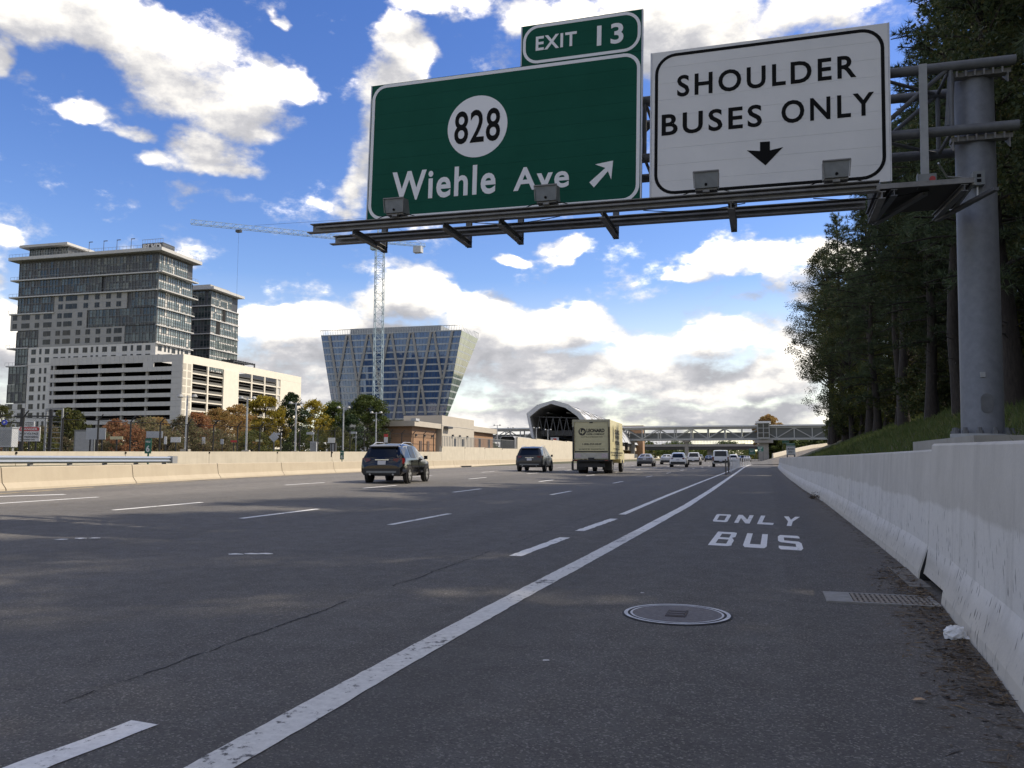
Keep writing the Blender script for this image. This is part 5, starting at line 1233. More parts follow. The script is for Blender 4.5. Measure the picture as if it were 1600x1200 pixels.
for u in (1.3, 5.1, 8.6): mb = MB(); Fd.box(mb, u, u + .3, 0, .25, 4.6, 4.9); mb.build('wall_light', M_darkclad, sb_)
mb = MB(); Face('x', -.05).box(mb, -4.2, -3.8, 0, .3, 5.4, 5.7); mb.build('wall_light', M_alu, sb_)
su = building('service_hall', 'taller cream windowless hall behind the low tan building', 'building', -50.95, 118.7)
mb = MB(); mb.box(-6.8, 0, 3.2, 21.7, 1, 8.3); mb.build('wall', M_buff, su); mb = MB(); mb.box(-6.85, .05, 3.15, 21.75, 6.6, 6.65); mb.build('string_course', M_precg, su)
Fd = Face('y', 0)
for u in (9.6, 14.2): mb = MB(); Fd.box(mb, u, u + 1.1, 0, .06, 1.6, 4.6); mb.build('door', M_darkclad, su)
for u in (8.4, 12.4, 16.9): mb = MB(); Fd.box(mb, u, u + .35, 0, .3, 4.9, 5.25); mb.build('wall_light', M_darkclad, su)
mb = MB(); Fd.box(mb, 4.0, 6.6, 0, .8, 6.15, 6.5); mb.build('canopy', M_darkclad, su)
s3 = building('service_annexe', 'small brown annexe with a cream roof band at the right end of the service buildings', 'building', -56.3, 150.7)
mb = MB(); mb.box(-5, .2, -3, 14, 1, 6.5); mb.build('wall', M_brick, s3); mb = MB(); mb.box(-5.5, .9, -3.6, 14.8, 6.5, 7.55); mb.build('roof_band', M_buff, s3)
for u in (3, 10): mb = MB(); Face('y', .2).box(mb, u, u + 1.2, 0, .06, 1.6, 5.2); mb.build('door', M_darkclad, s3)
# pale railing along the high part of the wall
rl_ = thing('platform_railing', 'pale mesh railing on the wall in front of the service buildings', 'railing', (-39.3, 108, 2.7)); mb = MB()
y = 93
while y < 123.5: x = w2x(y) - .3; mb.box(x - .03, x + .03, y - .03, y + .03, 2.65, 4.0); y += .55
mb.beam((w2x(93) - .3, 93, 4.0), (w2x(123) - .3, 123, 4.05), .05, .05); mb.build('bars', M_rail, rl_, loc=-off(rl_))

# ---- rail car standing before the station
trn = building('rail_car', 'grey metro rail car with dark windscreen standing behind the cream wall', 'train', at(793, 700, 146).x, 146)
mb = MB(); mb.prism([(-1.5, 0), (1.5, 0), (1.52, 1.2), (1.45, 2.6), (1.1, 3.0), (-1.1, 3.0), (-1.45, 2.6), (-1.52, 1.2)], lambda u, v, d: (u, d, v + 2.45), 0, 22); mb.build('body', M_alu, trn)
mb = MB(); mb.prism([(-1.38, .1), (1.38, .1), (1.38, 2.55), (1.05, 2.9), (-1.05, 2.9), (-1.38, 2.55)], lambda u, v, d: (u, -d, v + 2.45), .004, .06); mb.build('end_panel', M_black, trn)
for (a, b) in ((-1.2, -.5), (-.38, .38), (.5, 1.2)): mb = MB(); mb.box(a, b, -.09, -.065, 3.65, 4.95); mb.build('windscreen', M_win, trn)
for s in (-1, 1): mb = MB(); mb.disc((s * .95, -.09, 2.95), (0, 1, 0), .12, 10, 0, .04); mb.build('headlight', M_lens, trn)
for i in range(5): mb = MB(); mb.box(1.5, 1.54, 2 + i * 4, 4.6 + i * 4, 3.75, 4.85); mb.build('side_window', M_win, trn)

# ---- vaulted station
stn = building('train_station', 'rail station under a long white faceted vaulted roof, open at the near end', 'train station', -43.5, 165.3)
M_vault = mat('vault_white', (.52, .54, .55), (.46, .48, .49), .3, .45); M_vin = mat('vault_inside', (.20, .205, .21), rough=.7)
prof_o = [(-4.75, 5.6), (-5.8, 10.7), (-3.5, 12.5), (.1, 13.45), (3.3, 12.5), (5.8, 10.7), (8.4, 7.2), (9.2, 5.6)]
sc_i = lambda p, k: (p[0] - (.55 if p[0] > 0 else -.55) * k, p[1] - .5 * k)
Ls = 105
for k in range(7):
    y0, y1 = k * 15, k * 15 + 15
    mb = MB(); P = prof_o; off_ = .0
    for i in range(len(P) - 1):
        a, b = P[i], P[i + 1]; bow = .1 if k else .0
        mb.add([(a[0], y0, a[1]), (b[0], y0, b[1]), (b[0], y1, b[1] - bow * .3), (a[0], y1, a[1] - bow * .3)], [(0, 1, 2, 3)], 0)
        ai, bi = sc_i(a, 1), sc_i(b, 1); mb.add([(ai[0], y0 + .3, ai[1]), (bi[0], y0 + .3, bi[1]), (bi[0], y1, bi[1]), (ai[0], y1, ai[1])], [(3, 2, 1, 0)], 1)
    mb.build('vault_bay', [M_vault, M_vin], stn)
    mb = MB(); 
    for i in range(len(P) - 1): mb.beam((P[i][0], y0, P[i][1] + .12), (P[i + 1][0], y0, P[i + 1][1] + .12), .35, .22)
    mb.build('rib', M_slab, stn)
    mb = MB()
    for i in (4, 5):
        a, b = P[i], P[i + 1]; mb.beam((a[0], y0, a[1] + .1), (b[0], y0 + 7.5, b[1] + .1), .18, .15); mb.beam((b[0], y0 + 7.5, b[1] + .1), (a[0], y1, a[1] + .1), .18, .15)
    mb.build('vault_brace', M_slab, stn)
# front rim of the vault
mb = MB(); P = prof_o
for i in range(len(P) - 1):
    a, b = P[i], P[i + 1]; ai, bi = sc_i(a, 1.1), sc_i(b, 1.1); mb.add([(a[0], -.25, a[1] + .2), (b[0], -.25, b[1] + .2), (bi[0], -.25, bi[1]), (ai[0], -.25, ai[1]), (a[0], .6, a[1] + .2), (b[0], .6, b[1] + .2), (bi[0], .6, bi[1]), (ai[0], .6, ai[1])], [(0, 1, 2, 3), (7, 6, 5, 4), (0, 4, 5, 1), (2, 6, 7, 3)])
mb.build('front_rim', M_vault, stn)
# steel work inside
for k in range(5):
    y = 3 + k * 16; mb = MB()
    mb.beam((-5.1, y, 10.3), (5.2, y, 9.9), .16, .2)
    for x0, x1 in ((-4.4, -2.9), (-2.9, -1.4), (-1.4, .1), (.1, 1.6), (1.6, 3.1)): mb.beam((x0, y, 6.2), ((x0 + x1) / 2, y, 10.1), .18, .18); mb.beam(((x0 + x1) / 2, y, 10.1), (x1, y, 6.2), .18, .18)
    mb.build('inner_truss', M_darkclad, stn)
    for s in (-2.2, 2.2): mb = MB(); mb.beam((s, y + 2, 11.2), (s, y + 14, 11.4), .5, .14); mb.build('ceiling_light', M_panelgrey, stn)
mb = MB(); mb.box(-4.6, 5, 8, 100, 6.2, 7.4); mb.build('mezzanine', mat('mezz_grey', (.16, .165, .17), rough=.6), stn)
mb = MB(); mb.box(-4.8, 8.6, 2, 104, 3.6, 4.6); mb.build('platform', M_wall2, stn); mb = MB(); mb.box(-1.0, .8, 1.8, 1.95, 4.7, 5.7); mb.build('platform_sign', M_wsign, stn); mb = MB(); mb.box(-.4, .3, 1.7, 1.8, 4.9, 5.5); mb.build('red_panel', M_redsign, stn)
for k in range(9): mb = MB(); mb.box(7.9, 8.5, 12 + k * 11, 12.6 + k * 11, 4.6, 7.3); mb.build('column', M_slab, stn)
for k in range(9): mb = MB(); mb.box(8.0, 8.1, 12.7 + k * 11, 22.9 + k * 11, 4.6, 7.0); mb.build('side_glazing', M_win, stn)
ev = building('brick_stair_tower', 'squat brown brick stair tower behind the end of the vaulted station', 'building', -43.6, 268); mb = MB(); mb.box(-6, 4, 0, 8, 0, 11.6); mb.build('wall', M_brick, ev); mb = MB(); mb.box(-6.3, 4.3, -.3, 8.3, 11.6, 12.2); mb.build('roof', M_brickd, ev)

# ---- footbridge over the highway
fb = thing('footbridge', 'long white roofed truss footbridge crossing the whole highway', 'footbridge', (-30, 245, 0)); O = off(fb)
M_bridge = mat('bridge_grey', (.36, .37, .36), (.32, .33, .32), .6, .55); M_roofw = mat('bridge_roof', (.62, .63, .63), rough=.4)
def bb(name, m, *bs):
    mb = MB()
    for b_ in bs: mb.box(*b_)
    return mb.build(name, m, fb, loc=-O)
X0, X1, YA, YBk = -100, 32, 245, 249.5
bb('roof', M_roofw, (X0, X1, YA - .9, YBk + .9, 10.55, 10.95)); bb('deck', M_bridge, (X0, X1, YA - .3, YBk + .3, 6.55, 7.15))
bb('top_chord', M_bridge, (X0, X1, YA - .25, YA + .1, 10.0, 10.5)); bb('top_chord', M_bridge, (X0, X1, YBk - .1, YBk + .25, 10.0, 10.5))
bay = 4.9; i = 0; x = X0
while x < X1 - .1:
    for y in (YA - .05, YBk + .05):
        bb('truss_post', M_bridge, (x - .16, x + .16, y - .14, y + .14, 7.15, 10.0))
        MB().beam((x + .16, y, 7.2 if i % 2 else 9.95), (x + bay - .16, y, 9.95 if i % 2 else 7.2), .26, .26, 0, (0, 1, 0)).build('diagonal', M_bridge, fb, loc=-O)
    bb('screen_panel', mat('bridge_screen', (.22, .235, .25), (.26, .28, .29), .2, .4), (x + .2, x + bay - .2, YBk + .3, YBk + .34, 7.2, 9.0 if x < 0 else 10.0))
    x += bay; i += 1
bb('rear_glazing', mat('bridge_dark', (.09, .10, .10), rough=.3), (-1, 22, YA + .3, YA + .34, 7.2, 9.95))
bb('lift_tower', M_bridge, (-2.5, 1.0, YA - 1.6, YA - 1.0, 6.9, 11.4)); bb('lift_roof', M_roofw, (-2.9, 1.4, YA - 2, YA + 5, 11.42, 12.0))
for a in (-2.2, -.6): 
    for z in (7.3, 8.7, 10.1): bb('lift_window', M_win, (a, a + 1.35, YA - 1.66, YA - 1.61, z, z + 1.2))
bb('pier_cap', M_pier, (-3.3, 1.9, YA - 1, YBk + 1, 5.7, 6.5)); bb('pier', M_pier, (-2.0, .6, YA + .5, YBk - .5, .3, 5.7))
for xx in (-23.2, -39.6, -62, 22): bb('pier', M_pier, (xx - .45, xx + .45, YA + 1, YBk - 1, .3, 6.5)); bb('pier_cap', M_pier, (xx - 1.1, xx + 1.1, YA + .3, YBk - .3, 6.0, 6.52))
prs = thing('person', 'tiny dark clad person walking across the footbridge', 'person', (-6.4, 246.6, 7.15))
# a small walking figure
def figure(parent):
    me = bpy.data.meshes.new('body'); P = [(0, 0, .92), (0, 0, 1.2), (0, 0, 1.46), (0, 0, 1.58), (0, 0, 1.72), (.1, 0, .88), (.22, 0, .48), (.2, 0, .06), (-.1, 0, .88), (-.16, 0, .48), (-.34, 0, .1), (.02, -.2, 1.42), (-.06, -.24, 1.12), (.08, -.24, .88), (.02, .2, 1.42), (.1, .24, 1.12), (.26, .24, .92)]
    Rr = [.14, .14, .16, .06, .1, .09, .065, .05, .09, .065, .05, .06, .045, .04, .06, .045, .04]
    me.from_pydata(P, [(0, 1), (1, 2), (2, 3), (3, 4), (0, 5), (5, 6), (6, 7), (0, 8), (8, 9), (9, 10), (2, 11), (11, 12), (12, 13), (2, 14), (14, 15), (15, 16)], [])
    o = link('body', me, parent); me.materials.append(mat('dark_clothes', (.02, .02, .025), rough=.8)); md = o.modifiers.new('skin', 'SKIN')
    for i, v in enumerate(me.skin_vertices[0].data): v.radius = (Rr[i], Rr[i]); v.use_root = (i == 0)
    o.modifiers.new('sub', 'SUBSURF').levels = 1
figure(prs)

# ---- road overpass further on
ov = thing('road_overpass', 'dark road overpass with a pale fence crossing behind the footbridge', 'bridge', (-25, 330, 0)); O = off(ov)
def ob(name, m, *bs):
    mb = MB()
    for b_ in bs: mb.box(*b_)
    return mb.build(name, m, ov, loc=-O)
ob('girder', mat('girder_dark', (.06, .058, .055), rough=.8), (-90, 30, 330.3, 345.7, 4.7, 5.9)); ob('deck', M_pier, (-90, 30, 330, 346, 5.9, 6.9))
for xx in (-22.3, -60): ob('pier', M_pier, (xx - .8, xx + .8, 334, 342, 0, 4.7))
ob('abutment', M_pier, (-3, 30, 331, 345, 0, 4.7))
fnb = MB(); x = -90
while x < 30: fnb.box(x - .04, x + .04, 330.1, 330.2, 6.9, 8.6); x += 1.2
fnb.box(-90, 30, 330.1, 330.2, 8.55, 8.65); fnb.box(-90, 30, 330.1, 330.2, 7.7, 7.78); fnb.build('fence', M_rail, ov, loc=-O)
# green signs far ahead and the white lane sign by the wall
def gsign(lab, px0, px1, py0, py1, Y, zb, m, txt=None, ground=True):
    a, b = at(px0, py0, Y), at(px1, py1, Y); o = thing('highway_sign', lab, 'road sign', ((a.x + b.x) / 2, Y, zb)); W = b.x - a.x
    mb = MB(); mb.box(-W / 2, W / 2, -.05, .05, b.z - zb, a.z - zb); mb.build('board', m, o)
    mb = MB(); e = W * .03; mb.box(-W / 2 + e, W / 2 - e, -.06, -.052, a.z - zb - 3 * e, a.z - zb - 2 * e); mb.box(-W / 2 + e, W / 2 - e, -.06, -.052, b.z - zb + 2 * e, b.z - zb + 3 * e); mb.build('border', M_wsign if m != M_wsign else M_black, o)
    if ground:
        mb = MB()
        for x in (-W * .42, W * .42): mb.box(x - .06, x + .06, .052, .17, 0, a.z - zb)
        mb.build('post', M_galvd, o)
    if txt:
        for t, u0, u1, v0, v1 in txt: text_mesh(t, lambda u, v, d: (-W / 2 + W * (u0 + (u1 - u0) * u), -.055 - d, b.z - zb + (a.z - b.z) * (v0 + (v1 - v0) * v)), M_black if m == M_wsign else M_wsign, 'lettering', o, .012, .01)
    return o
gsign('white sign on two posts standing just behind the far end of the grey wall', 1228.5, 1243, 697, 711, 98, .8, M_wsign, [('BUSES', .15, .85, .58, .78), ('ONLY', .2, .8, .25, .45)])
gsign('small dark green panel beneath the far overpass, left of the footbridge pier', 1170, 1180, 701, 710, 300, .4, M_gsign, [('EXIT', .2, .8, .4, .7)])
gsign('small bright green exit panel just left of the footbridge pier', 1183.5, 1193, 697.5, 705.5, 215, .4, M_gsign, [('EXIT', .15, .85, .5, .8), ('13', .3, .6, .15, .4)])
gsign('green sign partly hidden below the footbridge over the climbing ramp', 1222, 1233, 688, 692.8, 255, 3.5, M_gsign)
gsign('dark topped board above the white sign near the end of the wall', 1228.5, 1242, 692.5, 696.6, 98.3, .8, M_gsign)
# delineator posts along the gore
dl = MB(); dl.tube((0, 0, .02), (0, 0, 1.05), .045, n=8); dl.tube((0, 0, 0), (0, 0, .04), .12, n=8)
M_del = mat('delineator_white', (.72, .72, .70), rough=.5); M_delk = mat('delineator_dark', (.10, .09, .08), rough=.6); dme = dl.mesh('delineator_post', M_del); dmk = dl.mesh('delineator_post', M_delk)
for i in range(16):
    y = 57 + i * 4.6; x = -2.72 - .012 * max(0, y - 60) + (.0 if y < 105 else (y - 105) * .05); o = link('delineator_post', dmk if i < 2 else dme, None, (x, y, road_z(x, y)))
    tag(o, ('dark slim delineator post, %s one of the row at the gore' % ('first', 'second')[i]) if i < 2 else 'white slim delineator post in the row between the bus shoulder and the traffic', 'post', 'delineator posts at the gore')

# ------------------------------------------------------------------ vehicles
M_glasscar = mat('car_glass', (.012, .014, .016), rough=.04, spec=.45); M_tyre = mat('tyre', (.014, .014, .015), rough=.85); M_rim_ = mat('alloy', (.55, .56, .57), rough=.3, metal=.35)
M_plast = mat('black_plastic', (.015, .015, .016), rough=.6); M_tail = mat('tail_lamp_red', (.12, .007, .009), rough=.15); M_chrome = mat('chrome', (.6, .6, .62), rough=.15, metal=1.)
M_plate = mat('plate_white', (.62, .63, .66), (.50, .52, .56), 30, .4)
WHL = {}
def wheel_mesh(r, w):
    k = (r, w)
    if k in WHL: return WHL[k]
    mb = MB(); n = 24; pr = [(-w / 2, r * .68), (-w / 2, r * .93), (-w * .36, r), (w * .36, r), (w / 2, r * .93), (w / 2, r * .68)]
    vs = [(x, cos(2 * pi * i / n) * q, sin(2 * pi * i / n) * q) for x, q in pr for i in range(n)]
    mb.add(vs, [(k_ * n + i, k_ * n + (i + 1) % n, (k_ + 1) * n + (i + 1) % n, (k_ + 1) * n + i) for k_ in range(5) for i in range(n)])
    mb.tube((-w * .3, 0, 0), (w * .25, 0, 0), r * .69, n=n)
    t = mb.mesh('wheel', M_tyre, 40)
    rm_ = MB(); rm_.tube((w * .26, 0, 0), (w * .40, 0, 0), r * .17, n=10)
    for i in range(5):
        a = 2 * pi * i / 5 + .3
        for da in (-.16, .16): rm_.beam((w * .36, cos(a) * r * .1, sin(a) * r * .1), (w * .36, cos(a + da) * r * .64, sin(a + da) * r * .64), r * .13, w * .12, 0, (1, 0, 0))
    vs = [(w * .40, cos(2 * pi * i / n) * q, sin(2 * pi * i / n) * q) for q in (r * .58, r * .68) for i in range(n)]; rm_.add(vs, [(i, n + i, n + (i + 1) % n, (i + 1) % n) for i in range(n)])
    WHL[k] = (t, rm_.mesh('rim', M_rim_, 30)); return WHL[k]
def section(w, zb, zs, zt, wr, y):
    R = [(0, zb), (.88 * w, zb), (w, zb + .14), (w * 1.0, (zb + zs) * .5 + .06), (.965 * w, zs), (wr, zt - .075), (.82 * wr, zt - .008), (0, zt + .018)]
    return [(x, y, z) for x, z in R] + [(-x, y, z) for x, z in R[6:0:-1]]
def lerp3(a, b, t): return tuple(a[i] + (b[i] - a[i]) * t for i in range(3))
def quad_window(parent, name, A, B, C_, D, inset, m, n_off=.007, frame=None):
    "A,B,C,D corners in order; shrinks the quad by inset metres and lifts it off the body"
    P = [Vector(p) for p in (A, B, C_, D)]; c = sum(P, Vector()) / 4; nrm = ((P[1] - P[0]).cross(P[3] - P[0])).normalized()
    if nrm.dot(c - Vector((0, c.y * .6, .8))) < 0: nrm = -nrm
    Q = []
    for i in range(4):
        e1 = (P[(i + 1) % 4] - P[i]).normalized(); e2 = (P[i - 1] - P[i]).normalized(); Q.append(P[i] + (e1 + e2) * inset + nrm * n_off)
    mb = MB(); mb.add(Q, [(0, 1, 2, 3)] if ((Q[1] - Q[0]).cross(Q[3] - Q[0])).dot(nrm) > 0 else [(3, 2, 1, 0)]); return mb.build(name, m, parent)
SPECS = {
 'suv': dict(st=[(-2.26, .42, .80, .66, .74, .74), (-2.21, .34, .90, .98, 1.05, .86), (-1.93, .30, .92, 1.04, 1.56, .66), (-1.6, .29, .92, 1.04, 1.635, .665), (-.8, .28, .92, 1.02, 1.675, .67), (.1, .28, .92, 1.0, 1.655, .66), (.42, .28, .92, .99, 1.60, .645), (1.22, .29, .91, .98, 1.07, .80), (1.85, .33, .89, .88, .97, .76), (2.2, .38, .80, .70, .80, .66), (2.27, .44, .70, .60, .68, .58)], side=[(2, 3.6), (3.75, 4.65), (4.8, 6.6)], rear=(1, 2), wind=(6, 7), wy=(-1.33, 1.34), r=.35, L=4.53),
 'big_suv': dict(st=[(-2.48, .45, .86, .68, .78, .80), (-2.44, .36, .96, 1.02, 1.12, .92), (-2.12, .31, .98, 1.08, 1.66, .74), (-1.8, .30, .98, 1.08, 1.74, .745), (-.8, .29, .98, 1.06, 1.775, .75), (.2, .29, .98, 1.04, 1.75, .74), (.5, .29, .98, 1.03, 1.69, .72), (1.35, .30, .97, 1.02, 1.13, .86), (2.05, .35, .95, .94, 1.05, .84), (2.42, .40, .87, .75, .86, .74), (2.48, .46, .77, .64, .74, .66)], side=[(2, 3.5), (3.65, 4.6), (4.75, 6.6)], rear=(1, 2), wind=(6, 7), wy=(-1.4, 1.42), r=.37, L=4.95),
 'sedan': dict(st=[(-2.36, .40, .78, .70, .80, .72), (-2.30, .32, .88, .92, 1.02, .82), (-1.75, .28, .90, .98, 1.10, .80), (-1.05, .27, .91, .97, 1.40, .62), (-.3, .27, .91, .95, 1.46, .62), (.3, .27, .91, .94, 1.42, .61), (1.15, .28, .90, .92, .98, .78), (1.9, .31, .87, .80, .88, .74), (2.3, .36, .76, .62, .70, .62), (2.36, .42, .66, .54, .60, .54)], side=[(2.4, 3.5), (3.6, 5.3)], rear=(2, 3), wind=(5, 6), wy=(-1.38, 1.42), r=.33, L=4.75),
 'pickup': dict(st=[(-2.85, .55, .90, .90, 1.05, .90), (-2.80, .45, .96, 1.05, 1.14, .93), (-1.0, .40, .98, 1.08, 1.15, .93), (-.85, .38, .98, 1.1, 1.78, .74), (-.3, .37, .98, 1.1, 1.84, .75), (.6, .37, .98, 1.08, 1.82, .74), (.9, .37, .98, 1.08, 1.74, .72), (1.6, .38, .97, 1.07, 1.17, .86), (2.6, .42, .95, 1.0, 1.10, .86), (2.85, .5, .85, .8, .92, .78)], side=[(3.05, 4.2), (4.3, 5.7)], rear=(2, 3), wind=(6, 7), wy=(-1.75, 1.85), r=.41, L=5.7),
 'boxy': dict(st=[(-2.3, .55, .86, .80, .95, .84), (-2.26, .42, .93, 1.12, 1.22, .90), (-2.18, .40, .95, 1.15, 1.92, .82), (-1.7, .39, .95, 1.15, 1.98, .82), (-.5, .38, .95, 1.13, 1.99, .82), (.45, .38, .95, 1.12, 1.95, .80), (.65, .38, .95, 1.12, 1.90, .79), (1.0, .38, .95, 1.12, 1.22, .88), (2.05, .42, .93, 1.05, 1.15, .86), (2.3, .5, .86, .85, .96, .80)], side=[(2.1, 3.4), (3.55, 4.4), (4.5, 6.4)], rear=(1, 2), wind=(6, 7), wy=(-1.4, 1.45), r=.42, L=4.6)}
def car(kind, name, label, loc, rz, paint, scale=1., detail=True, group='cars driving away along the highway'):
    sp = SPECS[kind]; o = thing(name, label, 'car' if kind != 'pickup' else 'pickup truck', loc, rz, group); o.scale = (scale,) * 3
    st = sp['st']; rings = [section(w, zb, zs, zt, wr, y) for (y, zb, w, zs, zt, wr) in st]; n = 14; mb = MB()
    for r in rings: mb.v += r
    for k in range(len(rings) - 1):
        for i in range(n): mb.f.append([k * n + i, (k + 1) * n + i, (k + 1) * n + (i + 1) % n, k * n + (i + 1) % n][::-1]); mb.m.append(0)
    mb.f.append(list(range(n))); mb.m.append(0); mb.f.append(list(range((len(rings) - 1) * n, len(rings) * n))[::-1]); mb.m.append(0)
    mb.build('body', paint, o, smooth=32)
    def pt(kf, j, s=1):
        k = int(kf); a, b = rings[k][j], rings[min(k + 1, len(rings) - 1)][j]; p = lerp3(a, b, kf - k); return (p[0] * s, p[1], p[2])
    for (a, b) in sp['side']:
        for s in (1, -1): quad_window(o, 'side_window', pt(a, 4, s), pt(b, 4, s), pt(b, 5, s), pt(a, 5, s), .035, M_glasscar)
    a, b = sp['rear']; quad_window(o, 'rear_window', pt(a, 6, -1), pt(a, 6), pt(b, 6), pt(b, 6, -1), .05, M_glasscar, .022)
    a, b = sp['wind']; quad_window(o, 'windscreen', pt(a, 6, -1), pt(a, 6), pt(b, 6), pt(b, 6, -1), .05, M_glasscar, .022)
    W = max(s[2] for s in st); r = sp['r']; tm, rm_ = wheel_mesh(r, .24)
    for y in sp['wy']:
        for s in (1, -1):
            ar = MB(); ar.tube((s * (W - .12), y, r), (s * (W + .004), y, r), r + .07, n=22); ar.build('wheel_arch', M_plast, o)
            w_ = link('wheel', tm, o, (s * (W - .075), y, r), (0, 0, 0 if s > 0 else pi)); link('rim', rm_, w_)
    yb, zt1 = st[1][0], st[1][4]; wB = st[1][2]
    for s in (1, -1):
        mb = MB(); z0, z1 = zt1 - .24, zt1 - .02
        if kind in ('boxy', 'pickup'): mb.box(min(s * (wB - .16), s * (wB + .005)), max(s * (wB - .16), s * (wB + .005)), yb - .05, yb + .06, z0 - .25, z1)
        else: mb.add([(s * (wB - .42), yb - .045, z1 - .07), (s * (wB - .40), yb - .035, z1 + .0), (s * (wB - .03), yb + .02, z1 + .02), (s * (wB + .008), yb + .30, z1 + .02), (s * (wB + .012), yb + .22, z0 + .02), (s * (wB - .01), yb + .0, z0)], [(0, 1, 2, 5), (5, 2, 3, 4)] if s < 0 else [(5, 2, 1, 0), (4, 3, 2, 5)])
        mb.build('tail_light', M_tail, o)
        mb = MB(); x = s * (W + .06); ym = st[-4][0] - .25; mb.box(min(x - .07, x + .07), max(x - .07, x + .07), ym - .06, ym + .06, st[-4][3] + .02, st[-4][3] + .18); mb.build('mirror', paint, o)
    y0 = st[0][0]; zc = st[0][1]
    mb = MB(); mb.box(-W * .86, W * .86, y0 - .03, y0 + .10, zc - .05, zc + .20); mb.build('bumper', M_plast, o)
    mb = MB(); zp = (.80 if kind in ('suv', 'big_suv', 'sedan') else zc + .12); mb.box(-.17, .17, y0 - (.012 if zp > .7 else .05), y0 + .04, zp - .02, zp + .14); mb.build('number_plate', M_plate, o)
    if detail:
        if kind in ('suv', 'big_suv'):
            mb = MB(); mb.box(-W * .70, W * .70, y0 - .045, y0 - .031, zc + .02, zc + .10); mb.build('skid_plate', M_box, o)
            mb = MB(); mb.box(-.30, .30, yb - .02, yb + .01, .965, .995); mb.build('tailgate_trim', M_chrome, o)
            for s in (1, -1):
                mb = MB(); mb.path([(s * st[3][5] * .92, st[3][0], st[3][4] - .02), (s * st[4][5] * .94, st[4][0] - .4, st[4][4] + .05), (s * st[4][5] * .94, st[4][0] + .5, st[4][4] + .055), (s * st[5][5] * .94, st[5][0], st[5][4] - .02)], .018, 6); mb.build('roof_rail', M_rim_, o)
                mb = MB(); mb.tube((s * .5, y0 - .03, zc - .04), (s * .5, y0 + .15, zc - .04), .04, n=8); mb.build('exhaust', M_rim_, o)
            mb = MB(); mb.add([(-.62, st[2][0] - .17, st[2][4] - .01), (.62, st[2][0] - .17, st[2][4] - .01), (.6, st[3][0] - .1, st[3][4] - .005), (-.6, st[3][0] - .1, st[3][4] - .005), (-.62, st[2][0] - .15, st[2][4] - .06), (.62, st[2][0] - .15, st[2][4] - .06)], [(0, 1, 2, 3), (4, 5, 1, 0)]); mb.build('spoiler', paint, o)
        for s in (1, -1):
            for yy in (-.95, .12): 
                mb = MB(); xx = s * (W + .001); mb.box(min(xx - .01, xx + .004), max(xx - .01, xx + .004), yy - .007, yy + .007, .42, .98); mb.build('door_seam', M_black, o)
            for yy in (-.75, .3): mb = MB(); xx = s * (W * .985 + .012); mb.box(min(xx - .02, xx + .02), max(xx - .02, xx + .02), yy - .11, yy + .02, .90, .935); mb.build('door_handle', paint, o)
    return o
def paint(name, c, rough=.28): return mat(name, c, rough=rough, coat=.45, spec=.35)
def spot(px, Y): x = at(px, 716, Y).x; return (x, Y, road_z(x, Y))
def ahead(px, Yrear, half, rz): x, y, z = spot(px, Yrear); x -= sin(rz) * half; y += cos(rz) * half; return (x, y, road_z(x, y))
P_black = mat('black_paint', (.002, .002, .0024), rough=.08, coat=.6, spec=.4); P_char = paint('charcoal_paint', (.025, .027, .030)); P_silver = paint('silver_paint', (.42, .43, .44)); P_white = paint('white_paint', (.74, .74, .73)); P_blue = paint('dark_blue_paint', (.02, .035, .08)); P_grey = paint('grey_paint', (.17, .175, .185))
rz = radians(8); car('suv', 'black_car', 'black hatchback crossover with alloy wheels, nearest car on the left', ahead(596, 28.8, 2.2, rz), rz, P_black, .96)
rz = radians(6); car('big_suv', 'charcoal_car', 'charcoal tall family car between the black car and the box truck', ahead(827, 53.5, 2.45, rz), rz, P_char)
rz = radians(3); car('sedan', 'grey_car', 'dark grey saloon just right of the box truck', ahead(1007, 92, 2.3, rz), rz, P_grey, 1., False)
car('sedan', 'silver_car', 'pale silver saloon half hidden behind the white crossover', ahead(1041, 116, 2.3, .04), .04, P_silver, 1., False)
car('suv', 'white_car', 'white crossover in the middle lanes left of the white pickup', ahead(1059, 93, 2.2, .04), .04, P_white, 1.02, False)
car('pickup', 'white_pickup', 'white pickup truck ahead of the white crossover', ahead(1083, 118, 2.8, .04), .04, P_white, 1., False)
car('sedan', 'blue_car', 'small dark blue car far ahead between the two white trucks', ahead(1107, 190, 2.3, .03), .03, P_blue, 1., False)
car('boxy', 'white_boxy_car', 'boxy white off-roader with black bumper beside the delineator posts', ahead(1126, 99, 2.3, .03), .03, P_white, 1.02, False)
for (px, Y, kind, p, lab) in ((1146, 150, 'suv', P_white, 'small white car far ahead just past the boxy white off-roader'), (1153, 200, 'sedan', P_black, 'tiny black car in the far queue of traffic'), (1160, 230, 'suv', P_char, 'tiny charcoal car in the far queue before the overpass'), (1167, 205, 'sedan', P_silver, 'tiny silver car at the right end of the far traffic'), (1093, 240, 'suv', P_silver, 'tiny silver car under the footbridge beyond the white pickup'), (1066, 260, 'suv', P_white, 'tiny white car far beyond the white crossover')):
    car(kind, 'distant_car', lab, ahead(px, Y, 2.2, .0), .0, p, 1., False)

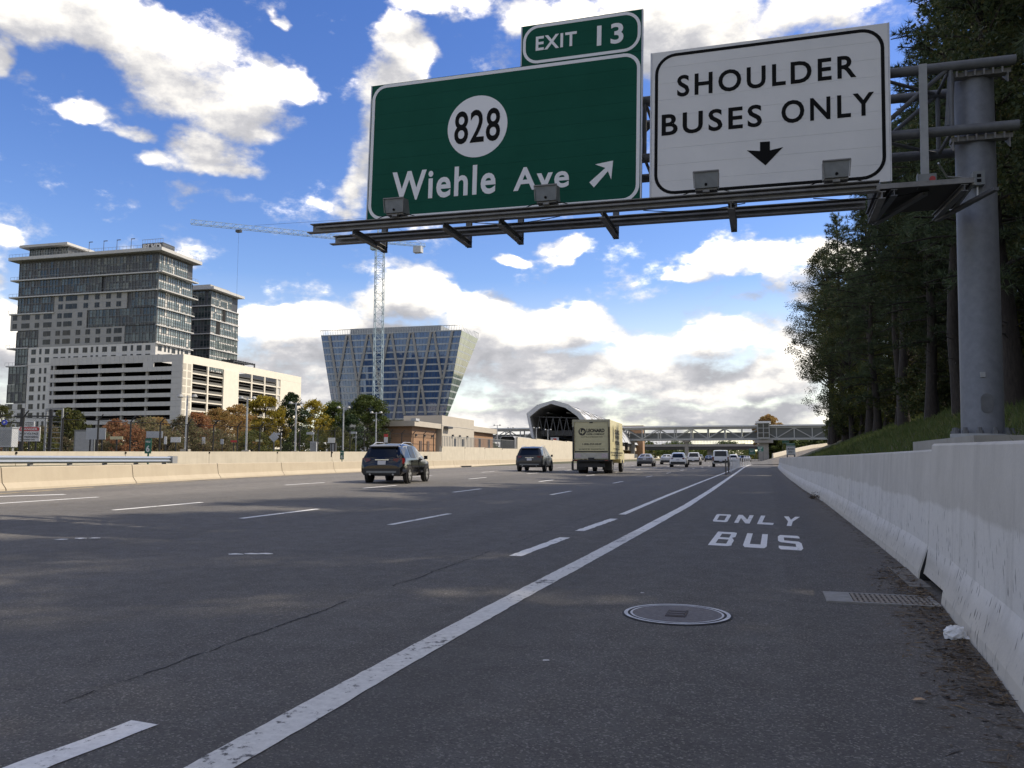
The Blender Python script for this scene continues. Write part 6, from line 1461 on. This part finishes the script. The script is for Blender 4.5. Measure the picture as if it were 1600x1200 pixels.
# box truck
rz = radians(3.2); tr = thing('box_truck', 'tall tan box truck with black lettering and a tail lift on its rear', 'truck', ahead(924, 53.5, 0, rz), rz)
M_tan = mat('truck_tan', (.64, .58, .34), (.60, .54, .315), .8, .45, coat=.2); M_tanroll = mat('truck_roller_tan', (.56, .52, .32), (.52, .48, .295), 2, .5)
bw, z0, z1, bl = 1.3, .98, 3.68, 7.2
mb = MB(); mb.box(-bw, bw, .05, bl, z0, z1); mb.build('cargo_box', M_tan, tr)
mb = MB()
for s in (-1, 1): mb.box(min(s * bw, s * (bw - .12)), max(s * bw, s * (bw - .12)), -.04, .046, z0, z1 + .03)
mb.box(-bw + .125, bw - .125, -.04, .046, z1 - .14, z1 + .03); mb.build('door_frame', mat('truck_trim', (.40, .38, .27), (.34, .32, .23), 6, .5), tr)
for i in range(6): mb = MB(); h = (z1 - .16 - 1.55) / 6; mb.box(-bw + .17, bw - .17, .0, .045, 1.55 + i * h + .006, 1.55 + (i + 1) * h - .006); mb.build('door_panel', M_tanroll, tr)
mb = MB(); mb.box(-.12, .12, -.02, .03, z1 - .22, z1 - .15); mb.box(-bw + .17, bw - .17, -.012, .03, 1.49, 1.545); mb.build('door_seal', M_plast, tr)
mb = MB(); mb.box(-bw + .13, bw - .13, -.08, -.045, 1.03, 1.44); tl = mb.build('tail_lift', mat('lift_alloy', (.45, .44, .40), (.36, .355, .31), 5, .5, .3), tr)
for s in (-1, 1): mb = MB(); mb.box(s * .92 - .2, s * .92 + .2, -.09, -.081, 1.1, 1.38); mb.build('reflector', mat('reflector_pink', (.50, .40, .40), (.42, .38, .40), 20, .4), tl)
mb = MB(); mb.box(-bw, bw, -.12, .0, .86, .975); mb.box(-.2, .2, -.14, -.1, .9, 1.1); mb.build('lift_beam', M_plast, tr)
for s in (-1, 1): mb = MB(); mb.box(s * 1.24 - .05, s * 1.24 + .05, -.1, -.042, 1.0, 3.2); mb.build('lift_column', M_plast, tr)
mb = MB(); mb.box(-1.36, -1.24, -.10, .1, .25, .86); mb.box(-1.3, -.9, -.08, .02, .22, .30); mb.build('step', M_plast, tr)
# dark letters on the roller door and the right side
LX = lambda u0, u1, z0_, z1_: (lambda u, v, d: (u0 + (u1 - u0) * u, -.004 - d, z0_ + (z1_ - z0_) * v))
M_ink = mat('truck_ink', (.03, .028, .022), rough=.6)
text_mesh('LEONARD', LX(-.32, .92, 2.82, 3.08), M_ink, 'lettering', tr, .05, .004); text_mesh('PAPER COMPANY', LX(-.32, .92, 2.64, 2.76), M_ink, 'lettering', tr, .025, .004)
text_mesh('www.leonardpaper.com', LX(-.72, .78, 2.46, 2.55), M_ink, 'lettering', tr, .01, .004); text_mesh('1-800-327-5547', LX(-.62, .70, 1.96, 2.08), M_ink, 'lettering', tr, .03, .004); text_mesh('BALTIMORE MD  WASHINGTON DC', LX(-.85, .92, 1.64, 1.72), M_ink, 'lettering', tr, .01, .004)
mb = MB(); mb.prism([(-.62 + cos(2 * pi * i / 28) * .26, 2.87 + sin(2 * pi * i / 28) * .26) for i in range(28)], lambda u, v, d: (u, -d, v), .002, .006); lg = mb.build('logo_disc', M_ink, tr)
text_mesh('Lp', lambda u, v, d: (-.78 + .32 * u, -.008 - d, 2.70 + .34 * v), M_tanroll, 'logo_letters', tr, .04, .004)
RX = lambda y0_, y1_, z0_, z1_: (lambda u, v, d: (bw + .002 + d, y0_ + (y1_ - y0_) * u, z0_ + (z1_ - z0_) * v))
for (t, y0_, y1_, za, zb, b) in (('LEONARD', 2.4, 5.2, 2.75, 3.1, .04), ('PAPER', 2.6, 5.0, 2.45, 2.7, .03), ('WE DELIVER', 2.5, 5.1, 2.02, 2.28, .02), ('leonardpaper.com', 1.8, 5.3, 1.66, 1.78, .01), ('SERVING THE MID ATLANTIC', .6, 6.6, 1.22, 1.32, .01)): text_mesh(t, RX(y0_, y1_, za, zb), M_ink, 'lettering', tr, b, .004)
mb = MB(); mb.prism([(1.3, 2.2), (1.7, 2.2), (1.9, 2.8), (1.75, 3.2), (1.55, 3.35), (1.4, 3.0), (1.45, 2.6)], lambda u, v, d: (bw + d, u, v), .002, .008); mb.build('side_emblem', M_ink, tr)
for i in range(2): mb = MB(); mb.box(bw + .001, bw + .012, .15, bl - .1, 1.46 - i * .06, 1.49 - i * .06); mb.build('side_stripe', M_ink, tr)
# chassis, wheels, cab
mb = MB(); mb.box(-.45, .45, .3, 8.6, .55, .97); mb.box(-1.2, 1.2, 1.2, 1.5, .7, .97); mb.box(-.9, .9, .1, .2, .45, .7); mb.build('chassis', M_plast, tr)
tm, rm_ = wheel_mesh(.49, .28)
for (x, y) in ((-1.05, 2.0), (1.05, 2.0), (-.74, 2.0), (.74, 2.0), (-1.02, 8.3), (1.02, 8.3)): w_ = link('wheel', tm, tr, (x, y, .49), (0, 0, 0 if x > 0 else pi)); link('rim', rm_, w_)
for s in (-1, 1): mb = MB(); mb.box(s * .9 - .33, s * .9 + .33, 1.25, 1.28, .25, .9); mb.build('mud_flap', M_plast, tr)
cab = MB(); cab.prism([(7.35, .7), (9.7, .7), (9.8, 1.5), (8.9, 1.75), (8.5, 2.65), (7.35, 2.75)], lambda u, v, d: (d, u, v), -1.12, 1.12); cab.build('cab', M_tan, tr)
for s in (-1, 1):
    mb = MB(); mb.box(min(s * 1.125, s * 1.13), max(s * 1.125, s * 1.13), 7.7, 8.5, 1.75, 2.5); mb.build('cab_window', M_glasscar, tr)
    mb = MB(); mb.box(s * 1.42 - .12, s * 1.42 + .12, 8.7, 8.8, 1.7, 2.3); mb.box(s * 1.25 - .12, s * 1.25 + .12, 8.72, 8.78, 2.0, 2.04); mb.build('mirror', M_plast, tr)
    mb = MB(); mb.box(s * 1.05 - .12, s * 1.05 + .12, -.13, -.121, .88, .95); mb.build('tail_light', M_tail, tr)

# ------------------------------------------------------------------ vegetation
leaf_mat('pine_needles', [(.05, .075, .036), (.072, .098, .048), (.09, .118, .054), (.06, .086, .048)], .25)
leaf_mat('dark_leaves', [(.042, .062, .022), (.06, .08, .028), (.085, .092, .03), (.05, .07, .026), (.12, .10, .035)], .35)
leaf_mat('olive_leaves', [(.05, .07, .018), (.08, .095, .022), (.13, .12, .025), (.06, .08, .02)], .35)
leaf_mat('yellow_leaves', [(.26, .20, .03), (.34, .25, .035), (.18, .17, .035), (.38, .28, .04)], .5)
leaf_mat('orange_leaves', [(.33, .20, .075), (.28, .155, .065), (.38, .26, .085), (.22, .18, .07)], .5)
leaf_mat('red_leaves', [(.30, .11, .06), (.34, .16, .075), (.22, .12, .06), (.30, .18, .08)], .5)
leaf_mat('russet_leaves', [(.16, .135, .075), (.20, .14, .08), (.13, .13, .06), (.17, .17, .07)], .45)
leaf_mat('evergreen_leaves', [(.020, .040, .018), (.030, .055, .022), (.045, .07, .025)], .2)
leaf_mat('green_leaves', [(.045, .075, .02), (.07, .10, .025), (.10, .12, .03)], .35)

def pine_meshes(seed, h, r, cs=.35):
    R = np.random.default_rng(seed); rr = random.Random(seed); t = MB(); bend = (rr.uniform(-.5, .5), rr.uniform(-.5, .5))
    axis = lambda z: Vector((bend[0] * (z / h) ** 2 * 1.6 + .12 * sin(z * .7 + seed), bend[1] * (z / h) ** 2 * 1.6 + .1 * cos(z * .6 + seed), z))
    t.path([axis(h * k / 12) for k in range(13)], [max(.03, (.20 + h * .004) * (1 - k / 12.6) + .02) * (1.35 if k == 0 else 1) for k in range(13)], 8)
    C_, D_, N_ = [], [], []
    nl = int(h * 6.2)
    for i in range(nl):
        z = h * (cs + (1 - cs) * ((i + .5) / nl) ** .9) + rr.uniform(-.25, .25)
        if z > h * .995: continue
        u = (z / h - cs) / (1 - cs); L = r * (1.03 - u) ** .55 * rr.uniform(.5, 1.12) * (.65 + .35 * min(1, u * 4 + .3)); az = i * 2.4 + rr.uniform(-.5, .5)
        d = Vector((cos(az), sin(az), 0)); rise = rr.uniform(-.05, .3) + u * .5; b = axis(z)
        pts = [b + d * (L * s) + Vector((0, 0, L * (rise * s - .22 * s * s))) for s in (0, .33, .66, 1)]
        t.path(pts, [.022 + .011 * L * (1 - k * .3) for k in range(4)], 4)
        s = L * .22
        while s < L:
            f = s / L; p = b + d * s + Vector((0, 0, L * (rise * f - .22 * f * f))); side = Vector((-d.y, d.x, 0))
            for q in range(2):
                o = side * rr.gauss(0, .26 * (1.2 - f * .5)) * min(1.4, L * .45) + Vector((0, 0, rr.gauss(.05, .12)))
                C_.append(p + o); D_.append((d * .6 + o * .9 + Vector((0, 0, .45))).normalized())
            s += .24
    for k in range(10): C_.append(axis(h * (.93 + .007 * k))); D_.append(Vector((0, 0, 1)))
    for i in range(int(h * 1.3)):       # dead snags under the crown
        z = h * rr.uniform(.1, cs + .1); az = rr.uniform(0, 6.3); d = Vector((cos(az), sin(az), rr.uniform(-.2, .3))); b = axis(z); t.tube(b, b + d * rr.uniform(.4, 1.8), .02, .006, 4)
    C_ = np.array([tuple(c) for c in C_]); D_ = np.array([tuple(c) for c in D_]); k = 20; n = len(C_)
    dirs = D_[:, None, :] * .55 + R.normal(0, .62, (n, k, 3)); dirs /= np.linalg.norm(dirs, axis=2, keepdims=True)
    ln = R.uniform(.18, .40, (n, k, 1)); sd = np.cross(dirs, R.normal(0, 1, (n, k, 3))); sd /= np.linalg.norm(sd, axis=2, keepdims=True); w = R.uniform(.018, .040, (n, k, 1))
    base = C_[:, None, :] + dirs * .02; tip = C_[:, None, :] + dirs * ln
    V = np.stack([base - sd * w * .6, base + sd * w * .6, tip + sd * w * .4], 2).reshape(-1, 3)
    return t.mesh('trunk', M_bark, 60), np_mesh('crown', V, np.arange(len(V)).reshape(-1, 3), MATS['pine_needles'])

def leafy_meshes(seed, h, r, mname, leaf=.16, n=9000, cb=.25, bark=None, clumps=150, shape=1., gap=.55):
    R = np.random.default_rng(seed); rr = random.Random(seed); t = MB()
    top = Vector((rr.uniform(-.4, .4), rr.uniform(-.4, .4), h * .8)); tr_ = .10 + h * .011
    t.path([Vector((0, 0, 0)).lerp(top, k / 6) + Vector((rr.uniform(-.1, .1), rr.uniform(-.1, .1), 0)) * (k > 0) for k in range(7)], [tr_ * (1 - k / 7.5) * (1.3 if k == 0 else 1) for k in range(7)], 7)
    cl = []
    lobes = [(rr.uniform(0, 6.3), rr.uniform(.25, .95), rr.uniform(.75, 1.25)) for _ in range(9)]
    for i in range(clumps):
        u = rr.random() ** .8; z = h * (cb + (1 - cb) * u); a = rr.uniform(0, 6.3)
        prof = (sin(pi * min(1, (u * .86 + .12))) ** .7) * shape
        k = 1.
        for (la, lz, lw) in lobes:
            dd = ((a - la + pi) % (2 * pi) - pi) ** 2 / .35 + (u - lz) ** 2 / .03
            k += (lw - 1) * math.exp(-dd) * 1.6
        q = r * prof * k * (rr.random() ** .38); c = Vector((cos(a) * q, sin(a) * q, z)) + top * (z / h) * .4 * 0
        cl.append(c)
        if i % 3 == 0:
            b = Vector((0, 0, 0)).lerp(top, min(.97, max(.12, (z - q * .55) / (h * .8)))); t.path([b, b.lerp(c, .5) + Vector((0, 0, .12 * q)), c], [tr_ * .28, tr_ * .16, .012], 5)
    C_ = np.array([tuple(c) for c in cl]); sz = R.uniform(.6, 1.35, len(cl)) * r * .17 + .12
    idx = R.integers(0, len(cl), n); off_ = R.normal(0, 1, (n, 3)); off_ /= np.linalg.norm(off_, axis=1, keepdims=True); off_ *= (R.random((n, 1)) ** .45) * sz[idx][:, None]; off_[:, 2] *= .75
    P = C_[idx] + off_; d1 = R.normal(0, 1, (n, 3)); d1[:, 2] *= .7; d1 /= np.linalg.norm(d1, axis=1, keepdims=True); d2 = np.cross(d1, R.normal(0, 1, (n, 3))); d2 /= np.linalg.norm(d2, axis=1, keepdims=True)
    L = (R.uniform(.6, 1.3, (n, 1)) * leaf)
    V = np.stack([P - d1 * L * .6, P + d2 * L * .42, P + d1 * L * .7, P - d2 * L * .42], 1).reshape(-1, 3)
    V[:, 2] = np.maximum(V[:, 2], .05)
    return t.mesh('trunk', bark or M_bark, 60), np_mesh('crown', V, np.arange(len(V)).reshape(-1, 4), MATS[mname])
def tree(name, label, meshes, x, y, z, s=1., rz=0, group=None, cat='tree', sz=None):
    o = thing(name, label, cat, (x, y, z), rz, group); o.scale = (s, s, s if sz is None else sz)
    link('trunk', meshes[0], o); link('crown', meshes[1], o); return o

# the wood on the bank to the right
PV = [pine_meshes(31 + i, hh, rr_, cs) for i, (hh, rr_, cs) in enumerate(((20, 3.2, .20), (18, 3.0, .26), (21, 3.4, .32), (17, 2.9, .14), (19, 3.4, .42)))]
DV = [leafy_meshes(51 + i, hh, rr_, 'dark_leaves', .095, nn, cb, None, 230) for i, (hh, rr_, cb, nn) in enumerate(((17, 3.6, .2, 34000), (14, 3.2, .12, 30000), (19, 3.8, .3, 36000)))]
BV = [leafy_meshes(61 + i, hh, rr_, m_, .13, 5200, .08, None, 70) for i, (hh, rr_, m_) in enumerate(((4.2, 2.2, 'dark_leaves'), (5.5, 2.4, 'olive_leaves'), (3.2, 2.0, 'dark_leaves')))]
rt = random.Random(77); n_t = 0
def gz_at(x, y): return gz_ground(x, y) - .15
def forest(kind, x, y, s=1., lab=None, rz=None):
    rz = rt.uniform(0, 6.3) if rz is None else rz
    if kind == 'pine': m_ = PV[rt.randrange(5)]; nm, lb, gp, ct = 'pine_tree', 'dark tall pine in the shaded roadside wood behind the grey wall', 'pines of the roadside wood', 'pine tree'
    elif kind == 'leafy': m_ = DV[rt.randrange(3)]; nm, lb, gp, ct = 'broadleaf_tree', 'dark broadleaf tree with autumn tinted leaves in the roadside wood', 'broadleaf trees of the roadside wood', 'tree'
    else: m_ = BV[rt.randrange(3)]; nm, lb, gp, ct = 'understorey_bush', 'dark leafy bush under the trees of the roadside wood', 'bushes under the roadside wood', 'bush'
    o = tree(nm, lab or lb, m_, x, y, gz_at(x, y), s * rt.uniform(.92, 1.08), rz, gp, ct)
    return o
FRONT = [('pine', 7.2, 34.5, 1., 'leaning bare-trunked pine standing nearest the left of the steel post'), ('pine', 7.9, 43.5, .98, None), ('pine', 7.6, 50, 1., None), ('pine', 8.2, 56, 1.05, None), ('pine', 7.4, 61, 1.02, None), ('pine', 7.8, 67, 1., None), ('leafy', 7.0, 73, .95, None), ('pine', 7.0, 80, 1.03, None), ('leafy', 6.6, 88, 1.05, None), ('leafy', 6.9, 95, 1.15, None), ('pine', 8.0, 103, 1.15, None), ('leafy', 10.5, 111, 1., None),
         ('pine', 6.6, 25.5, 1., 'thick trunked pine rising just right of the steel post'), ('leafy', 9.2, 29, 1.1, 'tall broadleaf tree whose crown overhangs the top of the steel post'), ('leafy', 8.0, 21.5, 1.05, 'broadleaf tree crowding the right edge above the post foundation'), ('pine', 9.0, 37.5, 1.05, None), ('pine', 10, 47, 1., None), ('pine', 7.6, 17, 1., None)]
for k, x, y, s, lb in FRONT: forest(k, x, y, s, lb)
for gy in range(-1, 24):
    for gx in range(4):
        x = 11 + gx * 4.2 + rt.uniform(-1.4, 1.4); y = gy * 5.0 + rt.uniform(-1.8, 1.8)
        if y > 55 and gx > 1 or y > 104: continue
        if y < 15 and (gx > 2 or gx == 2 and rt.random() < .5): continue
        if 7 < y < 14.5 and x < 14: continue
        forest('pine' if rt.random() < .62 else 'leafy', x, y, 1.02)
for y in (-7, -1): forest('pine', 9.2 + rt.uniform(-.5, 1.5), y, .95)
for i in range(46):
    y = rt.uniform(18, 118); forest('bush', rt.uniform(8.5, 19), y, rt.uniform(.8, 1.3))
for y in (72, 80, 88, 96, 104): forest('bush', 7.6 + rt.uniform(-.4, .8), y, 1.0)

# grass on the bank
V = []; rgs = random.Random(4)
for i in range(42000):
    y = 9 + 60 * rgs.random() ** 1.6; x = 2.1 + rgs.random() ** .8 * 9; z = gz_ground(x, y); a = rgs.uniform(0, 6.3); h = rgs.uniform(.08, .30); w = .012 + y * .0003; l = rgs.gauss(0, .1)
    V += [(x - cos(a) * w, y - sin(a) * w, z - .03), (x + cos(a) * w, y + sin(a) * w, z - .03), (x + l, y + rgs.gauss(0, .1), z + h)]
leaf_mat('grass_blades', [(.07, .11, .03), (.10, .14, .04), (.14, .15, .055), (.08, .12, .03)], .35)
o = link('grass', np_mesh('grass', V, np.arange(len(V)).reshape(-1, 3), MATS['grass_blades'])); o['kind'] = 'stuff'; o['label'] = 'rough green grass on the bank between the wall and the wood'

# trees and shrubs of the rail yard and beyond
def yard(name, label, seed, px, ptop, wpx, Y, m_, n=7000, cb=.12, leaf=.2, shape=1., group=None, cat='tree', zb=1.0, clumps=130):
    a = at(px, ptop, Y); fw = (Vector((a.x, a.y, a.z)) - Vector((0, 0, EYE))).dot(Vector(_F)); h = a.z - zb; r = wpx / 2 * fw / FPX * 1.2
    return tree(name, label, leafy_meshes(seed, h, r / .95, m_, leaf, int(n * 1.5), cb, M_grey_bark, clumps, shape), a.x, Y, zb, 1, 0, group, cat)
yard('green_tree', 'olive green tree behind the blank grey board and dark cabinet', 101, 108, 641, 50, 66, 'olive_leaves')
yard('edge_tree', 'small yellow green tree at the far left edge beside the tower foot', 102, 4, 634, 34, 120, 'olive_leaves', 4000)
yard('red_shrub', 'low red maple shrub right of the cream notice', 103, 187, 660, 60, 62, 'red_leaves', 5000, .05, .16)
yard('russet_shrub', 'russet shrub mass behind the fence under the open garage decks', 104, 232, 657, 70, 66, 'russet_leaves', 6000, .03, .16)
yard('orange_shrub', 'bright orange maple before the garage corner', 105, 246, 656, 46, 72, 'orange_leaves', 5000, .05, .16)
yard('grey_brown_shrub', 'grey brown thin shrub right beside the first double headed lamp', 106, 288, 652, 50, 66, 'russet_leaves', 3500, .05, .15)
yard('red_maple', 'red maple between the first and second double headed lamps', 107, 310, 647, 50, 74, 'red_leaves', 5000, .1, .16)
yard('orange_maple', 'large orange maple left of the yellow tree', 108, 342, 643, 62, 78, 'orange_leaves', 7500, .1, .17)
yard('russet_tree', 'russet and orange tree just left of the second lamp', 109, 372, 634, 46, 84, 'orange_leaves', 6000, .1, .17)
yard('yellow_tree', 'broad golden yellow tree in front of the garage end', 110, 413, 622, 58, 92, 'yellow_leaves', 9000, .12, .2)
yard('dark_conifer', 'dark green conical evergreen between the yellow trees', 111, 456, 615, 40, 96, 'evergreen_leaves', 9000, .1, .17, .95, None, 'tree')
yard('thin_tree', 'sparse yellow green tree just right of the dark evergreen', 112, 492, 627, 48, 100, 'yellow_leaves', 4200, .15, .2)
yard('yellow_green_tree', 'yellow green rounded tree left of the big dark green tree', 113, 522, 631, 52, 104, 'green_leaves', 8000, .1, .2)
yard('dark_shrub', 'small very dark evergreen between the yellow green and big green trees', 114, 548, 650, 34, 98, 'evergreen_leaves', 5000, .05, .17)
yard('big_green_tree', 'large deep green tree at the foot of the crane beside the tan building', 115, 574, 619, 62, 106, 'green_leaves', 11000, .1, .2)
for i, (px, pt_, w_, Y, m_, lb) in enumerate(((150, 672, 60, 58, 'russet_leaves', 'brown hedge shrub behind the broad grey board'), (210, 674, 60, 58, 'red_leaves', 'dull red low shrub along the fence by the green mile marker'), (265, 676, 56, 60, 'russet_leaves', 'brown low shrub behind the small white notice'), (330, 672, 70, 66, 'russet_leaves', 'brown low shrub below the orange maple'), (396, 676, 60, 74, 'olive_leaves', 'olive low shrub below the golden tree'), (45, 676, 60, 52, 'olive_leaves', 'olive shrub behind the high voltage notice'), (75, 668, 50, 60, 'russet_leaves', 'brown shrub behind the pale ladder frame'), (470, 672, 50, 86, 'green_leaves', 'green shrub under the dark evergreen'), (520, 668, 60, 92, 'olive_leaves', 'olive shrub below the yellow green tree'))):
    yard('low_shrub', lb, 130 + i, px, pt_, w_, Y, m_, 3800, .02, .14, 1., 'low shrubs behind the rail fence', 'shrub', 1.0, 70)
yard('autumn_tree', 'orange brown tree showing above the roof of the footbridge', 141, 1200, 650, 40, 300, 'orange_leaves', 7000, .2, .5)
for i, (px, pt_, w_, Y, lb) in enumerate(((1208, 684, 34, 262, 'dark green tree right behind the footbridge pier'), (1232, 688, 40, 275, 'green tree beyond the climbing ramp'), (1258, 689, 40, 268, 'green tree under the right end of the footbridge'), (1288, 680, 44, 258, 'tall green tree where the footbridge meets the wood'), (1135, 692, 60, 420, 'broad dull tree seen under the footbridge past the overpass'), (1060, 691, 60, 420, 'dull green tree seen under the left of the footbridge'))):
    yard('roadside_tree', lb, 150 + i, px, pt_, w_, Y, 'green_leaves', 6000, .02, .45, 1., 'trees beyond the footbridge', 'tree', .5)
# far-off wood along the horizon
R = np.random.default_rng(9); n = 26000; xw = R.uniform(-900, 500, n); yw = 620 + R.uniform(-25, 60, n) + np.abs(xw + 100) * .05; hw = 9 + 4 * np.sin(xw * .05) + 3 * np.sin(xw * .13 + 1) + 2 * np.sin(xw * .31)
zw = R.random(n) * hw; P = np.stack([xw, yw, zw], 1); d1 = R.normal(0, 1, (n, 3)); d1 /= np.linalg.norm(d1, axis=1, keepdims=True); d2 = np.cross(d1, R.normal(0, 1, (n, 3))); d2 /= np.linalg.norm(d2, axis=1, keepdims=True); s = R.uniform(1.2, 2.6, (n, 1))
V = np.stack([P - d1 * s, P + d2 * s * .6, P + d1 * s, P - d2 * s * .6], 1).reshape(-1, 3)
o = link('distant_woods', np_mesh('distant_woods', V, np.arange(len(V)).reshape(-1, 4), MATS['olive_leaves'])); o['kind'] = 'stuff'; o['label'] = 'low line of far-off woods along the horizon'
